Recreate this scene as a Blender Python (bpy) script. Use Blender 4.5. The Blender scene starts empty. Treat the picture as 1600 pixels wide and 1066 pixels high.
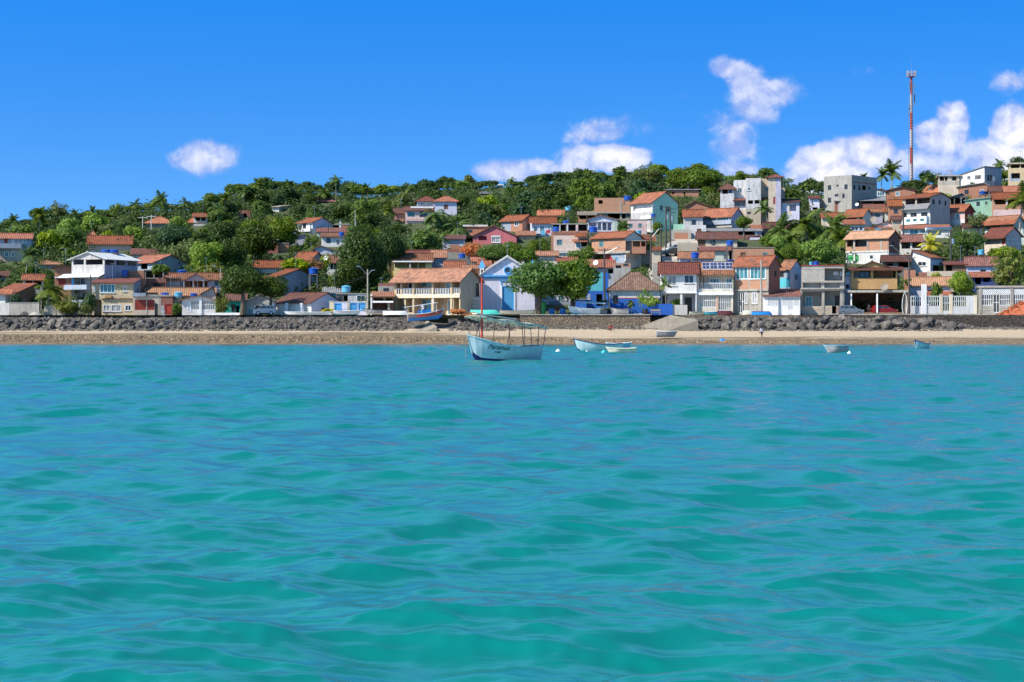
import bpy, math, random
import numpy as np
from mathutils import Vector, Matrix
R = math.radians
random.seed(7)
# ------------------------------------------------------------------ camera, sky, sun, exposure
SC = bpy.context.scene
COL = SC.collection
FOC = 2700.0          # focal length in pixels of the 1600 px wide photograph
CAMH = 2.44           # eye height above the water
HY = 510.0            # photo row of the horizon
cd = bpy.data.cameras.new('camera'); cam = bpy.data.objects.new('camera', cd); COL.objects.link(cam)
cam.location = (0, 0, CAMH); cam.rotation_euler = (R(90), 0, 0)
cd.sensor_width = 36; cd.lens = FOC / 1600 * 36; cd.shift_y = -(533 - HY) / 1600
cd.clip_start = 0.5; cd.clip_end = 20000
SC.camera = cam
SUNV = Vector((-0.68, -0.38, 0.70)).normalized()
sl = bpy.data.lights.new('sun', 'SUN'); sun = bpy.data.objects.new('sun', sl); COL.objects.link(sun)
sun.rotation_euler = SUNV.to_track_quat('Z', 'Y').to_euler(); sun.location = (-60, -40, 90)
sl.energy = 5.0; sl.angle = R(0.5); sl.color = (1.0, 0.95, 0.86)
SC.view_settings.view_transform = 'Standard'; SC.view_settings.look = 'None'
SC.view_settings.exposure = 0.50; SC.view_settings.gamma = 1.0
W = bpy.data.worlds.new('World'); SC.world = W; W.use_nodes = True

def nd(nt, t, **k):
    n = nt.nodes.new(t)
    for a, b in k.items():
        if a == 'ins':
            for i, v in b.items(): n.inputs[i].default_value = v
        else: setattr(n, a, b)
    return n
def mth(nt, op, a, b=None, c=None, clamp=False):
    n = nt.nodes.new('ShaderNodeMath'); n.operation = op; n.use_clamp = clamp
    for i, v in enumerate((a, b, c)):
        if v is None: continue
        if isinstance(v, (int, float)): n.inputs[i].default_value = v
        else: nt.links.new(v, n.inputs[i])
    return n.outputs[0]
def mixc(nt, fac, a, b, mode='MIX'):
    n = nt.nodes.new('ShaderNodeMix'); n.data_type = 'RGBA'; n.blend_type = mode
    for i, v in ((0, fac), (6, a), (7, b)):
        if isinstance(v, (int, float)): n.inputs[i].default_value = v
        elif isinstance(v, tuple): n.inputs[i].default_value = v if len(v) == 4 else v + (1,)
        else: nt.links.new(v, n.inputs[i])
    return n.outputs[2]
def mapr(nt, v, a, b, c, d, smooth=False):
    n = nt.nodes.new('ShaderNodeMapRange')
    if smooth: n.interpolation_type = 'SMOOTHSTEP'
    nt.links.new(v, n.inputs[0])
    for i, x in enumerate((a, b, c, d)): n.inputs[i + 1].default_value = x
    return n.outputs[0]

def build_world():
    nt = W.node_tree; nt.nodes.clear(); L = nt.links.new
    tc = nd(nt, 'ShaderNodeTexCoord')
    sep = nd(nt, 'ShaderNodeSeparateXYZ'); L(tc.outputs['Generated'], sep.inputs[0])
    x, y, z = sep.outputs
    # look a little above the true elevation: deep tropical blue right down to the hill
    cx = nd(nt, 'ShaderNodeCombineXYZ'); L(x, cx.inputs[0]); L(y, cx.inputs[1])
    L(mth(nt, 'ADD', mth(nt, 'MULTIPLY', z, 2.6), 0.10), cx.inputs[2])
    vn = nd(nt, 'ShaderNodeVectorMath', operation='NORMALIZE'); L(cx.outputs[0], vn.inputs[0])
    sky = nd(nt, 'ShaderNodeTexSky'); sky.sky_type = 'NISHITA'; sky.sun_disc = False
    sky.sun_elevation = math.asin(SUNV.z); sky.sun_rotation = math.atan2(SUNV.x, SUNV.y)
    sky.air_density = 1.0; sky.dust_density = 0.2; sky.ozone_density = 3.0; sky.altitude = 0
    L(vn.outputs[0], sky.inputs[0])
    hsv = nd(nt, 'ShaderNodeHueSaturation'); hsv.inputs['Saturation'].default_value = 1.22; hsv.inputs['Hue'].default_value = 0.503
    L(sky.outputs[0], hsv.inputs['Color'])
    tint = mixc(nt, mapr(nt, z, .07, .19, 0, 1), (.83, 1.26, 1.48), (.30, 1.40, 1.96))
    tint = mixc(nt, mapr(nt, z, .185, .27, 0, 1, True), tint, (3.1, 3.9, 2.9)); tint = mixc(nt, mapr(nt, z, .36, .60, 0, 1, True), tint, (1.15, 1.05, 1.0))  # bright pale band added above the view to lighten the water's reflections
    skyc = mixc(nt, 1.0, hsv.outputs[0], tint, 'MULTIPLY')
    # cumulus clouds low over the hill
    ys = mth(nt, 'MAXIMUM', y, 0.05)
    gx = mth(nt, 'DIVIDE', x, ys); gz = mth(nt, 'DIVIDE', z, ys)
    cv = nd(nt, 'ShaderNodeCombineXYZ'); L(gx, cv.inputs[0]); L(gz, cv.inputs[1])
    def fbm(vec, sc, det, rough=0.55, dist=0.0):
        n = nd(nt, 'ShaderNodeTexNoise', ins={'Scale': sc, 'Detail': det, 'Roughness': rough, 'Distortion': dist})
        L(vec, n.inputs['Vector']); return n.outputs[0]
    off = nd(nt, 'ShaderNodeVectorMath', operation='ADD'); off.inputs[1].default_value = (-0.0025, 0.0045, 0)
    L(cv.outputs[0], off.inputs[0])
    n1 = fbm(cv.outputs[0], 62, 9, 0.6, 0.25); n2 = fbm(off.outputs[0], 62, 9, 0.6, 0.25); nb = fbm(cv.outputs[0], 17, 3, 0.5, 0.2)
    blobs = [(318, 245, 58, 30, 1.05), (790, 268, 60, 22, 1.05), (850, 262, 40, 18, 1.0), (960, 248, 62, 28, 1.35), (915, 252, 60, 36, 1.1), (925, 212, 80, 34, .86),
             (985, 202, 55, 26, .72), (1148, 110, 46, 24, 1.0), (1190, 145, 66, 36, .98), (1165, 128, 52, 36, .98), (1178, 172, 50, 30, .86), (1152, 205, 38, 34, .84), (1130, 192, 52, 26, .72), (1160, 225, 50, 42, .80), (1150, 268, 50, 26, .85), (1080, 152, 40, 18, .42),
             (1300, 262, 75, 44, 1.4), (1355, 240, 50, 30, 1.35), (1262, 285, 40, 30, 1.2), (1490, 185, 30, 34, 1.2), (1470, 215, 46, 34, 1.25), (1440, 255, 110, 38, .95), (1530, 240, 60, 34, .9),
             (1590, 205, 44, 42, 1.45), (1580, 250, 70, 40, 1.45), (1640, 230, 80, 90, 1.4), (1580, 128, 48, 26, .80), (1350, 115, 36, 14, .52)]
    tot = None; bri = None
    for (bx, by, rx, rz, s) in blobs:
        dx = mth(nt, 'MULTIPLY', mth(nt, 'SUBTRACT', gx, (bx - 800) / FOC), FOC / rx)
        dz = mth(nt, 'MULTIPLY', mth(nt, 'SUBTRACT', gz, (HY - by) / FOC), FOC / rz)
        r2 = mth(nt, 'ADD', mth(nt, 'MULTIPLY', dx, dx), mth(nt, 'MULTIPLY', dz, dz))
        e = mth(nt, 'MULTIPLY', mth(nt, 'SUBTRACT', 1.0, mth(nt, 'MULTIPLY', r2, 0.5), clamp=True), s)
        tot = e if tot is None else mth(nt, 'MAXIMUM', tot, e)
    dens = mth(nt, 'ADD', tot, mth(nt, 'ADD', mth(nt, 'MULTIPLY', mth(nt, 'SUBTRACT', n1, 0.5), 1.25), mth(nt, 'MULTIPLY', mth(nt, 'SUBTRACT', nb, 0.5), 1.3)))
    soft = mapr(nt, tot, .55, 1.0, .62, .22); al = mth(nt, 'DIVIDE', mth(nt, 'SUBTRACT', dens, .46), soft, clamp=True); al = mapr(nt, al, 0, 1, 0, 1, True)
    al = mth(nt, 'MULTIPLY', al, mapr(nt, tot, 0.02, 0.22, 0, 1, True))
    lit = mth(nt, 'ADD', mth(nt, 'MULTIPLY', mth(nt, 'SUBTRACT', n1, n2), 3.0), mapr(nt, tot, 0.65, 1.4, 0.05, 1.0), clamp=True)
    cc = mixc(nt, lit, (0.42, 0.50, 0.86, 1), (1.0, 0.985, 1.0, 1))
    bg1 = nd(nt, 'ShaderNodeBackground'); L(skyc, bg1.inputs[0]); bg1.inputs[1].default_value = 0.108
    bg2 = nd(nt, 'ShaderNodeBackground'); L(cc, bg2.inputs[0]); bg2.inputs[1].default_value = 0.76
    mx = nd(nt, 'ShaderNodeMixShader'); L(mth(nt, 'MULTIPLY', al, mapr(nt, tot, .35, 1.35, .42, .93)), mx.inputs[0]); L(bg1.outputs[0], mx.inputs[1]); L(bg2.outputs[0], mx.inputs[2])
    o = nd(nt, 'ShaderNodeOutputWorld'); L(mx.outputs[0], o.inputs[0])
build_world()

# ------------------------------------------------------------------ materials
MATS = {}
def newmat(name):
    m = bpy.data.materials.new(name); m.use_nodes = True; nt = m.node_tree; nt.nodes.clear()
    b = nd(nt, 'ShaderNodeBsdfPrincipled'); o = nd(nt, 'ShaderNodeOutputMaterial'); nt.links.new(b.outputs[0], o.inputs[0])
    return m, nt, b, o
def noise(nt, vec, sc, det=4, rough=0.6):
    n = nd(nt, 'ShaderNodeTexNoise', ins={'Scale': sc, 'Detail': det, 'Roughness': rough}); nt.links.new(vec, n.inputs['Vector']); return n.outputs[0]
def uvvec(nt, sx=1, sy=1):
    u = nd(nt, 'ShaderNodeUVMap', uv_map='UVMap'); m = nd(nt, 'ShaderNodeMapping'); m.inputs['Scale'].default_value = (sx, sy, 1)
    nt.links.new(u.outputs[0], m.inputs[0]); return m.outputs[0]
def posvec(nt, sx=1, sy=1, sz=1, obj=False):
    if obj: v = nd(nt, 'ShaderNodeTexCoord').outputs['Object']
    else: v = nd(nt, 'ShaderNodeNewGeometry').outputs['Position']
    m = nd(nt, 'ShaderNodeMapping'); m.inputs['Scale'].default_value = (sx, sy, sz); nt.links.new(v, m.inputs[0]); return m.outputs[0]
def bump(nt, b, h, dist, strength=0.6):
    n = nd(nt, 'ShaderNodeBump'); n.inputs['Strength'].default_value = strength; n.inputs['Distance'].default_value = dist
    nt.links.new(h, n.inputs['Height']); nt.links.new(n.outputs[0], b.inputs['Normal'])
def mul(c, k): return tuple(min(1, v * k) for v in c)

def plaster(name, c, dirt=0.5):
    m, nt, b, o = newmat(name); L = nt.links.new
    st = noise(nt, uvvec(nt, 1.3, 0.22), 1.6, 5, .7); bl = noise(nt, posvec(nt), 0.5, 4)
    f = mth(nt, 'MULTIPLY', mapr(nt, st, .48, .78, 0, 1), dirt)
    col = mixc(nt, f, c, mul(tuple(v * .6 + .04 for v in c), .62))
    col = mixc(nt, mth(nt, 'MULTIPLY', mapr(nt, bl, .42, .68, 0, 1), .22 + .25 * dirt), col, mul((c[0] * .8, c[1] * .78, c[2] * .75), .8))
    sp = noise(nt, posvec(nt), 2.3, 5, .65)
    col = mixc(nt, mth(nt, 'MULTIPLY', mapr(nt, sp, .62, .7, 0, 1), .5 * dirt), col, mul((.5, .46, .4), .55))
    # grime where rain splashes and runs
    gr = noise(nt, uvvec(nt, .5, 2.2), 1.1, 6, .75); col = mixc(nt, mth(nt, 'MULTIPLY', mapr(nt, gr, .55, .7, 0, 1), .42 * dirt), col, (c[0] * .35, c[1] * .33, c[2] * .30))
    oi = nd(nt, 'ShaderNodeObjectInfo'); hs = nd(nt, 'ShaderNodeHueSaturation'); L(col, hs.inputs['Color']); L(mapr(nt, oi.outputs['Random'], 0, 1, .80, 1.06), hs.inputs['Value'])
    L(hs.outputs[0], b.inputs['Base Color']); b.inputs['Roughness'].default_value = .85
    bump(nt, b, sp, .03, .4); return m
def brickm(name, c1, c2, mort, dirt=.4, sc=1.0):
    m, nt, b, o = newmat(name); L = nt.links.new
    br = nd(nt, 'ShaderNodeTexBrick'); br.inputs['Color1'].default_value = c1 + (1,); br.inputs['Color2'].default_value = c2 + (1,); br.inputs['Mortar'].default_value = mort + (1,)
    br.inputs['Scale'].default_value = 1; br.inputs['Brick Width'].default_value = .34 * sc; br.inputs['Row Height'].default_value = .25 * sc; br.inputs['Mortar Size'].default_value = .028 * sc
    L(uvvec(nt), br.inputs['Vector'])
    n = noise(nt, posvec(nt), 1.1, 5, .7)
    col = mixc(nt, mth(nt, 'MULTIPLY', mapr(nt, n, .4, .68, 0, 1), dirt), br.outputs[0], mul(mort, .75))
    L(col, b.inputs['Base Color']); b.inputs['Roughness'].default_value = .92; bump(nt, b, br.outputs[1], .02, -.5); return m
def tile(name, c, var=.5, dark=(.10, .045, .03)):
    m, nt, b, o = newmat(name); L = nt.links.new
    uv = uvvec(nt)
    w = nd(nt, 'ShaderNodeTexWave', wave_type='BANDS', bands_direction='X', ins={'Scale': .92, 'Distortion': .6, 'Detail': 1})
    L(uv, w.inputs['Vector'])
    w2 = nd(nt, 'ShaderNodeTexWave', wave_type='BANDS', bands_direction='Y', wave_profile='SAW', ins={'Scale': .7, 'Distortion': 1.0, 'Detail': 1})
    L(uv, w2.inputs['Vector'])
    rows = nd(nt, 'ShaderNodeTexVoronoi', ins={'Scale': 1.0}); L(uvvec(nt, 3.4, 2.2), rows.inputs['Vector'])
    sp = nd(nt, 'ShaderNodeSeparateColor'); L(rows.outputs['Color'], sp.inputs[0])
    col = mixc(nt, mth(nt, 'MULTIPLY', sp.outputs[0], var), c, mul((c[0] * .8, c[1] * .75, c[2] * .75), .6))
    n = noise(nt, posvec(nt), .9, 5, .7)
    col = mixc(nt, mth(nt, 'MULTIPLY', mapr(nt, n, .45, .68, 0, 1), var * 1.1), col, dark)
    n2 = noise(nt, posvec(nt), 5, 3)
    col = mixc(nt, mapr(nt, n2, .5, .75, 0, .28), col, mul((c[0] * 1.2, c[1] * 1.3, c[2] * 1.2), 1.0))
    col = mixc(nt, mapr(nt, w.outputs[1], 0, .45, .55, 0), col, mul(c, .35))
    oi = nd(nt, 'ShaderNodeObjectInfo'); hs = nd(nt, 'ShaderNodeHueSaturation'); L(col, hs.inputs['Color']); L(mapr(nt, oi.outputs['Random'], 0, 1, .52, 1.0), hs.inputs['Value']); L(mapr(nt, oi.outputs['Random'], 0, 1, 1.02, .86), hs.inputs['Saturation'])
    L(hs.outputs[0], b.inputs['Base Color']); b.inputs['Roughness'].default_value = .8
    bump(nt, b, mth(nt, 'ADD', w.outputs[1], mth(nt, 'MULTIPLY', w2.outputs[1], .4)), .07, .8); return m
def plain(name, c, rough=.6, metal=0, var=.15, spec=.5):
    m, nt, b, o = newmat(name)
    n = noise(nt, posvec(nt, obj=True), 2.1, 4)
    nt.links.new(mixc(nt, mapr(nt, n, .35, .7, 0, var * 2), c, mul(c, .6)), b.inputs['Base Color'])
    b.inputs['Roughness'].default_value = rough; b.inputs['Metallic'].default_value = metal; b.inputs['Specular IOR Level'].default_value = spec
    return m
def glassm(name, c, rough=.12):
    m, nt, b, o = newmat(name)
    n = noise(nt, posvec(nt), 1.7, 2)
    nt.links.new(mixc(nt, mapr(nt, n, .4, .62, 0, 1), c, mul(c, .45)), b.inputs['Base Color'])
    b.inputs['Roughness'].default_value = rough; b.inputs['Specular IOR Level'].default_value = .7
    return m
def stonem(name, c1, c2, gap, sc, flat=1.0):
    m, nt, b, o = newmat(name); L = nt.links.new
    v = nd(nt, 'ShaderNodeTexVoronoi', feature='F1', ins={'Scale': sc, 'Randomness': .95}); e = nd(nt, 'ShaderNodeTexVoronoi', feature='DISTANCE_TO_EDGE', ins={'Scale': sc, 'Randomness': .95})
    pv = posvec(nt, 1, 1, flat)
    L(pv, v.inputs['Vector']); L(pv, e.inputs['Vector'])
    s = nd(nt, 'ShaderNodeSeparateColor'); L(v.outputs['Color'], s.inputs[0])
    col = mixc(nt, s.outputs[0], c1, c2)
    col = mixc(nt, mapr(nt, noise(nt, posvec(nt), 6, 4), .35, .7, 0, .5), col, mul(c1, .5))
    col = mixc(nt, mapr(nt, e.outputs['Distance'], 0, .09, 1, 0), col, gap)
    L(col, b.inputs['Base Color']); b.inputs['Roughness'].default_value = .9
    bump(nt, b, mapr(nt, e.outputs['Distance'], 0, .2, 0, 1), .08, .9); return m
def leafm(name, c1, c2, trans=.43):
    m, nt, b, o = newmat(name); L = nt.links.new
    oi = nd(nt, 'ShaderNodeObjectInfo'); n = noise(nt, posvec(nt), .9, 3)
    n3 = noise(nt, posvec(nt), 6.0, 2)
    col = mixc(nt, mapr(nt, n, .35, .65, 0, 1), c1, c2)
    hs = nd(nt, 'ShaderNodeHueSaturation'); L(col, hs.inputs['Color'])
    L(mapr(nt, oi.outputs['Random'], 0, 1, .478, .512), hs.inputs['Hue']); L(mapr(nt, n3, .3, .7, .55, 1.45), hs.inputs['Value'])
    L(mapr(nt, oi.outputs['Random'], 0, 1, 1.1, .9), hs.inputs['Saturation'])
    L(hs.outputs[0], b.inputs['Base Color']); b.inputs['Roughness'].default_value = .55; b.inputs['Specular IOR Level'].default_value = .3
    t = nd(nt, 'ShaderNodeBsdfTranslucent'); L(hs.outputs[0], t.inputs[0])
    mx = nd(nt, 'ShaderNodeMixShader'); mx.inputs[0].default_value = trans; L(b.outputs[0], mx.inputs[1]); L(t.outputs[0], mx.inputs[2]); L(mx.outputs[0], o.inputs[0])
    return m
WALLC = {'white': ((.72, .69, .665), 0.6), 'offwhite': ((.64, .60, .55), 0.95), 'dirtywhite': ((0.533, 0.499, 0.482), 1.25), 'lilac': ((0.625, 0.605, 0.719), 0.65), 'lavender': ((0.430, 0.404, 0.499), 0.85),
         'cream': ((0.700, 0.586, 0.416), 0.65), 'palecream': ((0.757, 0.672, 0.549), 0.65), 'tan': ((.52, .39, .24), 0.6), 'yellow': ((0.769, 0.587, 0.263), 0.6), 'beige': ((0.552, 0.451, 0.350), 0.85),
         'peach': ((0.728, 0.465, 0.334), 0.65), 'pink': ((0.607, 0.166, 0.184), 0.55), 'palepink': ((0.681, 0.473, 0.444), 0.75), 'rose': ((0.478, 0.221, 0.212), 0.75), 'mint': ((.46, .80, .62), 0.6), 'teal': ((0.018, 0.442, 0.350), 0.65),
         'blue': ((.014, .12, .48), 0.6), 'skyblue': ((0.074, 0.368, 0.718), 0.6), 'greyblue': ((0.304, 0.340, 0.405), 0.85), 'bluegrey': ((0.361, 0.396, 0.473), 0.85), 'grey': ((.36, .335, .30), 1.15), 'darkgrey': ((0.147, 0.143, 0.138), 1.15),
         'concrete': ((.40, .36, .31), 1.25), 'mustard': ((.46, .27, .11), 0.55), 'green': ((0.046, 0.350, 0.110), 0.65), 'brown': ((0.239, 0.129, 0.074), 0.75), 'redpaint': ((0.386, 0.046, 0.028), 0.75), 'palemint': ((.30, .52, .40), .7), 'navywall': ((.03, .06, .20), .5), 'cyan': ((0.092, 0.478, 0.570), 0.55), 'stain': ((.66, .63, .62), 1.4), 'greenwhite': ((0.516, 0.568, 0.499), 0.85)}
TILEC = {'orange': ((0.521, 0.132, 0.035), .75), 'bright': ((0.605, 0.168, 0.043), .55), 'salmon': ((0.554, 0.216, 0.094), .75), 'light': ((0.638, 0.304, 0.140), .45), 'red': ((0.302, 0.060, 0.027), .8), 'oldred': ((0.227, 0.068, 0.039), 1.0), 'old': ((0.286, 0.152, 0.090), 1.1), 'pinkred': ((0.353, 0.112, 0.078), .8)}
def M(k):
    if k in MATS: return MATS[k]
    if k in WALLC: m = plaster('plaster_' + k, *WALLC[k])
    elif k[:2] == 't_': m = tile('roof_tile_' + k[2:], *TILEC[k[2:]])
    elif k == 'brick': m = brickm(k, (.46, .13, .055), (.34, .09, .04), (.36, .26, .19))
    elif k == 'brickpale': m = brickm(k, (.50, .19, .08), (.37, .12, .055), (.40, .30, .22), .5)
    elif k == 'brickdark': m = brickm(k, (.34, .085, .05), (.26, .07, .045), (.22, .15, .12))
    elif k == 'brickwhite': m = brickm(k, (.66, .50, .40), (.56, .26, .17), (.66, .60, .54), .6)
    elif k == 'block': m = brickm(k, (.46, .42, .36), (.36, .33, .29), (.30, .28, .25), .6, 1.5)
    elif k == 'stonewall': m = stonem(k, (.32, .235, .15), (.17, .13, .095), (.07, .05, .04), 2.4, 1.6)
    elif k == 'darkstone': m = stonem(k, (.13, .095, .07), (.06, .048, .04), (.012, .01, .01), 2.8, 1.4)
    elif k == 'greystone': m = stonem(k, (.17, .15, .13), (.08, .074, .07), (.03, .028, .025), 2.0, 1.3)
    elif k == 'cladding': m = stonem(k, (.80, .68, .45), (.62, .46, .26), (.45, .36, .24), 5.0)
    elif k == 'fibre': m = tile('roof_fibre_cement', (.80, .80, .78), .25, (.35, .34, .33))
    elif k == 'fibregrey': m = tile('roof_fibre_grey', (.30, .30, .32), .4, (.12, .12, .12))
    elif k == 'fibretan': m = tile('roof_fibre_tan', (.52, .44, .36), .5, (.2, .17, .14))
    elif k == 'glass': m = glassm('window_glass_dark', (.035, .045, .055))
    elif k == 'tealglass': m = glassm('window_glass_teal', (.06, .22, .25), .15)
    elif k == 'curtain': m = glassm('window_curtain', (.42, .40, .38), .5)
    elif k == 'solar': m = glassm('solar_cell', (.05, .07, .17), .2)
    elif k == 'trim': m = plain('trim_white', (.82, .82, .82))
    elif k == 'wood': m = plain('wood_brown', (.20, .09, .045), .7, 0, .4)
    elif k == 'oldwood': m = plain('wood_weathered', (.30, .25, .20), .85, 0, .5)
    elif k == 'darkwood': m = plain('wood_dark', (.055, .05, .05), .7)
    elif k == 'tankblue': m = plain('tank_blue', (.015, .085, .42), .35)
    elif k == 'tankcyan': m = plain('tank_cyan', (.12, .42, .60), .4)
    elif k == 'metal': m = plain('metal_grey', (.40, .41, .42), .4, .8)
    elif k == 'bark': m = plain('bark', (.12, .085, .06), .95, 0, .6)
    elif k == 'palebark': m = plain('bark_pale', (.30, .25, .20), .95, 0, .5)
    elif k == 'rubber': m = plain('rubber', (.02, .02, .022), .8)
    elif k == 'skin': m = plain('skin', (.16, .075, .045), .6, 0, .05)
    elif k == 'black': m = plain('black_paint', (.015, .015, .02), .5)
    elif k == 'navy': m = plain('navy_paint', (.012, .02, .13), .5)
    elif k == 'maroon': m = plain('maroon_cloth', (.10, .02, .025), .85, 0, .4)
    elif k == 'redp': m = plain('red_paint', (.55, .045, .02), .5)
    elif k == 'mastred': m = plain('mast_red', (.34, .035, .02), .7, 0, .4)
    elif k == 'mastwhite': m = plain('mast_white', (.42, .38, .38), .7, 0, .4)
    elif k == 'rampmat': m = plaster('ramp_concrete', (.25, .215, .17), 1.0)
    elif k == 'clothred': m = plain('red_cloth', (.62, .015, .03), .9)
    elif k == 'clothwhite': m = plain('pale_cloth', (.60, .62, .70), .9)
    elif k == 'clothdark': m = plain('dark_cloth', (.02, .02, .03), .9)
    elif k == 'carsilver': m = plain('car_silver', (.28, .27, .26), .3, .6, .05)
    elif k == 'carred': m = plain('car_red', (.22, .012, .01), .25, 0, .05)
    elif k == 'carwhite': m = plain('car_white', (.38, .38, .40), .25, 0, .05)
    elif k == 'cardark': m = plain('car_dark', (.03, .035, .045), .25, 0, .05)
    elif k == 'hullwhite': m = plain('hull_white', (.76, .77, .74), .45, 0, .25)
    elif k == 'hullblue': m = plain('hull_pale_blue', (.26, .50, .60), .4, 0, .18)
    elif k == 'hullboat': m = plain('hull_dusty_blue', (.50, .66, .66), .45, 0, .3)
    elif k == 'hullcream': m = plain('hull_cream', (.72, .68, .50), .5, 0, .3)
    elif k == 'hullgrey': m = plain('hull_grey', (.40, .38, .36), .7, 0, .5)
    elif k == 'hullteal': m = plain('hull_teal', (.05, .45, .48), .5, 0, .2)
    elif k == 'hullmint': m = plain('hull_mint', (.10, .62, .48), .5, 0, .2)
    elif k == 'hullsea': m = plain('hull_sea_blue', (.02, .22, .62), .4, 0, .2)
    elif k == 'tarp': m = leafm('tarp_pale', (.62, .64, .54), (.74, .74, .66), .55)
    elif k == 'rock':
        m, nt, b, o = newmat('boulder'); oi = nd(nt, 'ShaderNodeObjectInfo'); n = noise(nt, posvec(nt), 1.6, 5, .7)
        c = mixc(nt, oi.outputs['Random'], (.07, .064, .062), (.22, .19, .16)); nt.links.new(mixc(nt, mapr(nt, n, .38, .66, 0, .85), c, (.035, .032, .032)), b.inputs['Base Color']); b.inputs['Roughness'].default_value = .95; bump(nt, b, noise(nt, posvec(nt), 5, 5), .12, .9)
    else: raise KeyError(k)
    MATS[k] = m; return m

# ------------------------------------------------------------------ mesh builder and tags
class MB:
    def __init__(s): s.v = []; s.f = []; s.uv = []; s.mi = []; s.sm = []
    def poly(s, pts, uvs=None, mi=0, smooth=False):
        i = len(s.v); s.v += [tuple(p) for p in pts]; s.f.append(tuple(range(i, i + len(pts))))
        if uvs is None:
            a, b2, c = Vector(pts[0]), Vector(pts[1]), Vector(pts[2]); n = (b2 - a).cross(c - a)
            if abs(n.z) > max(abs(n.x), abs(n.y)): uvs = [(p[0], p[1]) for p in pts]
            elif abs(n.y) > abs(n.x): uvs = [(p[0], p[2]) for p in pts]
            else: uvs = [(p[1], p[2]) for p in pts]
        s.uv += list(uvs); s.mi.append(mi); s.sm.append(smooth)
    def box(s, a, b, mi=0):
        x0, y0, z0 = a; x1, y1, z1 = b
        if x0 > x1: x0, x1 = x1, x0
        if y0 > y1: y0, y1 = y1, y0
        if z0 > z1: z0, z1 = z1, z0
        c = [(x0, y0, z0), (x1, y0, z0), (x1, y1, z0), (x0, y1, z0), (x0, y0, z1), (x1, y0, z1), (x1, y1, z1), (x0, y1, z1)]
        for q in ((0, 3, 2, 1), (4, 5, 6, 7), (0, 1, 5, 4), (1, 2, 6, 5), (2, 3, 7, 6), (3, 0, 4, 7)): s.poly([c[k] for k in q], mi=mi)
    def slab(s, p, th, mi=0, uvs=None):   # p: top corners (ccw from above), thickness down
        p = [Vector(q) for q in p]; q = [v - Vector((0, 0, th)) for v in p]
        e = (p[1] - p[0]); le = e.length or 1; e /= le
        if uvs is None:
            g = [(v - p[0]) for v in p]; uvs = [(k.dot(e) + p[0].x, (k - e * k.dot(e)).length) for k in g]
        s.poly(p, uvs, mi); s.poly(q[::-1], uvs[::-1], mi)
        n = len(p)
        for i in range(n):
            j = (i + 1) % n; s.poly([q[i], q[j], p[j], p[i]], [(0, 0), (.01, 0), (.01, .1), (0, .1)], mi)
    def tube(s, pts, rad, seg=6, mi=0, cap=True):
        pts = [Vector(p) for p in pts]; n = len(pts)
        if isinstance(rad, (int, float)): rad = [rad] * n
        rings = []
        for i, p in enumerate(pts):
            d = (pts[min(i + 1, n - 1)] - pts[max(i - 1, 0)]).normalized()
            a = d.cross(Vector((0, 0, 1)) if abs(d.z) < .9 else Vector((1, 0, 0))).normalized(); b = d.cross(a)
            rings.append([p + (a * math.cos(2 * math.pi * k / seg) + b * math.sin(2 * math.pi * k / seg)) * rad[i] for k in range(seg)])
        for i in range(n - 1):
            for k in range(seg):
                k2 = (k + 1) % seg; s.poly([rings[i][k], rings[i + 1][k], rings[i + 1][k2], rings[i][k2]], [(k, i), (k, i + 1), (k + 1, i + 1), (k + 1, i)], mi, True)
        if cap: s.poly(rings[0], mi=mi); s.poly(rings[-1][::-1], mi=mi)
    def lathe(s, c, prof, seg=14, mi=0):  # prof: (r,z) list
        c = Vector(c)
        for i in range(len(prof) - 1):
            (r0, z0), (r1, z1) = prof[i], prof[i + 1]
            for k in range(seg):
                a, b = 2 * math.pi * k / seg, 2 * math.pi * (k + 1) / seg
                pts = [c + Vector((r0 * math.cos(a), r0 * math.sin(a), z0)), c + Vector((r0 * math.cos(b), r0 * math.sin(b), z0)), c + Vector((r1 * math.cos(b), r1 * math.sin(b), z1)), c + Vector((r1 * math.cos(a), r1 * math.sin(a), z1))]
                if r0 < 1e-5: pts = [pts[0]] + pts[2:]
                elif r1 < 1e-5: pts = pts[:3]
                s.poly(pts, [(0, 0)] * len(pts), mi, True)
    def build(s, name, mats, parent=None, merge=False):
        me = bpy.data.meshes.new(name); me.from_pydata(s.v, [], s.f)
        if not isinstance(mats, (list, tuple)): mats = [mats]
        for m in mats: me.materials.append(M(m) if isinstance(m, str) else m)
        uvl = me.uv_layers.new(name='UVMap'); uvl.data.foreach_set('uv', np.array(s.uv, 'f').ravel())
        me.polygons.foreach_set('material_index', s.mi); me.polygons.foreach_set('use_smooth', s.sm)
        if merge:
            import bmesh
            bm = bmesh.new(); bm.from_mesh(me); bmesh.ops.remove_doubles(bm, verts=bm.verts, dist=.002); bm.to_mesh(me); bm.free()
        me.update()
        return link(name, me, parent)
def link(name, data, parent=None):
    o = bpy.data.objects.new(name, data); COL.objects.link(o)
    if parent is not None: o.parent = parent
    return o
def thing(name, label, cat, loc=(0, 0, 0), rz=0, group=None):
    o = link(name, None); o.location = loc; o.rotation_euler = (0, 0, rz); o['label'] = label; o['category'] = cat
    if group: o['group'] = group
    return o
def tag(o, label, cat, group=None, kind=None):
    o['label'] = label; o['category'] = cat
    if group: o['group'] = group
    if kind: o['kind'] = kind
    return o
def struct(o): o['kind'] = 'structure'; return o
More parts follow.
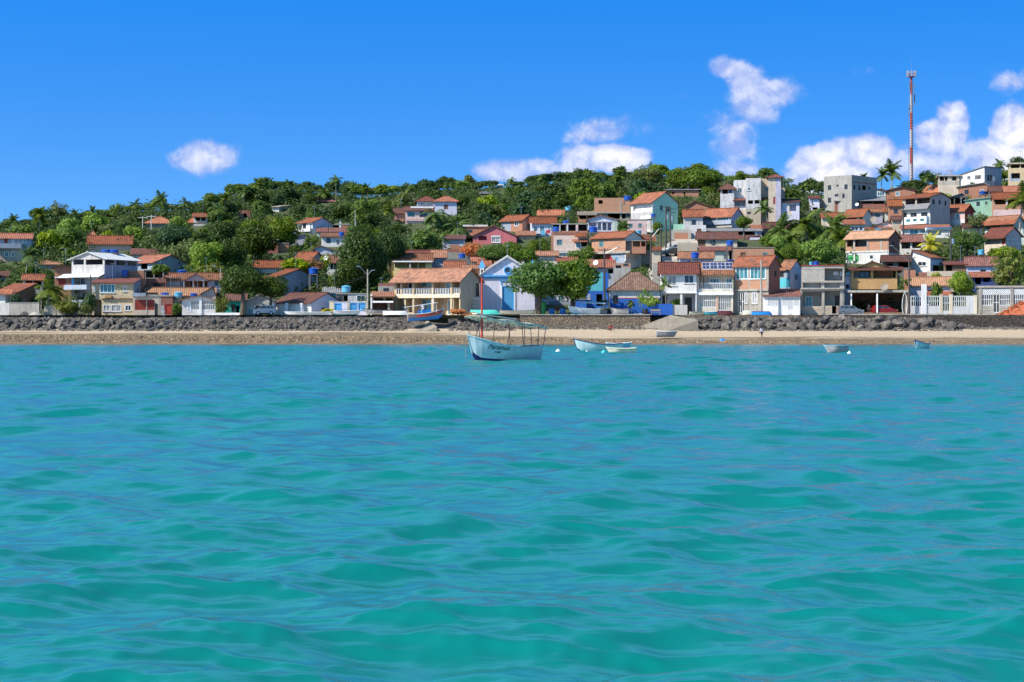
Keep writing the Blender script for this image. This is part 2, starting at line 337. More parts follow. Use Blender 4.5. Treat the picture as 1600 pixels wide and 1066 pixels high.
def grid_mesh(name, V, mats, smooth=True, uvs=False, mi=None):   # V: (r,c,3)
    r, c = V.shape[:2]; me = bpy.data.meshes.new(name); me.vertices.add(r * c); me.vertices.foreach_set('co', V.astype('f').ravel())
    i = np.arange(r * c).reshape(r, c); q = np.stack([i[:-1, :-1], i[:-1, 1:], i[1:, 1:], i[1:, :-1]], -1).reshape(-1, 4)
    n = len(q); me.loops.add(n * 4); me.loops.foreach_set('vertex_index', q.ravel().astype('i')); me.polygons.add(n)
    me.polygons.foreach_set('loop_start', np.arange(n, dtype='i') * 4); me.polygons.foreach_set('loop_total', np.full(n, 4, 'i'))
    me.polygons.foreach_set('use_smooth', np.full(n, smooth)); me.update(calc_edges=True)
    for m in mats: me.materials.append(m)
    return me
def quads_mesh(name, Q, mats, mi=None, smooth=False):   # Q: (n,4,3)
    n = len(Q); me = bpy.data.meshes.new(name); me.vertices.add(n * 4); me.vertices.foreach_set('co', Q.astype('f').ravel())
    me.loops.add(n * 4); me.loops.foreach_set('vertex_index', np.arange(n * 4, dtype='i')); me.polygons.add(n)
    me.polygons.foreach_set('loop_start', np.arange(n, dtype='i') * 4); me.polygons.foreach_set('loop_total', np.full(n, 4, 'i'))
    if mi is not None: me.polygons.foreach_set('material_index', mi.astype('i'))
    me.update(calc_edges=True)
    for m in mats: me.materials.append(m)
    return me

# ------------------------------------------------------------------ the lie of the land
RX = [-200, 0, 45, 70, 100, 150, 200, 250, 300, 340, 380, 420, 460, 500, 525, 560, 600, 640, 700, 750, 800, 860, 960, 1000, 1050, 1080, 1120, 1150, 1200, 1240, 1300, 1400, 1440, 1500, 1560, 1600, 1800]
SKYY = [352, 346, 338, 326, 330, 328, 316, 312, 314, 302, 284, 278, 282, 286, 288, 291, 290, 284, 280, 278, 277, 270, 266, 258, 262, 257, 262, 274, 268, 280, 290, 290, 272, 272, 268, 262, 250]
def skyline(px): return np.interp(px, RX, SKYY)
def ridge_y(px): return skyline(px) + 16
def Dof(y):
    t = np.maximum(0, 493.0 - y); return 268 + .5 * t + .0017 * t * t
def t_of(D): D = np.maximum(D, 268.0); return (-.5 + np.sqrt(.25 + .0068 * (D - 268))) / .0034
def hash2(a, b): 
    s = np.sin(a * 127.1 + b * 311.7) * 43758.5453; return s - np.floor(s)
def vnoise(x, y):
    xi, yi = np.floor(x), np.floor(y); xf, yf = x - xi, y - yi; u, v = xf * xf * (3 - 2 * xf), yf * yf * (3 - 2 * yf)
    return (hash2(xi, yi) * (1 - u) + hash2(xi + 1, yi) * u) * (1 - v) + (hash2(xi, yi + 1) * (1 - u) + hash2(xi + 1, yi + 1) * u) * v
def hillz(X, D):
    X = np.asarray(X, float); D = np.asarray(D, float)
    px = 800 + FOC * X / D; Dr = Dof(ridge_y(px)); De = np.minimum(D, Dr)
    z = CAMH + (17 + t_of(De)) * De / FOC
    z = np.where(D < 268, 4.13, z) - np.clip(D - Dr - 4, 0, 200) * .13
    return z
def gz(px, D): return float(hillz((px - 800) / FOC * D, D))
def rub(px):  # how high rubble is heaped against the sea wall, 0..1
    return np.interp(px, [-300, 0, 60, 240, 420, 600, 640, 700, 720, 790, 820, 1010, 1060, 1090, 1440, 1490, 1530, 1900], [1.0, 1.0, 1.0, .95, .8, .95, .8, .4, .8, .7, .12, .1, .3, .95, .95, .55, .1, .1])
def beachz(X, D):
    px = 800 + FOC * X / D
    z = .085 * (D - 235) + .03 * vnoise(X * .3, D * .3) + .25 * (vnoise(X * .035, D * .0 + 3) - .5) * np.clip((258 - D) / 20, 0, 1)
    return z + np.clip((D - 255.8) / 3.6, 0, 1) ** 1.2 * 1.5 * rub(px)
def P3(px, py, D): return Vector(((px - 800) / FOC * D, D, CAMH + (HY - py) / FOC * D))
# ------------------------------------------------------------------ water
def water_material():
    m, nt, b, o = newmat('sea_water'); L = nt.links.new
    p = posvec(nt); n = noise(nt, posvec(nt, .05, .02, 1), 1.0, 3); 
    col = mixc(nt, mapr(nt, n, .35, .65, 0, 1), (.0006, .160, .140), (.001, .154, .154))
    # over the sand by the shore the water is paler
    ps = nd(nt, 'ShaderNodeSeparateXYZ'); L(p, ps.inputs[0])
    col = mixc(nt, mapr(nt, ps.outputs[1], 205, 236, 0, .6, True), col, (.16, .26, .28))
    L(col, b.inputs['Base Color']); b.inputs['Roughness'].default_value = .9; b.inputs['Specular IOR Level'].default_value = 0
    gl = nd(nt, 'ShaderNodeBsdfGlossy'); gl.inputs['Roughness'].default_value = .17; fr = nd(nt, 'ShaderNodeFresnel'); fr.inputs['IOR'].default_value = 1.5; mxs = nd(nt, 'ShaderNodeMixShader'); L(fr.outputs[0], mxs.inputs[0]); L(b.outputs[0], mxs.inputs[1]); L(gl.outputs[0], mxs.inputs[2]); L(mxs.outputs[0], o.inputs[0])
    h1 = noise(nt, posvec(nt, 1.6, 4.6, 1), 1.0, 4, .5); h2 = noise(nt, posvec(nt, 5, 11, 1), 1.0, 2, .5)
    bp = nd(nt, 'ShaderNodeBump'); bp.inputs['Strength'].default_value = 1; L(mapr(nt, ps.outputs[1], 12, 110, .011, .028), bp.inputs['Distance'])
    L(mth(nt, 'ADD', h1, mth(nt, 'MULTIPLY', h2, .3)), bp.inputs['Height']); L(bp.outputs[0], b.inputs['Normal']); L(bp.outputs[0], gl.inputs['Normal']); L(bp.outputs[0], fr.inputs['Normal'])
    return m
WM = water_material()
def waves():
    rng = np.random.default_rng(3)
    D = [4.0]
    while D[-1] < 247:
        d = D[-1]; D.append(d + min(.19, max(.03, d * d / 6588)))
    D = np.array(D); s = np.linspace(-1, 1, 760)
    X = s[None, :] * (.345 * D[:, None] + 14); Y = np.repeat(D[:, None], len(s), 1)
    sp = np.gradient(D)[:, None]; spx = (.345 * D[:, None] + 14) * 2 / 760
    Z = np.zeros_like(X); DX = np.zeros_like(X); DY = np.zeros_like(X)
    K = 90
    for i in range(K):
        big = i < 28; lam = 1.6 * 3.0 ** ((i + rng.random()) / 28) if big else .22 * (1.9 / .22) ** ((i - 28 + rng.random()) / (K - 28))
        th = R(-96) + rng.normal() * (.40 if lam > 2 else .66)
        amp = lam / 6.2832 * (.027 if big else .030) * (.6 + .8 * rng.random())
        k = 2 * math.pi / lam; ph = rng.random() * 6.283
        att = np.exp(-((sp * 2.2 / lam) ** 2)) * np.exp(-((spx * 1.8 / lam) ** 2)) 
        a = k * (X * math.cos(th) + Y * math.sin(th)) + ph
        g = .4 + 1.2 * vnoise(X * .13 + i * 7.1, Y * .13 + i * 3.3)
        A = amp * att * g
        Z += A * np.sin(a); q = .95
        DX += q * A * math.cos(th) * np.cos(a); DY += q * A * math.sin(th) * np.cos(a)
    fade = np.clip((240 - Y) / 50, .3, 1)
    V = np.stack([X + DX * fade, Y + DY * fade, Z * fade], -1)
    struct(link('water', grid_mesh('water', V, [WM])))
    mb = MB(); mb.poly([(-4000, -3000, -.6), (4000, -3000, -.6), (4000, 232, -.6), (-4000, 232, -.6)]); struct(mb.build('sea', WM))
waves()

# ------------------------------------------------------------------ beach, road, hillside
def beach_material():
    m, nt, b, o = newmat('beach_sand'); L = nt.links.new
    ps = nd(nt, 'ShaderNodeSeparateXYZ'); L(nd(nt, 'ShaderNodeNewGeometry').outputs['Position'], ps.inputs[0])
    n = noise(nt, posvec(nt, .06, .5, 1), 1, 4); z = mth(nt, 'ADD', ps.outputs[2], mapr(nt, n, .3, .7, -.35, .35))
    left = mapr(nt, ps.outputs[0], -30, 22, 1, 0, True)
    dry = mixc(nt, noise(nt, posvec(nt), 1.2, 5, .7), (.62, .49, .34), (.46, .35, .23))
    wet = mixc(nt, mapr(nt, noise(nt, posvec(nt, .9, 1.6, 1), 1.0, 6, .8), .40, .60, 0, 1), (.32, .225, .125), (.10, .074, .044))
    zz = mth(nt, 'SUBTRACT', z, mth(nt, 'MULTIPLY', left, .70))
    col = mixc(nt, mapr(nt, zz, .62, 1.0, 0, 1, True), wet, dry)
    st = mixc(nt, mapr(nt, noise(nt, posvec(nt), 2.5, 5, .8), .42, .6, 0, 1), (.05, .045, .04), (.22, .19, .155)); col = mixc(nt, mapr(nt, ps.outputs[2], 1.98, 2.12, 0, 1), col, st)
    L(col, b.inputs['Base Color']); b.inputs['Roughness'].default_value = .9; bump(nt, b, noise(nt, posvec(nt), 2.2, 6, .75), .35, 1.0); return m
def ground_material():
    m, nt, b, o = newmat('hill_ground'); L = nt.links.new
    n = noise(nt, posvec(nt), .25, 6, .7); n2 = noise(nt, posvec(nt), 2.5, 4)
    col = mixc(nt, mapr(nt, n, .35, .65, 0, 1), (.045, .075, .018), (.085, .085, .035))
    col = mixc(nt, mapr(nt, n2, .4, .7, 0, .6), col, (.045, .06, .02))
    L(col, b.inputs['Base Color']); b.inputs['Roughness'].default_value = .95; bump(nt, b, n2, .15); return m
def land():
    D = np.concatenate([[150, 190, 205], np.arange(210, 256, 1.0), np.arange(256, 261, .4)]); X = np.concatenate([[-1500, -600, -300], np.arange(-150, 150.1, 1.0), [300, 600, 1500]])
    Y2, X2 = np.meshgrid(D, X, indexing='ij'); struct(link('beach', grid_mesh('beach', np.stack([X2, Y2, beachz(X2, Y2)], -1), [beach_material()])))
    D = np.concatenate([[260.4, 262, 264, 266], np.arange(268, 300, 1.5), np.arange(300, 470, 3), [480, 500, 530, 570, 630, 700, 900, 1500, 4000]])
    Y2, S2 = np.meshgrid(D, np.linspace(-.75, .75, 400), indexing='ij'); X2 = S2 * (Y2)
    Z = hillz(X2, Y2); Z = Z + (vnoise(X2 * .11, Y2 * .11) - .5) * np.clip((Y2 - 275) / 20, 0, 1) * .8
    Z = np.where(Y2 > 600, np.minimum(Z, 8), Z)
    struct(link('ground', grid_mesh('ground', np.stack([X2, Y2, Z], -1), [ground_material()])))
    mb = MB()
    mb.poly([(-100, 260.45, 4.134), (100, 260.45, 4.134), (100, 266.5, 4.134), (-100, 266.5, 4.134)])
    struct(mb.build('road', plaster('road_sandy', (.46, .38, .28), .6)))
land()
def street():
    rows = [(370, 1060, 1092), (378, 1050, 1090), (388, 1040, 1088), (398, 1028, 1080), (408, 1022, 1066), (420, 1016, 1052), (434, 1010, 1036), (446, 1004, 1028)]
    V = []
    for y, a, b in rows:
        D = float(Dof(y)); r = []
        for i in range(7): px = a + (b - a) * i / 6; r.append(((px - 800) / FOC * D, D, gz(px, D) + .55))
        V.append(r)
    o = struct(link('street', grid_mesh('street', np.array(V), [plaster('street_concrete', (.50, .45, .38), .7)])))
street()

# ------------------------------------------------------------------ sea wall in its stretches
def wallseg(px0, px1, ytop, mat, label, cap=None, dd=260.1, rough=True):
    a, b = P3(px0, ytop, dd), P3(px1, ytop, dd); n = max(2, int((b.x - a.x) / .8)); mb = MB(); rnd = random.Random(px0)
    z = [a.z + (b.z - a.z) * i / n + (rnd.uniform(-.12, .05) if rough else 0) for i in range(n + 1)]
    for i in range(n):
        x0, x1 = a.x + (b.x - a.x) * i / n, a.x + (b.x - a.x) * (i + 1) / n; y0, y1 = dd, dd + .55; zb = .9
        mb.poly([(x0, y0, zb), (x1, y0, zb), (x1, y0 + .12, z[i + 1]), (x0, y0 + .12, z[i])]); mb.poly([(x0, y0 + .12, z[i]), (x1, y0 + .12, z[i + 1]), (x1, y1, z[i + 1]), (x0, y1, z[i])])
        mb.poly([(x1, y1, zb), (x0, y1, zb), (x0, y1, z[i]), (x1, y1, z[i + 1])])
    o = mb.build('sea_wall', mat); tag(o, label, 'sea wall')
    if cap and px0 > 700:
        c = MB(); c.box((a.x, dd - .05, a.z + .003), (b.x, dd + .7, a.z + .14)); c.build('coping', cap, o)
wallseg(-260, 236, 497, 'greystone', 'rough grey stone sea wall with loose boulders on the far left shore')
wallseg(236.5, 640, 495, 'greystone', 'grey rubble sea wall with a thin cement top left of the slipway', 'concrete')
wallseg(700, 812, 497, 'greystone', 'short dark rubble sea wall in front of the blue and white church')
wallseg(812.5, 1016, 492.5, 'stonewall', 'tan masonry sea wall with clean face under the two leafy trees', 'concrete', rough=False)
wallseg(1062, 1252, 492, 'stonewall', 'brownish stone sea wall behind large boulders in front of the cream house')
wallseg(1252.5, 1482, 492, 'darkstone', 'dark stone sea wall behind large boulders in front of the parked silver car', rough=True)
wallseg(1482.5, 1860, 492, 'darkstone', 'bare dark brown stone sea wall at the far right', None, 259.6)
mb = MB(); p0, p1 = P3(1252, 490.5, 261.2), P3(1527, 490.5, 261.2); mb.box((p0.x + 3, 260.75, 4.139), (p1.x, 262.3, 4.33)); tag(mb.build('pavement', 'concrete'), None or 'pale concrete pavement strip along the top of the right sea wall', 'pavement', kind='structure')

# ------------------------------------------------------------------ rocks
def rock_mesh(seed, name='boulder'):
    import bmesh
    rn = random.Random(seed); bm = bmesh.new(); bmesh.ops.create_icosphere(bm, subdivisions=2, radius=1)
    pl = [(Vector((rn.gauss(0, 1), rn.gauss(0, 1), rn.gauss(0, 1))).normalized(), rn.uniform(.5, .88)) for _ in range(15)]
    for v in bm.verts:
        p = v.co.copy()
        for n, d in pl:
            k = p.dot(n)
            if k > d: p -= n * (k - d)
        v.co = Vector((p.x * 1.15, p.y * .9, p.z * .8)) * rn.uniform(.93, 1.07)
    me = bpy.data.meshes.new(name); bm.to_mesh(me); bm.free(); me.materials.append(M('rock')); return me
ROCKS = [rock_mesh(s) for s in range(7)]
LMK = [(20, 'white panel fence'), (60, 'gravel and sand heaps'), (100, 'wooden plank fence'), (140, 'silvery shrub'), (180, 'cream stone house'), (222, 'red lattice shop'), (262, 'leaning concrete beam'), (310, 'slatted white garage'), (350, 'long low white wall'), (380, 'turquoise house'), (414, 'white parked car'), (480, 'flat white canoe'), (541, 'blue garden panels'), (578, 'forked lamp post'), (618, 'white upturned boat'),
       (716, 'dry brown bush'), (757, 'mint green boat'), (800, 'beige boat'), (1091, 'shabby cream boat'), (1112, 'turquoise boat'), (1133, 'maroon covered boat'), (1165, 'brick house with teal windows'), (1192, 'deep blue boat'), (1225, 'white lattice garage'), (1270, 'grey block house'), (1325, 'silver car'), (1380, 'red car in the garage'), (1413, 'upright turquoise boat'), (1450, 'tall white pillar'), (1490, 'tan gate pillars')]
def boulders():
    rn = random.Random(5); n = 0
    spans = [(0, 235, 80, .38, .85, 'grey boulder heaped against the sea wall on the far left'), (238, 560, 84, .3, .65, 'grey boulder under the sea wall beneath the big dark tree and boats'), (560, 640, 16, .35, .6, 'grey boulder beside the slipway left of the blue fishing boat'),
             (706, 800, 16, .3, .5, 'grey boulder under the wall near the dry brown bush'), (1066, 1240, 44, .5, 1.0, 'large grey boulder below the cream house with solar panels'), (1240, 1505, 62, .5, 1.15, 'large dark boulder piled below the silver car and the white fence')]
    spans = [(a, b, int(k * 1.25), r0 * .7, r1, lab) for (a, b, k, r0, r1, lab) in spans]
    for (a, b, k, r0, r1, lab) in spans:
        for i in range(k):
            px = a + (b - a) * (i + rn.random()) / k; lvl = rn.random(); D = 256.4 + lvl * 2.6; X = (px - 800) / FOC * D; r = rn.uniform(r0, r1) * (1 if lvl < .8 else .85)
            o = link('boulder', ROCKS[rn.randrange(7)]); o.location = (X, D, float(beachz(X, D)) + r * .32); o.rotation_euler = (rn.uniform(-.5, .5), rn.uniform(-.5, .5), rn.uniform(0, 6.3)); o.scale = (r, r, r)
            lm = min(LMK, key=lambda q: abs(q[0] - px))[1]; sz = 'big' if r > .78 else ('medium' if r > .5 else 'small')
            tag(o, '%s %s boulder %s below the %s' % (sz, 'dark' if a > 1200 else 'grey', 'high up on the rubble' if lvl > .5 else 'low on the sand edge', lm), 'boulder', 'boulders piled at the foot of the sea wall')
boulders()
def rubble(name, lab, n, fn, r0, r1, mat, seed):
    rn = np.random.default_rng(seed); base = np.array([(0, 0, 1), (1, 0, 0), (.3, .95, 0), (-.8, .6, 0), (-.8, -.6, 0), (.3, -.95, 0)]); F = [(0, 1, 2), (0, 2, 3), (0, 3, 4), (0, 4, 5), (0, 5, 1)]
    V = []; FF = []
    for i in range(n):
        X, D, z = fn(rn); r = r0 + (r1 - r0) * rn.random() ** 2; b = base * (1 + .5 * (rn.random((6, 3)) - .5)) * np.array([r, r * .8, r * (.45 + .4 * rn.random())]); a = rn.random() * 6.28
        c, s = math.cos(a), math.sin(a); b = np.stack([b[:, 0] * c - b[:, 1] * s, b[:, 0] * s + b[:, 1] * c, b[:, 2]], 1) + np.array([X, D, z - r * .08]); k = len(V); V += b.tolist(); FF += [(x + k, y + k, w + k) for x, y, w in F]
    me = bpy.data.meshes.new(name); me.from_pydata(V, [], FF); me.materials.append(mat); me.update(); tag(link(name, me), lab, 'stones', kind='stuff')
def rf(rn):
    while True:
        px = rn.uniform(-60, 1660)
        if rn.random() < float(rub(px)) + .12 and not (636 < px < 702): break
    D = 259.8 - 4.6 * rn.random() ** 1.5 * (1 if rub(px) > .4 else .6); X = (px - 800) / FOC * D; return X, D, float(beachz(X, D))
def pf(rn):
    while True:
        px = rn.uniform(-60, 1660); D = 237.2 + 13 * rn.random(); lim = np.interp(px, [0, 600, 800, 1000, 1300, 1600], [247, 245.5, 242, 240, 238.5, 238])
        if D < lim and rn.random() < np.interp(px, [0, 700, 1100, 1600], [1, .9, .6, .3]): break
    X = (px - 800) / FOC * D; return X, D, float(beachz(X, D))
rubm, nt, b, o = newmat('rubble_stone'); nt.links.new(mixc(nt, mapr(nt, noise(nt, posvec(nt), .9, 3, .8), .35, .65, 0, 1), (.17, .145, .12), (.03, .027, .025)), b.inputs['Base Color']); b.inputs['Roughness'].default_value = .95
rubble('rubble', 'loose grey rubble and small stones along the foot of the sea wall', 12000, rf, .08, .5, rubm, 1)
pebm, nt, b, o = newmat('shore_pebbles'); nt.links.new(mixc(nt, mapr(nt, noise(nt, posvec(nt), 1.3, 3, .8), .35, .65, 0, 1), (.30, .21, .12), (.03, .02, .012)), b.inputs['Base Color']); b.inputs['Roughness'].default_value = .8
rubble('pebbles', 'dark pebbles scattered over the wet sand at the waterline', 8000, pf, .08, .42, pebm, 2)

def ramp(label, top, bot, Dt, Db, wpx, mat, th=.3):
    # top/bottom: (px, py) of the left edge; wpx: width in pixels
    a, c = P3(top[0], top[1], Dt), P3(bot[0], bot[1], Db); b2, d = P3(top[0] + wpx[0], top[1], Dt), P3(bot[0] + wpx[1], bot[1] , Db)
    mb = MB(); mb.slab([c, d, b2, a], th); tag(mb.build('ramp', mat), label, 'ramp')
def ramp2(label, low, high, y_front, y_back, slant, mat):   # low/high: (x, z) of the back edge; the front edge is lower and shifted right
    mb = MB(); n = 16; (x0, z0), (x1, z1) = low, high; dz = slant[1]; dx = slant[0]; P = lambda f: ((x0 + (x1 - x0) * f, y_back, z0 + (z1 - z0) * f), (x0 + dx + (x1 - x0) * f, y_front, max(z0 - .05, z0 + (z1 - z0) * f - dz)))
    for i in range(n):
        (a, c), (b, d) = P(i / n), P((i + 1) / n); mb.poly([c, d, b, a]); mb.poly([(c[0], c[1], .3), (d[0], d[1], .3), d, c])
        mb.poly([a, b, (b[0], b[1], .3), (a[0], a[1], .3)])
    a, c = P(1); mb.poly([c, (c[0], c[1], .3), (a[0], a[1], .3), a]); tag(mb.build('ramp', mat), label, 'ramp')
a, b_ = P3(982, 518, 256), P3(1048, 492, 260)
ramp2('grey concrete ramp climbing from the beach to the road by the blue wall', (a.x, a.z), (b_.x, 4.14), 255.2, 260.2, (3.6, .75), 'rampmat')
a, b_ = P3(626, 516, 256), P3(668, 503, 259)
ramp2('grey slipway under the blue hulled fishing boat', (a.x, a.z - .1), (b_.x, 3.3), 254.6, 260, (1.6, .9), 'rampmat')
mb = MB(); a, b_ = P3(229, 515, 254.5), P3(269, 500, 258.5); mb.slab([a, a + Vector((.4, .9, 0)), b_ + Vector((.4, .9, 0)), b_], .22); tag(mb.build('plank', 'concrete'), 'long concrete beam leaning from the beach up to the left sea wall', 'beam')
# ------------------------------------------------------------------ houses
FR = {'A': (0, 360, 5.923), 'B': (200, 360, 5.923), 'C': (400, 360, 5.923), 'E': (600, 360, 5.923), 'F': (800, 360, 5.923), 'G': (1000, 360, 5.923), 'I': (1200, 360, 5.923), 'J': (1380, 360, 5.923),
      'K': (0, 250, 6.272), 'L': (230, 250, 6.272), 'M': (450, 250, 6.272), 'N': (650, 250, 6.272), 'P': (860, 240, 6.66), 'Q': (1040, 240, 6.66), 'R': (1220, 240, 6.66), 'S': (1400, 240, 6.66), 'O': (710, 390, 5.924), '1': (0, 0, 1)}
RECTS = []
def hit(px, O, d):
    k = (px - 800) / FOC; a = (k * O[1] - O[0]) / (d[0] - k * d[1]); return a, O[1] + a * d[1]
def zat(py, D): return CAMH + (HY - py) / FOC * D
KIND = {'w': ('window', 'trim', 'glass', 1), 'c': ('window', 'trim', 'curtain', 1), 't': ('window', 'trim', 'tealglass', 2), 'k': ('window', 'darkwood', 'glass', 1), 'm': ('window', 'concrete', 'tealglass', 1), 's': ('window', 'wood', 'wood', 0), 'b': ('shutter', 'skyblue', 'skyblue', 0),
        'n': ('shutter', 'green', 'green', 0), 'd': ('door', 'wood', 'wood', 0), 'dw': ('door', 'trim', 'trim', 0), 'db': ('door', 'skyblue', 'skyblue', 0), 'dt': ('door', 'trim', 'tealglass', 1), 'dr': ('door', 'redpaint', 'redpaint', 0), 'dk': ('door', 'darkwood', 'darkwood', 0)}
def fill(kind, tf, a0, a1, z0, z1, par):
    w, hh = a1 - a0, z1 - z0; fw = min(.09, w * .14)
    if kind in KIND:
        nm, fm, pm, mul_ = KIND[kind]; mb = MB()
        def bx(x0, x1, y0, y1, d0, d1, B):
            c = [tf(x0, y0, d0), tf(x1, y0, d0), tf(x1, y1, d0), tf(x0, y1, d0), tf(x0, y0, d1), tf(x1, y0, d1), tf(x1, y1, d1), tf(x0, y1, d1)]
            for q in ((0, 1, 2, 3), (5, 4, 7, 6), (4, 0, 3, 7), (1, 5, 6, 2), (3, 2, 6, 7), (4, 5, 1, 0)): B.poly([c[k] for k in q])
        bx(a0, a1, z0, z0 + fw, -.03, .1, mb); bx(a0, a1, z1 - fw, z1, -.03, .1, mb); bx(a0, a0 + fw, z0 + fw, z1 - fw, -.03, .1, mb); bx(a1 - fw, a1, z0 + fw, z1 - fw, -.03, .1, mb)
        for i in range(mul_ + int(w > 2.2)):
            x = a0 + w * (i + 1) / (mul_ + int(w > 2.2) + 1); bx(x - .03, x + .03, z0 + fw, z1 - fw, .0, .1, mb)
        f = mb.build(nm, fm, par); p = MB(); bx(a0 + fw, a1 - fw, z0 + fw, z1 - fw, .06, .12, p); p.build('panel' if nm in ('door', 'shutter') else 'pane', pm, f)
        if nm == 'window' and w < 2.6 and fm == 'trim': s = MB(); bx(a0 - .1, a1 + .1, z0 - .08, z0, -.1, .02, s); s.build('sill', 'concrete', f)
    elif kind in ('g', 'vg', 'x', 'vr', 'xr', 'gd', 'gx'):
        mb = MB(); top = z0 + min(1.0, hh * .45) if kind == 'vr' else z1; r = .035; mat = {'xr': 'redpaint', 'gd': 'darkwood'}.get(kind, 'trim')
        def rod(x0, y0, x1, y1, rr=r):
            dx, dy = x1 - x0, y1 - y0; l = math.hypot(dx, dy) or 1; nx, ny = -dy / l * rr, dx / l * rr
            q = [(x0 + nx, y0 + ny), (x0 - nx, y0 - ny), (x1 - nx, y1 - ny), (x1 + nx, y1 + ny)]
            f4 = [tf(a, b, .02) for a, b in q]; b4 = [tf(a, b, .07) for a, b in q]; mb.poly(f4); mb.poly(b4[::-1])
            for i in range(4): mb.poly([f4[i], b4[i], b4[(i + 1) % 4], f4[(i + 1) % 4]])
        rod(a0, z0 + .05, a1, z0 + .05, .04); rod(a0, top - .04, a1, top - .04, .045)
        if kind in ('x', 'xr', 'gx'):
            st = .30
            hb = hh
            k = -int(hb / st) - 1
            while a0 + k * st < a1:
                for sgn in (1, -1):
                    xs, ys = a0 + k * st, (z0 if sgn > 0 else z1); xe, ye = xs + hb, (z1 if sgn > 0 else z0)
                    if xs < a0: ys += sgn * (a0 - xs); xs = a0
                    if xe > a1: ye -= sgn * (xe - a1); xe = a1
                    if xe > xs: rod(xs, ys, xe, ye, .045)
                k += 1
        else:
            n = max(2, int(w / .28))
            for i in range(n + 1): x = a0 + w * i / n; rod(x, z0, x, top)
            if kind != 'vr': rod(a0, z0 + hh * .55, a1, z0 + hh * .55)
        mb.build('railing' if kind == 'vr' else 'grille', mat, par)
def facade(mb, tf, L, z0, z1, holes, bands, wallmi=0, backmi=None):
    As = {0, L}; Zs = {z0, z1}
    hs = []
    for (a, b, c, d, dep, k) in holes:
        a, b, c, d = max(a, .04), min(b, L - .04), max(c, z0 + .02), min(d, z1 - .03)
        if b - a > .05 and d - c > .05: hs.append((a, b, c, d, dep, k)); As |= {a, b}; Zs |= {c, d}
    for (a, b, c, d, mi) in bands:
        As |= {min(max(a, 0), L), min(max(b, 0), L)}; Zs |= {min(max(c, z0), z1), min(max(d, z0), z1)}
    As, Zs = sorted(As), sorted(Zs)
    for i in range(len(As) - 1):
        for j in range(len(Zs) - 1):
            a, b, c, d = As[i], As[i + 1], Zs[j], Zs[j + 1]
            if b - a < 1e-4 or d - c < 1e-4: continue
            ca, cz = (a + b) / 2, (c + d) / 2
            if any(h[0] < ca < h[1] and h[2] < cz < h[3] for h in hs): continue
            mi = wallmi
            for (p, q, r, s, m_) in bands:
                if p < ca < q and r < cz < s: mi = m_
            mb.poly([tf(a, c, 0), tf(b, c, 0), tf(b, d, 0), tf(a, d, 0)], [(a, c), (b, c), (b, d), (a, d)], mi)
    for (a, b, c, d, dep, k) in hs:
        for q in (((a, c, 0), (a, c, dep), (b, c, dep), (b, c, 0)), ((a, d, 0), (b, d, 0), (b, d, dep), (a, d, dep)), ((a, c, 0), (a, d, 0), (a, d, dep), (a, c, dep)), ((b, c, 0), (b, c, dep), (b, d, dep), (b, d, 0))):
            mb.poly([tf(*p) for p in q], [(p[0] + p[2], p[1]) for p in q], wallmi)
        if k[0] == 'v' or k in ('g', 'x', 'xr', 'gx', 'gd'): mb.poly([tf(a, c, dep), tf(b, c, dep), tf(b, d, dep), tf(a, d, dep)], [(a, c), (b, c), (b, d), (a, d)], wallmi)
    return hs
HB = {}
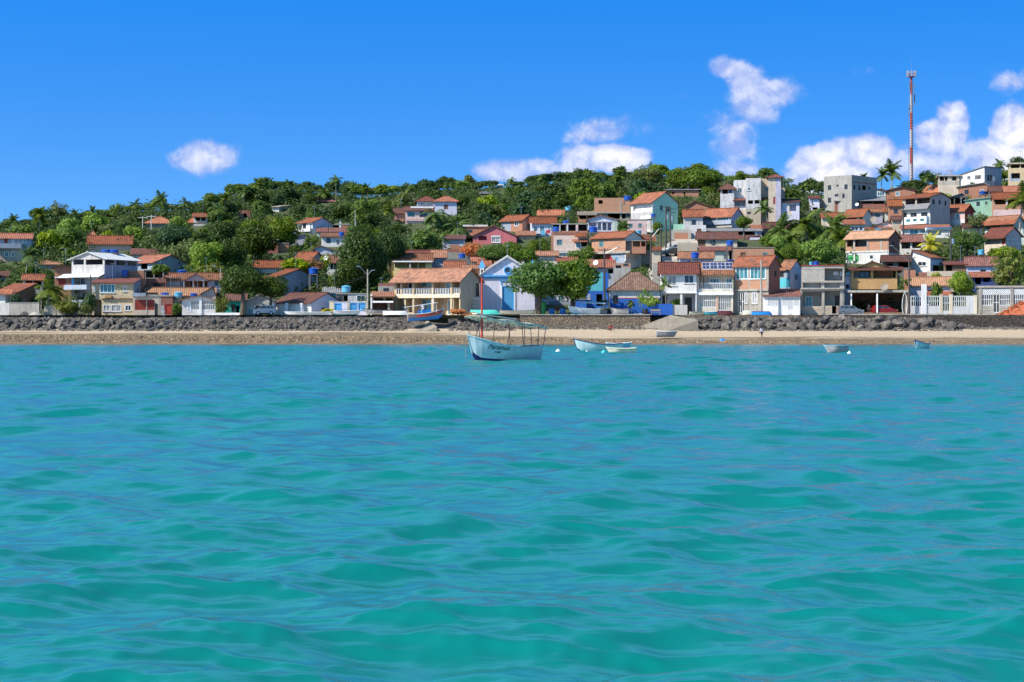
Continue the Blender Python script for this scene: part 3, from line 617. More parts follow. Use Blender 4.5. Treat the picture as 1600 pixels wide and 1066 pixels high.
def H(key, label, f, x0, x1, yE, yB, roof, wall, side=0, D=None, d=6.0, th=None, op=(), sop=(), bands=(), sbands=(), add=(), swall=None, o=.5, cat='house', name='house', vis=None, vd=1.5, rr=None, full=0, hang=0):
    fx, fy, fs = FR[f]; U = lambda x: fx + x / fs; V = lambda y: fy + y / fs
    px0, px1, pyE, pyB = U(x0), U(x1), V(yE), V(yB); sp = side / fs
    if D is None: D = float(Dof(pyB))
    phi = math.atan(((px0 + px1) / 2 - 800) / FOC)
    if side == 0: r = -phi * .8
    else:
        t = R(th) if th else math.asin(min(.62, abs(sp) / (7.0 * FOC / D)))
        t = max(t, R(5)); r = -phi + (t if side < 0 else -t)
    if rr is not None: r = R(rr)
    u = (math.cos(r), math.sin(r)); v = (-math.sin(r), math.cos(r)); xc = (px0 + px1) / 2; Pc = ((xc - 800) / FOC * D, D)
    a0, _ = hit(px0, Pc, u); a1, _ = hit(px1, Pc, u); Lc = (Pc[0] + a0 * u[0], Pc[1] + a0 * u[1]); w = a1 - a0
    Rc = (Pc[0] + a1 * u[0], Pc[1] + a1 * u[1])
    if side > 0: d = max(2.0, min(16, hit(px1 + sp, Rc, v)[0]))
    if side < 0: d = max(2.0, min(16, hit(px0 + sp, Lc, v)[0]))
    zv = zat(pyB, D); zE = zat(pyE, D)
    zg = min(gz(px0, Lc[1]), gz(px1, Rc[1])); zb = min(zg, zv) - .4
    if hang: zb = zv
    T = thing(name, label, cat, (Lc[0], Lc[1], zb), r)
    ze = zE - zb
    mats = [wall]; 
    def mid(m):
        if m not in mats: mats.append(m)
        return mats.index(m)
    sw = mid(swall) if swall else 0
    tfF = lambda a, z, i: (a, i, z); tfR = lambda a, z, i: (w - i, a, z); tfL = lambda a, z, i: (i, d - a, z); tfB = lambda a, z, i: (w - a, d - i, z)
    def fl(px, py):   # front plane pixel -> local
        a, t = hit(U(px), Lc, u); return a, zat(V(py), t) - zb
    def sl_(px, py):
        C = Rc if side >= 0 else Lc
        a, t = hit(U(px), C, v); return (a if side >= 0 else d - a), zat(V(py), t) - zb
    def conv(lst, g):
        out = []
        for (xa, ya, xb, yb, k) in lst:
            a, zt = g(xa, ya); b, _ = g(xb, ya); _, zl = g((xa + xb) / 2, yb)
            if a > b: a, b = b, a
            k, dep = (k.split(':') + ['0'])[:2]
            dp = float(dep) or (vd if k[0] == 'v' else (.8 if k in ('g', 'x', 'xr', 'gx', 'gd') else .16))
            out.append((a, b, zl, zt, min(dp, d - .3), k))
        return out
    bF = [(fl(xa, ya)[0], fl(xb, ya)[0], fl(xa, yb)[1], fl(xa, ya)[1], mid(m)) for (xa, ya, xb, yb, m) in bands]
    bS = []
    for (xa, ya, xb, yb, m) in sbands:
        a, zt = sl_(xa, ya); b, _ = sl_(xb, ya); bS.append((min(a, b), max(a, b), sl_(xa, yb)[1], zt, mid(m)))
    fh = conv(op, fl); sh = conv(sop, sl_)
    mb = MB(); pend = []
    # roof geometry
    rt = roof[0]; rmat = roof[2] if len(roof) > 2 else None
    hF = hR = hL = hB_ = ze
    rb = MB()
    def P(x, y, z): return Vector((x, y, z))
    if rt == 'gx':
        ym = d / 2; xm, ym_ = Lc[0] + (Rc[0] - Lc[0]) / 2 + v[0] * d / 2, (Lc[1] + Rc[1]) / 2 + v[1] * d / 2
        zr = max(ze + .3, min(zat(V(roof[1]), ym_) - zb, ze + d * .42)); s = (zr - ze) / (d / 2); e = o
        rb.slab([P(-e * .6, -e, ze - e * s + .12), P(w + e * .6, -e, ze - e * s + .12), P(w + e * .6, ym, zr + .12), P(-e * .6, ym, zr + .12)], .11)
        rb.slab([P(w + e * .6, d + e, ze - e * s + .12), P(-e * .6, d + e, ze - e * s + .12), P(-e * .6, ym, zr + .12), P(w + e * .6, ym, zr + .12)], .11)
        rb.tube([P(-e * .6, ym, zr + .14), P(w + e * .6, ym, zr + .14)], .12, 6)
        mb.poly([tfR(0, ze, 0), tfR(d, ze, 0), tfR(d / 2, zr, 0)], [(0, ze), (d, ze), (d / 2, zr)], sw); mb.poly([tfL(0, ze, 0), tfL(d, ze, 0), tfL(d / 2, zr, 0)], [(0, ze), (d, ze), (d / 2, zr)], sw)
    elif rt == 'gy':
        ax = fl(roof[3], yE)[0] if len(roof) > 3 else w / 2; ax = min(max(ax, w * .1), w * .9)
        zr = fl(roof[3] if len(roof) > 3 else (x0 + x1) / 2, roof[1])[1]; e = o; s1 = (zr - ze) / ax; s2 = (zr - ze) / (w - ax)
        rb.slab([P(-e, d + .3, ze - e * s1 + .12), P(-e, -.4, ze - e * s1 + .12), P(ax, -.4, zr + .12), P(ax, d + .3, zr + .12)], .11)
        rb.slab([P(w + e, -.4, ze - e * s2 + .12), P(w + e, d + .3, ze - e * s2 + .12), P(ax, d + .3, zr + .12), P(ax, -.4, zr + .12)], .11)
        rb.tube([P(ax, -.4, zr + .14), P(ax, d + .3, zr + .14)], .12, 6)
        mb.poly([tfF(0, ze, 0), tfF(w, ze, 0), tfF(ax, zr, 0)], [(0, ze), (w, ze), (ax, zr)], 0); mb.poly([tfB(0, ze, 0), tfB(w, ze, 0), tfB(w - ax, zr, 0)], [(0, ze), (w, ze), (w - ax, zr)], 0)
    elif rt == 'hip':
        e = o; zr = min(zat(V(roof[1]), D + d / 2) - zb, ze + d * .42); zr = max(zr, ze + .3); s = (zr - ze) / (d / 2); k = min(d / 2, w * .42); zz = ze - e * s + .12
        A_, B_, C_, D_ = P(-e, -e, zz), P(w + e, -e, zz), P(w + e, d + e, zz), P(-e, d + e, zz); R1, R2 = P(k, d / 2, zr + .12), P(w - k, d / 2, zr + .12)
        rb.slab([A_, B_, R2, R1], .11); rb.slab([C_, D_, R1, R2], .11); rb.slab([B_, C_, R2], .11); rb.slab([D_, A_, R1], .11); rb.tube([R1, R2], .12, 6)
        for q in ((A_, R1), (B_, R2)): rb.tube([q[0] + P(0, 0, .03), q[1] + P(0, 0, .03)], .1, 5)
    elif rt == 'shed':
        yb = d; t = Lc[1] + v[1] * d / 2; zr = max(min(zat(V(roof[1]), (Lc[1] + Rc[1]) / 2 + v[1] * d) - zb, ze + d * .35), ze + .2); s = (zr - ze) / d; e = o
        rb.slab([P(-e * .5, -e, ze - e * s + .12), P(w + e * .5, -e, ze - e * s + .12), P(w + e * .5, d + .2, zr + .12), P(-e * .5, d + .2, zr + .12)], .11)
        mb.poly([tfR(0, ze, 0), tfR(d, ze, 0), tfR(d, zr, 0)], [(0, ze), (d, ze), (d, zr)], sw); mb.poly([tfL(0, ze, 0), tfL(d, ze, 0), tfL(0, zr, 0)], [(0, ze), (d, ze), (0, zr)], sw); hB_ = zr
    elif rt == 'sx':   # rises to the right, roof=('sx', y at right, mat)
        zr = fl(x1, roof[1])[1]; e = o * .6
        rb.slab([P(-e, -e, ze + .12), P(w + e, -e, zr + .12), P(w + e, d + e, zr + .12), P(-e, d + e, ze + .12)], .12)
        for tf in (tfF,): mb.poly([tf(0, ze, 0), tf(w, ze, 0), tf(w, zr, 0)], [(0, ze), (w, ze), (w, zr)], 0)
        mb.poly([tfB(0, ze, 0), tfB(w, ze, 0), tfB(0, zr, 0)], [(0, ze), (w, ze), (0, zr)], 0); hR = zr
    elif rt == 'flat':
        th_ = roof[1] if len(roof) > 1 and roof[1] else .16; ov = o if len(roof) > 3 else .12
        rb.box((-ov, -ov, ze + .003), (w + ov, d + ov, ze + th_))
    elif rt == 'par':   # roof slab hidden behind a parapet
        rb.box((.12, .12, ze - .45), (w - .12, d - .12, ze - .3)); rmat = rmat or 'concrete'
    if rt != 'none':
        rf_ = rb.build('roof', rmat or 'concrete', T); rf_['label'] = rf_.get('label') or ''
        del rf_['label']
    # walls
    rq = random.Random(key)
    if not fh and ze > 2.6 and w > 2.6 and rt != 'none' and cat == 'house' and not hang:
        nwin = max(1, int(w / 3.2)); zt_ = ze - .75
        for i in range(nwin):
            c_ = w * (i + .5) / nwin + rq.uniform(-.25, .25); fh.append((c_ - .45, c_ + .45, zt_ - 1.0, zt_, .16, rq.choice(['k', 'w', 'm', 'k', 's'])))
    if not sh and side and d > 3.2 and ze > 2.4 and cat == 'house' and not hang: c_ = d * rq.uniform(.35, .6); sh.append((c_ - .4, c_ + .4, ze - 1.7, ze - .8, .16, rq.choice(['k', 'w', 'm'])))
    if cat == 'house' and rq.random() < .38 and not hang:
        a_ = MB(); xa_, ya_ = w * rq.uniform(.2, .8), d * .5; zt_ = ze + d * .2; hh_ = rq.uniform(1.6, 2.6); a_.tube([(xa_, ya_, ze - .2), (xa_, ya_, zt_ + hh_)], .03, 5)
        for q_ in range(4): a_.box((xa_ - .35 + .05 * q_, ya_ - .3 + q_ * .18, zt_ + hh_ - .12), (xa_ + .35 - .05 * q_, ya_ - .27 + q_ * .18, zt_ + hh_ - .09))
        a_.box((xa_ - .02, ya_ - .35, zt_ + hh_ - .14), (xa_ + .02, ya_ + .4, zt_ + hh_ - .1)); a_.build('antenna', 'metal', T)
    hsF = facade(mb, tfF, w, 0, hF, fh, bF, 0); hsS = []
    if side >= 0: hsS = facade(mb, tfR, d, 0, hR, sh, bS, sw); facade(mb, tfL, d, 0, ze, [], [], sw)
    else: hsS = facade(mb, tfL, d, 0, ze, sh, bS, sw); facade(mb, tfR, d, 0, hR, [], [], sw)
    facade(mb, tfB, w, 0, hB_, [], [], 0)
    mb.poly([(.05, .05, ze - .06), (.05, d - .05, ze - .06), (w - .05, d - .05, ze - .06), (w - .05, .05, ze - .06)], mi=0)
    mb.build('wall', mats, T)
    for hs, tf in ((hsF, tfF), (hsS, tfR if side >= 0 else tfL)):
        for (a, b, c, dd, dep, k) in hs:
            if k != 'o' and k != 'v': fill(k, tf, a, b, c, dd, T)
    for it in add:
        nm, xa, ya, xb, yb, out, inn, m = it[:8]; onside = len(it) > 8
        g = sl_ if onside else fl; a, zt = g(xa, ya); b, _ = g(xb, ya); _, zl = g((xa + xb) / 2, yb); B = MB()
        if a > b: a, b = b, a
        if nm.startswith('awn'):   # sloped strip
            B.slab([P(a, -out, zl), P(b, -out, zl), P(b, .05, zt), P(a, .05, zt)], .09); B.build('awning', m, T); continue
        if nm in ('window', 'door', 'grille', 'railing'):   # set on a recessed wall at depth inn
            k = out; tf = (lambda a_, z_, i_: (a_, inn + i_, z_)); fill(k, tf, a, b, zl, zt, T); continue
        if nm == 'round':
            n = 20; rr_ = (zt - zl) / 2; ca, cz = (a + b) / 2, (zt + zl) / 2; ri = [Vector((ca + rr_ * math.cos(6.2832 * i / n), 0, cz + rr_ * math.sin(6.2832 * i / n))) for i in range(n)]
            B.tube([p + P(0, -.05, 0) for p in ri] + [ri[0] + P(0, -.05, 0)], .13, 5, cap=False); fo = B.build('window', m, T); B = MB(); B.poly([p + P(0, -.02, 0) for p in ri]); B.build('pane', 'glass', fo); continue
        if onside: B.box((w - inn if side >= 0 else -out, a, zl), (w + out if side >= 0 else inn, b, zt))
        else: B.box((a, -out, zl), (b, inn, zt))
        B.build(nm, m, T)
    xs = [px0, px1, px1 + sp if side > 0 else px1, px0 + sp if side < 0 else px0]
    ytop = min(V(roof[1]) if len(roof) > 1 and roof[1] and roof[1] > 3 else pyE, pyE)
    RECTS.append((min(xs), max(xs), ytop, V(vis) if vis else pyB, D, label, full))
    HB[key] = dict(T=T, D=D, u=u, v=v, L=Lc, w=w, d=d, zb=zb, ze=ze, px=(px0, px1), pyE=pyE)
    return T
def wallrun(key, label, f, x0, x1, yT, yB, mat, D, op=(), cols=(), colmat='trim', cap=None, name='garden_wall', cat='wall', th=.18, gate=None, rr=0):
    fx, fy, fs = FR[f]; px0, px1 = fx + x0 / fs, fx + x1 / fs; a, b = P3(px0, fy + yT / fs, D), P3(px1, fy + yB / fs, D); zb = min(b.z, gz(px0, D)) - .2
    T = thing(name, label, cat, (a.x, D, zb), 0); w = b.x - a.x; ht = a.z - zb; mb = MB(); tf = lambda q, z, i: (q, i, z); tb = lambda q, z, i: (w - q, th - i, z)
    g = lambda X, Y: (P3(fx + X / fs, fy + Y / fs, D).x - a.x, P3(fx, fy + Y / fs, D).z - zb)
    hs = []
    for (xa, ya, xb, yb, k) in op: p, zt = g(xa, ya); q, zl = g(xb, yb); hs.append((p, q, zl, zt, th, k))
    done = facade(mb, tf, w, 0, ht, [(a_, b_, c, d_, th, 'o') for (a_, b_, c, d_, e, k) in hs], []); facade(mb, tb, w, 0, ht, [(w - b_, w - a_, c, d_, .01, 'o') for (a_, b_, c, d_, e, k) in hs], [])
    mb.box((0, .01, ht), (w, th - .01, ht + .02)); mb.poly([(0, 0, 0), (0, 0, ht), (0, th, ht), (0, th, 0)]); mb.poly([(w, 0, 0), (w, th, 0), (w, th, ht), (w, 0, ht)])
    mb.build('panel', mat, T)
    for (a_, b_, c, d_, e, k) in hs:
        if k != 'o': fill(k, tf, max(a_, .04), min(b_, w - .04), max(c, .02), min(d_, ht - .03), T)
    for (xa, xb, yt) in cols:
        p, zt = g(xa, yt); q, _ = g(xb, yt); c = MB(); c.box((p, -.06, 0), (q, th + .06, zt)); c.box((p - .04, -.1, zt), (q + .04, th + .1, zt + .1)); c.build('post', colmat, T)
    if cap: c = MB(); c.box((-.03, -.06, ht + .023), (w + .03, th + .06, ht + .1)); c.build('coping', cap, T)
    RECTS.append((px0, px1, fy + yT / fs, fy + yB / fs, D, label, 0)); return T
# ------------------------------------------------------------------ the houses, from the left to the right; pixel positions read off the photograph
# --- far left
H('a1', 'two storey blue grey house with long balcony and orange roof at the left edge', 'A', -70, 290, 75, 290, ('gx', 35, 't_orange'), 'bluegrey', d=7, op=[(40, 80, 70, 118, 'dr'), (108, 80, 137, 125, 'c'), (160, 84, 185, 125, 'w'), (208, 84, 246, 122, 't'), (40, 198, 80, 245, 'w'), (104, 200, 135, 245, 'w')], add=[('balcony', -70, 122, 200, 168, .9, 0, 'greyblue'), ('railing', -30, 245, 140, 275, .5, 0, 'trim')], bands=[(-80, 170, 300, 300, 'beige')])
H('a2', 'low white house with double orange roof behind the left white panel fence', 'A', -60, 137, 585, 700, ('shed', 495, 't_orange'), 'white', side=190, D=270, swall='brown', op=[(48, 590, 132, 672, 'v')], add=[('awning', -60, 545, 130, 590, .7, 0, 't_orange')])
H('a3', 'small open orange roofed carport on posts above the left fence', 'A', 215, 400, 458, 540, ('gx', 414, 't_orange'), 'offwhite', D=283, d=5, op=[(235, 465, 300, 540, 'o'), (310, 465, 385, 540, 'o')])
H('a4', 'old red brick house with arched roofline beside the white three storey house', 'A', 505, 660, 345, 620, ('gy', 330, 't_oldred', 590), 'brick', D=281, d=6, op=[(540, 445, 608, 503, 'dr')], bands=[(500, 560, 665, 640, 'mustard')], add=[('ledge', 505, 432, 640, 442, .3, 0, 'trim')])
H('a5', 'big whitish three storey house with open top floor and pale sheet roof', 'A', 663, 967, 265, 795, ('gy', 205, 'fibre', 820), 'dirtywhite', side=308, th=40, D=274, swall='lavender', o=.7, op=[(677, 271, 776, 318, 'o'), (793, 271, 950, 318, 'o'), (680, 436, 835, 508, 'v'), (670, 556, 840, 645, 'v'), ], sop=[(975, 270, 1062, 322, 'o'), (1078, 275, 1165, 325, 'o'), (1180, 280, 1262, 330, 'o')],  # lavender side wall: the shade of that face is put into its colour
  add=[('awn', 590, 405, 967, 432, 1.4, 0, 'trim'), ('balcony', 625, 508, 835, 550, .9, 0, 'bluegrey'), ('window', 690, 440, 735, 500, 'w', 1.4, ''), ('door', 770, 440, 825, 508, 'dt', 1.4, ''), ('window', 695, 590, 745, 640, 't', 1.4, '')], bands=[(660, 430, 840, 560, 'skyblue'), (660, 555, 860, 800, 'greyblue')])
H('a6', 'two storey cream house clad in speckled stone with a wide white window', 'A', 852, 1235, 488, 800, ('shed', 448, 't_red'), 'cladding', side=65, D=266.5, swall='greyblue', op=[(864, 515, 886, 570, 'w'), (925, 498, 1065, 580, 't'), (1140, 515, 1172, 568, 'c'), (870, 642, 940, 800, 'v'), (953, 690, 1018, 752, 'c'), (1028, 688, 1122, 752, 'c'), (1155, 690, 1215, 745, 'w')], add=[('ledge', 940, 628, 1235, 638, .25, 0, 'brown'), ('flower_box', 975, 600, 1035, 626, .4, 0, 'mustard')])
wallrun('w1', 'stained grey concrete garden wall behind the gravel heap at far left', 'A', 88, 362, 672, 802, 'concrete', 263, cap='concrete')
wallrun('w2', 'white panelled fence at the left edge of the shore road', 'A', -90, 86, 676, 802, 'offwhite', 263)
wallrun('w3', 'low weathered wooden plank fence among bushes left of the cream stone house', 'A', 408, 718, 698, 795, 'concrete', 264, cols=[(650, 660, 692), (512, 520, 692)], colmat='oldwood')
H('k1', 'peach house with long orange tiled roof half hidden above the white three storey house', 'K', 860, 1290, 822, 905, ('gx', 750, 't_orange'), 'peach', d=8, add=[('chimney', 1120, 762, 1150, 800, -3, 4, 'brick')])
H('k2', 'house with small steep orange roof peeping from trees at left hillside', 'K', 862, 945, 765, 800, ('hip', 705, 't_orange'), 'peach', d=5)
H('k3', 'low shed with reddish tiled roof right of the peach house in the trees', 'K', 1285, 1540, 925, 965, ('shed', 872, 't_pinkred'), 'offwhite', d=5)
H('k4', 'pale pink low roofs glimpsed between trees behind the left palms', 'K', 370, 610, 1025, 1060, ('shed', 985, 't_salmon'), 'lavender', d=5)
H('a11', 'brown roofed hut among bushes at the left edge', 'A', -60, 75, 425, 450, ('shed', 380, 't_oldred'), 'beige', d=4)
H('l1', 'grey house under a long orange hipped roof behind palms on the left hillside', 'L', -20, 240, 618, 665, ('hip', 565, 't_bright'), 'grey', d=7)
H('l2', 'house with orange hipped roof to the right of the dark palms on the left hillside', 'L', 400, 555, 610, 640, ('hip', 552, 't_bright'), 'peach', d=6)
H('l3', 'white post veranda with tiny orange roof near the dark left palm', 'L', 455, 595, 556, 600, ('gx', 530, 't_orange'), 'offwhite', d=4, D=372, op=[(475, 560, 520, 598, 'o'), (530, 560, 572, 598, 'o')])
H('l4', 'unfinished brick block house high in the trees at left', 'L', 893, 1010, 495, 575, ('par',), 'brick', side=0, d=5, op=[(940, 525, 975, 560, 'o')], bands=[(950, 490, 1010, 575, 'brickdark')])
H('l5', 'pale flat roofed house near the hill crest left of the tall lone palm', 'L', 1225, 1292, 462, 502, ('shed', 446, 'fibretan'), 'white', side=110, swall='beige')
H('m6', 'thin red roof just under the crest beside the tall lone palm', 'M', 285, 460, 408, 425, ('gx', 390, 't_pinkred'), 'offwhite', d=5)
H('n7', 'grey sheet roof showing in the wood at the middle of the hill', 'N', 632, 740, 332, 345, ('shed', 312, 'fibregrey'), 'brown', d=4)
H('n8', 'tiny white house on the wooded crest under the cloud', 'N', 800, 850, 252, 262, ('shed', 243, 'fibre'), 'white', d=4)
# --- frame B
H('b1', 'house with broad orange roof and big blue grey gable wall', 'B', 0, 240, 300, 425, ('gx', 236, 't_orange'), 'greyblue', side=302, th=50, vis=410, op=[(120, 312, 180, 360, 'o')], swall='greyblue')
H('b2', 'orange brick box room with grey block face beside the cream stone house', 'B', 8, 148, 372, 460, ('par',), 'brick', D=277, d=4)
H('b3', 'dark red brick house with flat top and a barred window', 'B', 160, 352, 447, 560, ('par',), 'brickdark', D=280, d=5, op=[(230, 485, 345, 520, 'gd')])
H('b2b', 'grey pergola hut holding a white tank behind the red brick wall', 'B', 150, 330, 372, 450, ('flat', .12), 'grey', D=285, d=4, op=[(165, 380, 235, 440, 'o'), (245, 380, 320, 440, 'o')])
H('b4', 'peach house with red and salmon roofs and a gabled porch on white columns', 'B', 352, 862, 456, 565, ('gx', 404, 't_salmon'), 'peach', D=284, d=7, op=[(482, 470, 512, 530, 'dk'), (528, 468, 595, 560, 'v'), (615, 468, 690, 560, 'v'), (708, 468, 735, 560, 'v'), (800, 460, 835, 512, 'k')], bands=[(350, 450, 520, 570, 'offwhite'), (738, 450, 870, 570, 'lilac')],
  add=[('column', 508, 462, 526, 562, .35, -.1, 'trim'), ('column', 596, 465, 614, 562, .35, -.1, 'trim'), ('column', 692, 465, 708, 562, .35, -.1, 'trim'), ('door', 578, 470, 600, 520, 'dk', 1.4, ''), ('door', 668, 472, 690, 552, 'dk', 1.4, '')])
H('b4g', 'small gabled porch roof in front of the peach house', 'B', 528, 738, 458, 468, ('gy', 402, 't_salmon', 628), 'palepink', D=282.4, d=3, o=.3, hang=1)
H('b5', 'low house with long pale salmon roof behind the blue water tanks', 'B', 160, 800, 600, 660, ('gx', 540, 't_light'), 'beige', D=275.5, d=6)
H('b5a', 'shop front with flat concrete slab and red lattice windows', 'B', 46, 302, 612, 802, ('flat', .3), 'beige', D=266, d=6, op=[(64, 642, 168, 738, 'xr'), (178, 642, 244, 738, 'xr'), (246, 682, 276, 800, 'dk')], add=[('column', 168, 636, 178, 802, .05, 0, 'concrete'), ('column', 285, 630, 306, 802, .12, 0, 'concrete'), ('balcony', 48, 580, 165, 612, .6, -.05, 'greyblue')])
H('b5b', 'brown brick house with red door under a flat slab beside the white garage', 'B', 303, 412, 612, 802, ('flat', .25), 'brickdark', D=266.4, d=6, op=[(340, 682, 404, 772, 'dr'), (310, 700, 332, 760, 'w')], bands=[(300, 740, 345, 805, 'offwhite')])
H('b6', 'white gabled garage with vertical slatted openings', 'B', 500, 812, 648, 802, ('gy', 606, 't_salmon', 662), 'white', D=266, d=7, o=.6, op=[(584, 648, 658, 738, 'g'), (684, 640, 800, 736, 'g'), (555, 665, 584, 756, 'dw')], add=[('column', 658, 625, 682, 802, .15, 0, 'trim')])
H('b7', 'dark red tiled roof rising behind the white slatted garage', 'B', 655, 812, 600, 640, ('gy', 530, 't_oldred', 785), 'offwhite', D=272, d=4)
H('b8', 'turquoise house with brown tiled roof beside the dark shade tree', 'B', 905, 1086, 650, 802, ('shed', 592, 't_oldred'), 'teal', D=267, d=5, op=[(955, 686, 995, 755, 'dk'), (1000, 700, 1030, 800, 'o')])
H('b9', 'white grey gabled house behind the big dark shade tree', 'B', 1092, 1364, 655, 802, ('gy', 588, 'fibre', 1230), 'offwhite', D=268.5, d=6, op=[(1110, 720, 1160, 800, 'dt'), (1180, 700, 1330, 800, 'v')])
wallrun('w4', 'long low white wall in front of the turquoise house', 'B', 722, 1040, 764, 803, 'white', 263.4)
H('b10', 'long white house with orange roof above the big dark shade tree', 'B', 1165, 1425, 342, 400, ('gx', 287, 't_orange'), 'white', d=6)
H('b11', 'small house with thin pink roof in the trees left of the brick ruin', 'L', 1400, 1480, 700, 740, ('flat', .1), 'lavender', d=4)
# --- frame C
H('c1', 'large lavender grey gabled house with orange roof above the shade tree', 'C', 100, 212, 430, 610, ('gx', 366, 't_orange'), 'lavender', side=358, th=50, op=[], sop=[(415, 485, 442, 525, 'm'), (540, 518, 565, 572, 'w')], swall='lavender')
H('c2', 'white house with old dark red roof and lilac gable end by the road', 'C', 182, 512, 668, 797, ('gx', 586, 't_oldred'), 'white', side=285, th=45, D=266.5, swall='lilac', op=[(284, 690, 310, 762, 'dt'), (396, 690, 440, 757, 'dt'), (470, 710, 488, 740, 'w')], add=[('column', 306, 674, 326, 797, .9, -.6, 'trim'), ('column', 443, 674, 463, 797, .9, -.6, 'trim'), ('column', 186, 674, 206, 797, .9, -.6, 'trim')])
wallrun('w5', 'garden wall of blue and white panels between cream pillars', 'C', 700, 1035, 668, 800, 'lilac', 264.8, op=[(728, 675, 790, 742, 'b'), (868, 672, 935, 745, 'b'), (946, 672, 1022, 745, 'b')], cols=[(680, 722, 660), (845, 866, 664), (1015, 1032, 664)], colmat='cream', cap='trim')
H('c3', 'low dark grey building with flat top and windows behind the blue panelled wall', 'C', 745, 1020, 592, 700, ('flat', .15), 'darkgrey', D=271, d=5, op=[(760, 610, 800, 650, 'k'), (812, 605, 848, 655, 'o'), (930, 600, 1015, 660, 'w')], bands=[(850, 590, 1020, 700, 'stain')])
H('c3b', 'grey shed with rusty sheet roof right of the lavender gable', 'C', 625, 800, 580, 640, ('shed', 530, 'fibregrey'), 'cyan', D=276, d=6)
H('c4', 'small brown house with salmon lean-to roof left of the big tan house', 'C', 1072, 1275, 612, 790, ('shed', 572, 't_salmon'), 'brown', D=268, d=5, op=[(1090, 625, 1180, 660, 'v'), (1200, 625, 1265, 660, 'v'), (1085, 670, 1210, 760, 'v')], add=[('awning', 1080, 652, 1270, 666, 1.0, 0, 'trim'), ('column', 1060, 590, 1074, 790, .1, 0, 'trim'), ('column', 1220, 665, 1238, 790, .6, -.4, 'cream')])
H('c5', 'grey block wall house with brick top just left of the tan house roof', 'C', 1130, 1300, 490, 620, ('par',), 'block', D=276, d=5, bands=[(1130, 488, 1290, 515, 'brickdark')])
H('c6', 'small white house with orange roof and dark window beside the giant mango tree', 'C', 605, 835, 60, 165, ('shed', 28, 't_salmon'), 'white', op=[(652, 70, 690, 118, 'k'), (746, 88, 770, 132, 'm')], d=6)
H('c7', 'lilac gabled house with salmon roof left of the giant mango tree', 'C', 482, 792, 206, 240, ('gy', 143, 't_salmon', 592), 'lilac', vis=236, d=6)
H('c8', 'low house with flat orange roof and pink gable end', 'C', 352, 512, 266, 310, ('gx', 207, 't_orange'), 'palepink', side=112, th=38)
H('c9', 'little white house with dark red roof and porch under the giant mango tree', 'C', 655, 790, 300, 410, ('shed', 236, 't_red'), 'offwhite', d=5, op=[(690, 306, 712, 360, 'o'), (722, 306, 742, 360, 'o')])
H('c10', 'dark red brick ruin with flat top left of the orange brick hut', 'C', 98, 205, 88, 205, ('flat', .1), 'brickdark', d=5, op=[(150, 130, 175, 190, 'o')])
H('c10b', 'orange brick hut with thin slab roof', 'C', 212, 302, 122, 195, ('flat', .12), 'brick', d=4, o=.3)
H('c11', 'grey roofed veranda house with white column left of the small palms', 'C', 258, 452, 75, 140, ('sx', 40, 'fibregrey'), 'lavender', d=5, op=[(268, 82, 340, 110, 'o'), (350, 75, 380, 115, 'w')], add=[('column', 292, 72, 306, 115, .2, -.05, 'trim')])
# --- frame M / N
H('m1', 'white hillside house with orange roof and balcony', 'M', 92, 240, 614, 715, ('gx', 574, 't_orange'), 'white', side=190, th=48, swall='lilac', op=[(112, 625, 138, 690, 'v'), (146, 622, 178, 685, 'k'), (212, 625, 234, 685, 'w')], sop=[(318, 625, 334, 652, 'w')], add=[('balcony', 90, 680, 240, 706, .7, 0, 'white')])
H('m2', 'white slab roofed terrace house right of the white balcony house', 'M', 432, 600, 635, 690, ('flat', .25), 'offwhite', d=5, op=[(440, 640, 500, 668, 'o'), (525, 640, 590, 668, 'v')], add=[('column', 505, 605, 520, 670, .1, 0, 'trim'), ('awn', 530, 640, 592, 665, .8, 0, 't_salmon')])
H('m3', 'low house under a long reddish roof above the small white house', 'M', 285, 585, 706, 752, ('shed', 668, 't_pinkred'), 'greenwhite', d=5, op=[(440, 712, 480, 745, 'o')])
H('m5', 'upper white house with wide red hipped roof in the trees left of centre', 'M', 1262, 1440, 405, 480, ('hip', 364, 't_red'), 'white', side=0, d=8, D=388, op=[(1298, 420, 1336, 438, 'w'), (1368, 424, 1410, 440, 'w')])
H('m5c', 'right wing with orange hip roof partly behind palms near the white hill house', 'N', 175, 400, 405, 470, ('hip', 362, 't_orange'), 'lilac', d=7, D=386)
H('m5b', 'pinkish hillside house with two big dark windows under a thin red roof', 'M', 1150, 1425, 495, 622, ('gx', 462, 't_pinkred'), 'palepink', d=7, op=[(1168, 508, 1240, 558, 'm'), (1290, 505, 1366, 560, 'k')], add=[('terrace', 1200, 452, 1430, 470, -1, 3, 'white'), ('balcony', 1150, 575, 1400, 600, .3, 0, 'palepink')])
H('m5d', 'small rust red roofed annex left of the pinkish hillside house', 'M', 1040, 1148, 520, 590, ('gx', 476, 't_oldred'), 'rose', d=5)
H('n4', 'pink gabled house with arched openings and white framed window', 'N', 560, 985, 745, 835, ('gy', 645, 't_salmon', 762), 'pink', vis=830, d=9, o=.3, rr=-2, op=[(612, 742, 694, 788, 'v'), (740, 758, 828, 812, 'c')], add=[('gutter', 738, 742, 830, 756, .1, 0, 'white')])
H('n4l', 'shaded left porch of the pink gabled house', 'N', 462, 558, 745, 835, ('flat', .1), 'rose', D=349, d=6, op=[(480, 752, 552, 795, 'o')])
H('n4r', 'peach right wing of the pink gabled house under the sloping salmon roof', 'N', 987, 1170, 738, 835, ('shed', 700, 't_salmon'), 'peach', D=350, d=6, op=[(1060, 760, 1085, 810, 'm')])
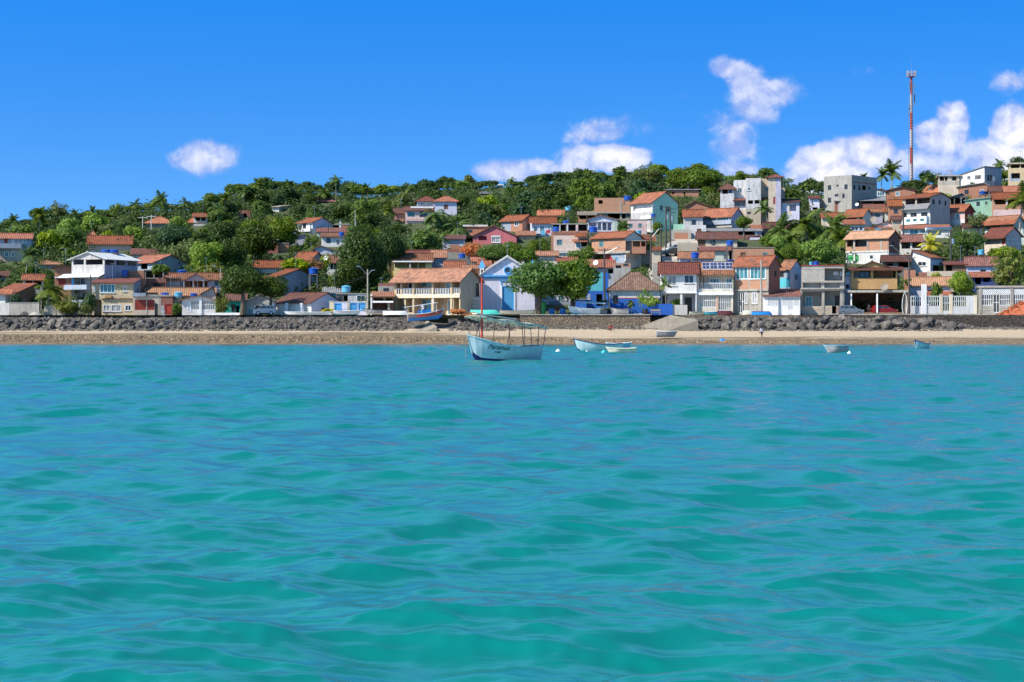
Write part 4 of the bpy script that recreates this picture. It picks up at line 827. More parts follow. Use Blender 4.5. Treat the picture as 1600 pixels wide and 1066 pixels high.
H('n5', 'brick house with white flat roof edge behind the pink house porch', 'N', 458, 705, 655, 770, ('flat', .14), 'brick', d=6, op=[(510, 685, 552, 712, 'k')], add=[('ledge', 458, 636, 705, 654, .3, 0, 'offwhite')])
H('n6', 'low lavender and brick house with dark red roof left of the pink house', 'N', 255, 480, 775, 880, ('shed', 738, 't_oldred'), 'lavender', d=5, op=[(312, 828, 330, 860, 'w'), (430, 825, 460, 845, 'w')], bands=[(320, 832, 520, 880, 'brick')])
H('e7', 'grey wall house with brown brick top and a blue tank in front', 'N', 285, 560, 872, 985, ('par',), 'grey', d=5, bands=[(280, 865, 565, 905, 'brickdark')])
H('e7b', 'dark blue grey wall house below the blue tank behind the tan house', 'E', 575, 800, 262, 340, ('par',), 'darkgrey', D=300, d=4, op=[(700, 300, 740, 330, 'w')])
H('e8', 'house with old orange roof directly behind the tan house', 'E', 565, 745, 352, 420, ('gx', 294, 't_orange'), 'brown', D=281, d=7)
H('e8b', 'house with low salmon roof between the tan house and the church spire', 'E', 745, 905, 352, 430, ('gx', 325, 't_salmon'), 'brick', D=279, d=5)
H('e9', 'small rose house with orange hip roof left of the leafy hillside tree', 'E', 952, 1075, 212, 300, ('hip', 176, 't_orange'), 'rose', d=5, op=[(985, 225, 1015, 280, 'w')])
H('e9b', 'low roofs stepping down left of the church gable', 'E', 880, 1010, 330, 370, ('gx', 282, 't_orange'), 'rose', d=5)
H('e9c', 'small orange roof left of the rose house', 'E', 808, 925, 290, 330, ('shed', 245, 't_orange'), 'offwhite', d=5)
H('n10', 'brick house with neat orange roof above the pink house', 'N', 832, 1042, 594, 705, ('gx', 548, 't_orange'), 'greyblue', side=122, th=40, swall='brick', op=[(965, 605, 1005, 650, 'w')], bands=[(930, 590, 1045, 710, 'brick')])
H('n11', 'white lilac house with teal doors and old orange roof', 'N', 1120, 1372, 620, 745, ('gx', 566, 't_orange'), 'lilac', d=7, op=[(1152, 640, 1190, 715, 'dt'), (1212, 640, 1260, 715, 'dt'), (1290, 640, 1318, 680, 't')], add=[('column', 1120, 622, 1135, 740, .7, -.5, 'trim'), ('balcony', 1130, 700, 1270, 728, .5, -.1, 'offwhite')])
H('n12', 'upper cream house with bright orange roof under the cyan tank', 'N', 1198, 1450, 540, 585, ('gx', 496, 't_bright'), 'cream', d=6)
# --- frame E: the tan house and the yellow house
H('e1', 'yellow house with salmon roof and shaded balcony', 'E', 92, 445, 292, 430, ('gx', 222, 't_salmon'), 'yellow', D=303, d=7, op=[(100, 300, 232, 346, 'v'), (248, 300, 310, 350, 'v'), (318, 300, 385, 352, 'v')], add=[('ledge', 85, 284, 450, 296, .6, 0, 'trim'), ('column', 236, 296, 246, 360, .4, -.2, 'offwhite')])
H('e1l', 'narrow yellow wing with pale roof at the left of the yellow house', 'E', 35, 98, 225, 400, ('shed', 165, 't_salmon'), 'yellow', D=305, d=6)
H('e1b', 'lilac pink house with red and salmon roof right of the yellow house', 'E', 445, 572, 250, 372, ('gx', 190, 't_salmon'), 'lavender', D=309, d=8, op=[(484, 270, 510, 332, 'w')])
H('e1c', 'gable with dark red roof behind the yellow house', 'E', 190, 450, 235, 300, ('gx', 190, 't_red'), 'rose', D=312, d=6)
H('e2', 'big tan two storey house with salmon roof and deep verandas on both floors', 'E', 95, 706, 455, 790, ('gx', 362, 't_salmon'), 'tan', side=175, th=32, swall='beige', D=267, o=.9, vd=1.7,
  op=[(115, 460, 150, 596, 'vr'), (163, 460, 262, 596, 'vr'), (285, 460, 440, 596, 'vr'), (464, 460, 612, 596, 'vr'), (640, 460, 700, 590, 'vr'), (110, 630, 186, 760, 'v'), (202, 630, 262, 760, 'v'), (284, 630, 438, 775, 'v'), (466, 628, 614, 785, 'v'), (645, 628, 694, 735, 'v')],
  sop=[(850, 490, 880, 612, 'k')], add=[('slab', 92, 598, 708, 626, .25, -.02, 'cream'), ('window', 290, 466, 438, 525, 'm', 1.6, ''), ('door', 522, 468, 600, 594, 'dt', 1.6, ''), ('window', 300, 640, 430, 740, 'm', 1.6, ''), ('door', 540, 640, 600, 782, 'dt', 1.6, ''), ('window', 170, 480, 250, 590, 'w', 1.6, ''), ('window', 205, 640, 260, 740, 'w', 1.6, ''), ('window', 118, 640, 182, 735, 'w', 1.6, ''), ('column', 270, 460, 284, 788, .14, -.02, 'tan'), ('column', 444, 460, 462, 788, .14, -.02, 'tan'), ('column', 616, 460, 636, 788, .14, -.02, 'tan')])
wallrun('w6', 'white picket gate between the tan house and the church', 'E', 775, 884, 626, 790, 'offwhite', 267.5, op=[(780, 632, 880, 785, 'g')], name='picket_gate', cat='gate', th=.08)
# --- church
H('church', 'small white and blue church with round window and little spire', 'O', 234, 745, 238, 578, ('gy', 72, 'white', 490), 'lilac', D=270, d=16, o=.25, rr=1.2, cat='church', name='church',
  op=[(442, 338, 552, 572, 'db')], add=[('cornice', 230, 238, 750, 252, .35, 0, 'skyblue'), ('cornice', 234, 258, 746, 270, .15, 0, 'skyblue'), ('lintel', 420, 280, 572, 290, .2, 0, 'skyblue'), ('pilaster', 430, 290, 440, 335, .08, 0, 'skyblue'), ('pilaster', 552, 290, 562, 335, .08, 0, 'skyblue'), ('door_frame', 430, 335, 441, 572, .12, 0, 'trim'), ('door_frame', 553, 335, 564, 572, .12, 0, 'trim'), ('round', 464, 162, 522, 222, 0, 0, 'skyblue'), ('pilaster', 234, 270, 246, 578, .06, 0, 'white'), ('turret', 236, 168, 274, 238, .1, .9, 'white'), ('turret', 706, 168, 742, 238, .1, .9, 'white'), ('cross_base', 480, 62, 502, 80, .1, .4, 'white')])
def church_bits():
    c = HB['church']; T = c['T']; fx, fy, fs = FR['O']
    for xx in (255, 724):
        a, t = hit(fx + xx / fs, c['L'], c['u']); z0 = zat(fy + 168 / fs, t) - c['zb']; z1 = zat(fy + 92 / fs, t) - c['zb']
        mb = MB(); w_ = .55
        for i in range(4):
            q = [(a - w_, -.15), (a + w_, -.15), (a + w_, .95), (a - w_, .95)]; p0, p1 = q[i], q[(i + 1) % 4]; mb.poly([(*p0, z0 + .003), (*p1, z0 + .003), (a, .4, z1)])
        mb.poly([(a - w_, -.15, z0 + .003), (a - w_, .95, z0 + .003), (a + w_, .95, z0 + .003), (a + w_, -.15, z0 + .003)])
        mb.build('spire', 'skyblue', T)
        m2 = MB(); m2.box((a - .16, -.13, z0 - .95), (a + .16, -.101, z0 - .3)); m2.build('bell_opening', 'darkwood', T)
    a, t = hit(fx + 490 / fs, c['L'], c['u']); z = zat(fy + 62 / fs, t) - c['zb']; mb = MB(); mb.tube([(a, .2, z - .02), (a, .2, z + 2.2)], .04, 5); mb.tube([(a - .35, .2, z + 1.7), (a + .35, .2, z + 1.7)], .04, 5); mb.build('cross', 'metal', T)
    # coping along the gable
    zr = zat(fy + 72 / fs, t) - c['zb']; mb = MB(); ze = c['ze']; w = c['w']
    for (p, q) in (((.9, ze + .95), (a, zr + .35)), ((a, zr + .35), (w - .9, ze + .95))):
        mb.slab([(p[0], -.25, p[1]), (q[0], -.25, q[1]), (q[0], .3, q[1]), (p[0], .3, p[1])], .16)
    mb.build('coping', 'white', T)
church_bits()
# --- frame P: middle of the hill
H('p1', 'big unfinished brick building with flat top beside the mint house', 'P', 456, 830, 462, 705, ('par',), 'brickpale', side=0, d=8, op=[(500, 486, 545, 524, 'o'), (598, 626, 724, 680, 'o'), (745, 628, 785, 678, 'o'), (792, 628, 828, 670, 'k')], add=[('slab', 450, 612, 832, 624, .5, 0, 'concrete'), ('column', 724, 500, 742, 690, .06, 0, 'concrete'), ('column', 578, 624, 592, 690, .06, 0, 'concrete')], bands=[(480, 625, 835, 720, 'grey')])
H('p1b', 'brick veranda house with pale sheet roof left of the unfinished brick building', 'P', 290, 475, 640, 725, ('shed', 606, 'fibretan'), 'brick', d=5, op=[(300, 645, 372, 680, 'o'), (390, 645, 470, 672, 'o')])
H('p2', 'tall mint green house with white front and big orange roof', 'P', 836, 1062, 510, 795, ('gx', 414, 't_orange'), 'white', side=265, th=48, swall='mint', op=[(862, 520, 1058, 588, 'v:.5')], sop=[(1078, 535, 1100, 582, 'c'), (1140, 540, 1166, 588, 'k'), (1212, 552, 1240, 602, 'k'), (1290, 738, 1318, 790, 'dt')], bands=[(836, 625, 1062, 800, 'dirtywhite')], add=[('slab', 950, 652, 1062, 682, .4, 0, 'white')])
H('p2b', 'pink house with teal shutters just below the mint house', 'P', 805, 1005, 690, 805, ('flat', .12), 'palepink', D=357, d=4, op=[(808, 728, 856, 775, 'm'), (912, 725, 952, 772, 'm')])
H('p3', 'white house with lavender gable and open columned porch', 'P', 388, 702, 690, 808, ('gy', 646, 't_salmon', 520), 'lilac', d=7, o=.4, op=[(400, 718, 480, 795, 'vr'), (492, 718, 528, 800, 'v'), (542, 718, 584, 800, 'v'), (594, 718, 634, 800, 'v')], bands=[(640, 690, 705, 810, 'greenwhite')], add=[('beam', 392, 708, 640, 718, .1, 0, 'greyblue'), ('door', 494, 722, 526, 796, 'dw', 1.3, ''), ('window', 545, 724, 580, 760, 'w', 1.3, '')])
H('p4', 'open sided upper storey with grey slab roof above the brick house with blue shutter', 'P', 12, 388, 738, 830, ('flat', .15), 'darkgrey', D=333, d=6, op=[(28, 742, 92, 805, 'o'), (108, 742, 160, 805, 'o'), (190, 742, 262, 805, 'o'), (292, 742, 378, 805, 'o')], bands=[(0, 806, 390, 840, 'brick')], add=[('column', 170, 740, 182, 812, .08, 0, 'offwhite'), ('column', 266, 740, 288, 812, .08, 0, 'palepink'), ('column', 94, 740, 104, 812, .08, 0, 'offwhite')])
H('f4', 'bare brick house with pale mortar courses and a blue grey shutter', 'F', 362, 700, 20, 285, ('par',), 'brickwhite', D=325, d=5, op=[(414, 84, 464, 136, 'm'), (590, 108, 634, 165, 'dt'), (642, 108, 698, 150, 'o')], bands=[(380, 10, 700, 48, 'brickdark'), (362, 10, 384, 210, 'brick'), (360, 212, 700, 290, 'stain')], add=[('awn', 580, 25, 698, 60, 1.2, 0, 't_orange'), ('awn', 555, 80, 702, 106, 1.2, 0, 't_orange'), ('ledge', 358, 186, 705, 212, .3, 0, 'offwhite')])
H('f5', 'brick house over a grey lower floor with orange roof and side balcony', 'F', 738, 1050, 68, 335, ('gx', 20, 't_orange'), 'brickpale', side=150, th=40, swall='offwhite', op=[(806, 100, 848, 156, 'm'), (770, 225, 850, 300, 'v'), (860, 225, 915, 300, 'v')], sop=[(1055, 100, 1105, 200, 'v')], bands=[(736, 206, 1100, 340, 'greyblue')], add=[('ledge', 736, 204, 1100, 216, .4, 0, 'concrete'), ('column', 852, 216, 862, 330, .06, 0, 'concrete'), ('column', 1044, 216, 1056, 330, .06, 0, 'offwhite')])
H('f5b', 'shaded balcony with thin awning at the right of the brick house', 'F', 1110, 1240, 98, 215, ('flat', .1), 'brick', D=312, d=4, hang=1, op=[(1118, 104, 1185, 152, 'o'), (1195, 108, 1235, 150, 'o')])
H('f5c', 'cream house with orange roof behind the double utility poles', 'F', 1165, 1300, 100, 200, ('shed', 50, 't_orange'), 'beige', D=318, d=6, op=[(1238, 132, 1256, 170, 'w')])
H('f6', 'long orange lean-to roof stepping down right of the leafy trees', 'F', 640, 955, 345, 480, ('shed', 275, 't_orange'), 'greyblue', D=284, d=8, op=[(890, 360, 935, 400, 'o')], bands=[(700, 320, 960, 352, 'brickdark')])
H('f6b', 'grey block house with open windows left of the brown roofed blue house', 'F', 940, 1098, 305, 480, ('par',), 'grey', D=281, d=5, op=[(960, 320, 1010, 350, 'o'), (1030, 310, 1075, 330, 'k')], bands=[(940, 300, 1098, 340, 'brickpale')])
H('f6c', 'blue two tone house behind the two leafy trees', 'F', 690, 892, 392, 770, ('par',), 'blue', D=274, d=6, op=[(780, 590, 835, 700, 'o'), (700, 595, 722, 640, 'w')], bands=[(690, 390, 842, 560, 'cyan')])
H('f6d', 'bright blue low wall house between the leafy trees and the brown roofed house', 'F', 590, 690, 640, 772, ('flat', .1), 'blue', D=273, d=4)
H('f6w', 'white walled house behind the trunks of the two leafy trees', 'F', 60, 585, 560, 775, ('par',), 'lilac', D=277, d=5, bands=[(340, 655, 590, 780, 'greyblue')])
H('f8', 'pale salmon roof peeping over the leafy trees beside the church', 'F', 90, 420, 232, 300, ('gx', 200, 't_salmon'), 'offwhite', D=304, d=5)
H('f8b', 'orange roof patch behind the crown of the right leafy tree', 'F', 420, 600, 290, 330, ('shed', 250, 't_orange'), 'beige', D=300, d=5)
H('f7', 'blue and white house with old brown hipped tile roof', 'F', 902, 1372, 545, 768, ('hip', 393, 't_old'), 'white', D=268, d=11, o=.5, rr=-3, op=[(934, 602, 982, 682, 'dk')], bands=[(900, 632, 1375, 770, 'blue'), (985, 624, 1375, 633, 'redpaint')])
wallrun('w7', 'low bright blue garden wall in front of the leafy bush', 'G', 20, 302, 682, 778, 'blue', 264.5)
wallrun('w7b', 'low white garden wall right of the bright blue one', 'G', 304, 438, 692, 778, 'offwhite', 264.7)
H('g1', 'white two storey house with red roof and ragged eave shadow', 'G', 194, 524, 390, 772, ('gx', 306, 't_red'), 'white', D=268, d=7, o=.75, op=[(255, 420, 338, 515, 'c'), (408, 415, 498, 492, 'w'), (205, 585, 372, 772, 'v:2.5'), (392, 585, 515, 772, 'v:2.5')], add=[('door', 420, 620, 485, 770, 'dk', 2.4, ''), ('door', 208, 600, 250, 770, 'dk', 2.4, ''), ('ledge', 192, 573, 526, 583, .12, 0, 'trim')], rr=-4)
H('g2', 'cream two storey house with solar panels and a railed balcony', 'G', 527, 862, 405, 772, ('gx', 302, 't_salmon'), 'palecream', D=268.2, d=7, o=.4, vd=1.6, rr=-4, op=[(545, 415, 858, 545, 'vr'), (552, 600, 702, 712, 'g'), (726, 600, 842, 742, 'g')], add=[('window', 652, 442, 738, 510, 't', 1.5, ''), ('door', 802, 442, 855, 544, 'dt', 1.5, ''), ('ledge', 524, 574, 864, 598, .35, 0, 'trim'), ('column', 702, 600, 724, 770, .05, 0, 'peach'), ('shutter', 548, 420, 560, 540, .02, .1, 'wood'), ('shutter', 584, 420, 594, 540, .02, .1, 'wood')])
def solar():
    c = HB['g2']; T = c['T']; fx, fy, fs = FR['G']; zr = None
    ro = [o_ for o_ in T.children if o_.name.startswith('roof')][0]; vs = [v_.co for v_ in ro.data.vertices]; A_, B_, C_ = vs[0], vs[1], vs[2]; e1 = (B_ - A_).normalized(); up = (C_ - B_); e2 = up.normalized(); nn = e1.cross(e2).normalized()
    H0 = up.length; Wd = (B_ - A_).length
    for i in range(4):
        x0 = Wd * (.19 + .2 * i); P_ = [A_ + e1 * (x0 + (.0 if k in (0, 3) else Wd * .185)) + e2 * (H0 * (.38 if k < 2 else .93)) + nn * .12 for k in range(4)]; mb = MB(); mb.slab(P_, .05); f = mb.build('solar_panel', 'trim', T)
        for r_ in range(2):
            for q in range(2):
                a = P_[0] + (P_[1] - P_[0]) * (.03 + .48 * q) + (P_[3] - P_[0]) * (.03 + .48 * r_) + nn * .006; du = (P_[1] - P_[0]) * .455; dv = (P_[3] - P_[0]) * .455; m2 = MB(); m2.poly([a, a + du, a + du + dv, a + dv]); m2.build('cell', 'solar', f)
solar()
H('g3', 'two storey house of brick over grey plaster with large teal windows', 'G', 868, 1190, 327, 772, ('gx', 247, 't_orange'), 'concrete', side=105, th=24, D=267.6, swall='brickdark', o=.4, op=[(886, 336, 1000, 452, 't'), (1020, 334, 1162, 452, 't'), (912, 570, 966, 768, 'g'), (970, 575, 992, 680, 'w'), (1036, 577, 1086, 682, 'c')], bands=[(884, 460, 1004, 546, 'brickpale'), (1018, 460, 1170, 546, 'brickpale')], add=[('ledge', 866, 546, 1192, 562, .25, 0, 'concrete'), ('frame', 884, 450, 1165, 460, .05, 0, 'trim')])
H('g4', 'low white garage with red lean-to roof and lattice panels', 'G', 1142, 1482, 610, 772, ('shed', 548, 't_pinkred'), 'white', D=265.2, d=6, o=.35, op=[(1185, 620, 1296, 702, 'gx'), (1320, 620, 1365, 702, 'gx'), (1370, 622, 1416, 736, 'x'), (1426, 622, 1475, 702, 'gx')])
H('g5', 'small grey blue gabled house with bright orange roof above the white garage', 'I', 104, 206, 360, 545, ('gx', 282, 't_salmon'), 'greyblue', side=112, th=35, D=276, swall='lilac', op=[(110, 388, 146, 432, 'k')], bands=[(104, 445, 210, 530, 'cyan')], o=.35)
H('g6', 'unpainted grey block house with open upper terrace and arched lower porch', 'I', 318, 706, 328, 772, ('flat', .12, 'redpaint'), 'block', D=267, d=7, vd=2.2, op=[(524, 352, 692, 466, 'v'), (322, 486, 492, 532, 'v:.7'), (522, 486, 664, 532, 'v:.7'), (320, 568, 498, 702, 'v'), (523, 562, 668, 698, 'v'), (592, 700, 632, 770, 'o')], bands=[(300, 700, 592, 775, 'beige'), (524, 340, 706, 352, 'concrete')], add=[('ledge', 310, 470, 706, 484, .35, 0, 'concrete'), ('slab', 300, 534, 706, 546, .5, 0, 'concrete'), ('door', 350, 610, 414, 700, 'dt', 2.1, ''), ('door', 625, 605, 662, 698, 'dk', 2.1, ''), ('column', 498, 548, 522, 770, .1, -.02, 'concrete'), ('column', 668, 548, 692, 770, .1, -.02, 'concrete'), ('column', 300, 548, 318, 770, .12, .1, 'concrete')])
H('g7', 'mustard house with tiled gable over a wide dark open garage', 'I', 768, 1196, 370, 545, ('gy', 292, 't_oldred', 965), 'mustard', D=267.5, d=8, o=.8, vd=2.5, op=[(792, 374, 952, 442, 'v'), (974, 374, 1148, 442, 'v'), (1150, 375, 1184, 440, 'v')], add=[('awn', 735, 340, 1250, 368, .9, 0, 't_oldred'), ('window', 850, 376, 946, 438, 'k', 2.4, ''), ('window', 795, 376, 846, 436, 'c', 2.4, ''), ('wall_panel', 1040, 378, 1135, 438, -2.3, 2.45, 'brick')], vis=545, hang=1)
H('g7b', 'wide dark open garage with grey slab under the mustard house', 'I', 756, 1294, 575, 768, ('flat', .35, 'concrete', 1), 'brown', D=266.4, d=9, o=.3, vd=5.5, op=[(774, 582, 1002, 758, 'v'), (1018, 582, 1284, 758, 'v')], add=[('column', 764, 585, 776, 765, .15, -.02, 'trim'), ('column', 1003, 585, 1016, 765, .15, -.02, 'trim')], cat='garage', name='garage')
H('g7c', 'narrow white wall house squeezed between grey block and mustard houses', 'I', 715, 768, 395, 772, ('flat', .1), 'lilac', D=269, d=4, op=[(724, 396, 764, 424, 'gd'), (722, 500, 750, 540, 'o')])
H('g8', 'white house with bare brick upper floor and pale orange roof', 'I', 720, 1116, 70, 310, ('gx', 12, 't_light'), 'white', side=104, th=28, swall='brickdark', op=[(730, 86, 790, 152, 'o'), (806, 86, 914, 152, 'o'), (732, 230, 790, 282, 'n'), (806, 230, 840, 286, 'n'), (944, 232, 970, 262, 'k'), (1062, 230, 1088, 256, 'k')], bands=[(720, 78, 1120, 196, 'brickpale')], sbands=[(1100, 205, 1240, 320, 'offwhite')], add=[('column', 790, 78, 804, 200, .06, 0, 'concrete'), ('column', 914, 78, 930, 200, .06, 0, 'concrete'), ('column', 1042, 78, 1056, 200, .06, 0, 'concrete'), ('ledge', 718, 196, 1120, 204, .12, 0, 'offwhite')])
# --- frame G, behind the front row
H('g9', 'beige house with arched window, round window and old tile roofs', 'G', 528, 900, 78, 165, ('gx', 22, 't_oldred'), 'beige', d=7, op=[(536, 88, 604, 146, 's')], add=[('round', 656, 92, 690, 130, 0, 0, 'darkwood')])
H('g9b', 'beige annex with lower old tile roof and white balcony', 'G', 902, 1112, 90, 165, ('shed', 48, 't_oldred'), 'beige', D=350, d=5, op=[(905, 95, 934, 140, 'v'), (945, 95, 1010, 140, 'v')], add=[('balcony', 1015, 68, 1112, 112, .4, 0, 'lilac'), ('balcony', 1015, 125, 1112, 152, .4, 0, 'lilac')])
H('g10', 'cream green house with red roof strip and netting behind the solar panels', 'G', 560, 858, 188, 310, ('shed', 155, 't_red'), 'greenwhite', D=300, d=5, op=[(774, 226, 808, 268, 'm'), (825, 190, 850, 290, 'o')])
H('g11', 'lilac house with bright tiled roof behind the red roofed white house', 'G', 365, 678, 256, 335, ('gx', 206, 't_salmon'), 'lilac', D=286, d=6, op=[(438, 284, 465, 306, 'k')])
H('g12', 'old brick wall house with flat top behind the brick house with teal windows', 'G', 862, 1242, 162, 340, ('flat', .12, 'oldwood'), 'brickpale', D=296, d=6)
H('g13', 'low garage with pale flat roof in the beige sloping street', 'G', 290, 455, 28, 120, ('par',), 'brick', D=352, d=4, op=[(450, 10, 470, 30, 'o')])
H('g13b', 'stepped beige retaining wall terrace beside the sloping street', 'G', 350, 530, 115, 240, ('par',), 'beige', D=322, d=5, name='terrace_wall', cat='wall')
H('g13c', 'grey stepped yard wall by the foot of the sloping street', 'G', 120, 345, 300, 400, ('par',), 'concrete', D=284, d=5, op=[(170, 350, 190, 395, 'o')], name='yard_wall', cat='wall')
H('g13d', 'small beige house with orange roof beside the black utility poles', 'G', 20, 135, 100, 260, ('shed', 55, 't_orange'), 'beige', D=326, d=5, op=[(55, 130, 75, 165, 'w')])
H('g13e', 'lower beige hut with orange roof left of the sloping street', 'G', 108, 190, 185, 290, ('shed', 155, 't_orange'), 'beige', D=310, d=4)
H('g14', 'orange roof with dark gable right of the brick house with teal windows', 'I', -10, 60, 300, 400, ('gx', 240, 't_orange'), 'brickdark', D=278, d=5)
# --- frame Q
H('q1', 'tall weathered white concrete house stepping up in towers', 'Q', 835, 992, 256, 745, ('par',), 'stain', side=0, d=8, D=371, op=[(850, 350, 884, 388, 'w'), (858, 487, 910, 525, 'o'), (926, 485, 976, 522, 'o'), (850, 606, 886, 630, 'k')], bands=[(835, 580, 992, 750, 'beige')])
H('q1a', 'left block of the tall weathered house with red lean-to roof', 'Q', 715, 834, 276, 745, ('par',), 'stain', D=372.5, d=7, op=[(752, 360, 792, 406, 'm'), (716, 490, 830, 546, 'v')], add=[('awn', 695, 464, 832, 488, 1.0, 0, 't_red')], bands=[(715, 585, 834, 750, 'beige')])
H('q1b', 'weathered white wing with brown hipped roof at the left of the tall house', 'Q', 575, 714, 368, 600, ('hip', 318, 't_oldred'), 'stain', D=372, d=6, op=[(590, 374, 648, 420, 'o'), (655, 374, 688, 412, 'k')])
H('q1c', 'shaded tan block of the tall house with a teal window', 'Q', 993, 1146, 262, 745, ('par',), 'beige', D=373, d=7, op=[(1028, 346, 1068, 390, 'm'), (1110, 345, 1132, 360, 'w'), (994, 476, 1100, 520, 'v')], add=[('awn', 990, 455, 1105, 475, 1.0, 0, 't_red')])
H('q1d', 'square stair tower with small red cap roof on the tall house', 'Q', 1070, 1200, 246, 745, ('hip', 226, 't_red'), 'beige', D=371.5, d=4, o=.5, bands=[(1145, 240, 1205, 750, 'lavender')], op=[(1120, 450, 1140, 525, 'dr')])
H('q1e', 'tan low block at the right of the stair tower', 'Q', 1201, 1242, 358, 600, ('par',), 'beige', D=378, d=4)
H('q2', 'wide house with glazed balcony and long orange roof above the street', 'Q', 390, 690, 652, 795, ('gx', 578, 't_orange'), 'greyblue', side=115, th=35, swall='lavender', op=[(395, 655, 415, 705, 'w'), (438, 652, 520, 704, 'm'), (536, 652, 658, 702, 't')], add=[('balcony', 385, 706, 700, 742, .7, 0, 'bluegrey'), ('ledge', 400, 760, 700, 775, .4, 0, 'concrete')])
H('q2a', 'concrete left wing with orange roof of the glazed balcony house', 'Q', 188, 388, 655, 750, ('gx', 590, 't_orange'), 'stain', D=362, d=7)
H('q3', 'long open veranda with grey sheet roof below the glazed balcony house', 'Q', 425, 1000, 808, 880, ('shed', 782, 'fibregrey'), 'lavender', d=5, D=357, op=[(560, 810, 696, 858, 'o'), (716, 810, 804, 860, 'o'), (822, 810, 935, 862, 'o')], add=[('column', 698, 808, 712, 866, .1, 0, 'trim'), ('column', 806, 808, 820, 866, .1, 0, 'trim'), ('column', 936, 808, 950, 866, .1, 0, 'trim')])
H('q5', 'long low brick house with flat lavender roof at the wood edge', 'Q', 22, 345, 378, 440, ('flat', .12, 'lavender', 1), 'brick', d=5, op=[(64, 402, 94, 422, 'o'), (184, 402, 204, 426, 'o')])
H('q6', 'brick gabled house with patched orange roof above the mint house', 'Q', 185, 505, 565, 615, ('gy', 498, 't_salmon', 300), 'brick', d=7)
H('q7', 'low mint green house with sloping top by the sloping street', 'Q', 80, 345, 735, 805, ('par',), 'palemint', d=5, op=[(195, 754, 222, 785, 'k')])
H('q7b', 'grey walled yard with brick panel below the low mint house', 'Q', 55, 265, 792, 925, ('par',), 'concrete', D=348, d=4, bands=[(90, 825, 235, 925, 'brick')], name='yard_wall', cat='wall')
H('q7c', 'grey wall with slab steps left of the beige arched house', 'Q', 265, 420, 745, 910, ('par',), 'stain', D=352, d=5)
H('q8', 'lilac house with tan porch behind the palms right of the stair tower', 'Q', 1205, 1392, 505, 700, ('gx', 482, 't_oldred'), 'lilac', d=6, D=372, op=[(1290, 530, 1358, 598, 'v')], bands=[(1280, 500, 1310, 640, 'cream')])
H('q9', 'dark low house with brown roof in front of the palms below the tall house', 'Q', 1020, 1300, 775, 840, ('gx', 722, 't_oldred'), 'darkgrey', d=5, op=[(1080, 790, 1135, 808, 'o')])
H('q9b', 'orange roof with blue tarpaulin below the tall weathered house', 'Q', 900, 1018, 790, 820, ('shed', 748, 't_orange'), 'beige', D=360, d=5)
# --- frame R
H('r1', 'tall plain grey concrete building with small square windows on the crest', 'R', 448, 738, 232, 600, ('par',), 'grey', side=262, th=32, swall='grey', op=[(490, 330, 525, 380, 'k'), (583, 324, 600, 344, 'o'), (662, 322, 696, 372, 'k'), (490, 460, 525, 512, 'k'), (562, 422, 600, 448, 'k'), (640, 418, 666, 466, 'k')], sop=[(755, 324, 774, 376, 'k'), (808, 330, 828, 384, 'k'), (848, 330, 888, 380, 'o'), (910, 346, 930, 376, 'k')], sbands=[(738, 288, 1010, 300, 'brickdark')])
H('r2', 'small lilac house with red roof left of the grey concrete building', 'R', 300, 402, 468, 590, ('shed', 446, 't_red'), 'lilac', d=5, op=[(330, 560, 385, 588, 'o')])
H('r2b', 'low pale house behind the palms left of the grey concrete building', 'R', 402, 446, 470, 560, ('par',), 'offwhite', d=4)
H('r3', 'small white gabled house with teal glass front on the crest', 'R', 905, 1092, 398, 480, ('gy', 366, 't_red', 985), 'white', d=5, op=[(918, 404, 990, 450, 't'), (1003, 400, 1080, 442, 't')])
H('r4', 'red brick house with low roof and one white window', 'R', 1095, 1400, 385, 485, ('gy', 352, 't_red', 1260), 'brick', d=6, op=[(1194, 398, 1238, 442, 't')], add=[('awn', 1120, 440, 1320, 475, 1.0, 0, 't_salmon')])
H('r5', 'long dark open shed over a low brick wall', 'R', 560, 1085, 492, 605, ('shed', 462, 'fibregrey'), 'brickdark', d=6, op=[(600, 496, 690, 528, 'o'), (700, 496, 820, 524, 'o'), (840, 496, 950, 520, 'o'), (960, 496, 1070, 524, 'o')])
H('r6', 'house with twin orange roofs and dark windows left of the brick shed', 'R', 650, 860, 648, 770, ('gx', 578, 't_orange'), 'beige', side=88, th=35, swall='offwhite', op=[(662, 652, 725, 692, 'o'), (735, 654, 785, 690, 'k'), (822, 655, 848, 688, 'k')])
H('r6b', 'small cream house with sloping orange roof and two dark windows', 'R', 655, 868, 735, 840, ('shed', 690, 't_orange'), 'palecream', D=350, d=5, op=[(735, 768, 766, 796, 'k'), (774, 768, 800, 796, 'k'), (820, 764, 846, 796, 'k')], bands=[(700, 770, 870, 840, 'lilac')])
H('r6c', 'low orange roof left of the twin orange roofs behind the palm', 'R', 430, 640, 665, 740, ('gx', 625, 't_orange'), 'beige', D=364, d=6)
H('r7', 'shaded house with faded orange roof and satellite dish', 'R', 880, 1060, 610, 725, ('gx', 578, 't_salmon'), 'lavender', d=6, op=[(920, 620, 950, 655, 'o'), (975, 630, 1030, 660, 'k')])
H('r8', 'peach gabled house with low roofs in front beside the cyan tank', 'R', 945, 1238, 765, 838, ('gy', 706, 't_pinkred', 1108), 'palepink', d=6, add=[('awn', 870, 764, 982, 792, 1.2, 0, 't_salmon'), ('awn', 1010, 758, 1150, 782, 1.2, 0, 't_salmon')])
H('r9', 'stained greenish white wall house with stacked orange roofs above', 'R', 1082, 1250, 605, 735, ('shed', 545, 't_orange'), 'greenwhite', d=6, op=[(1195, 612, 1245, 642, 'o')])
H('r9b', 'stacked orange roof left of the three storey white house', 'R', 1120, 1262, 540, 600, ('gx', 490, 't_bright'), 'brick', D=372, d=5)
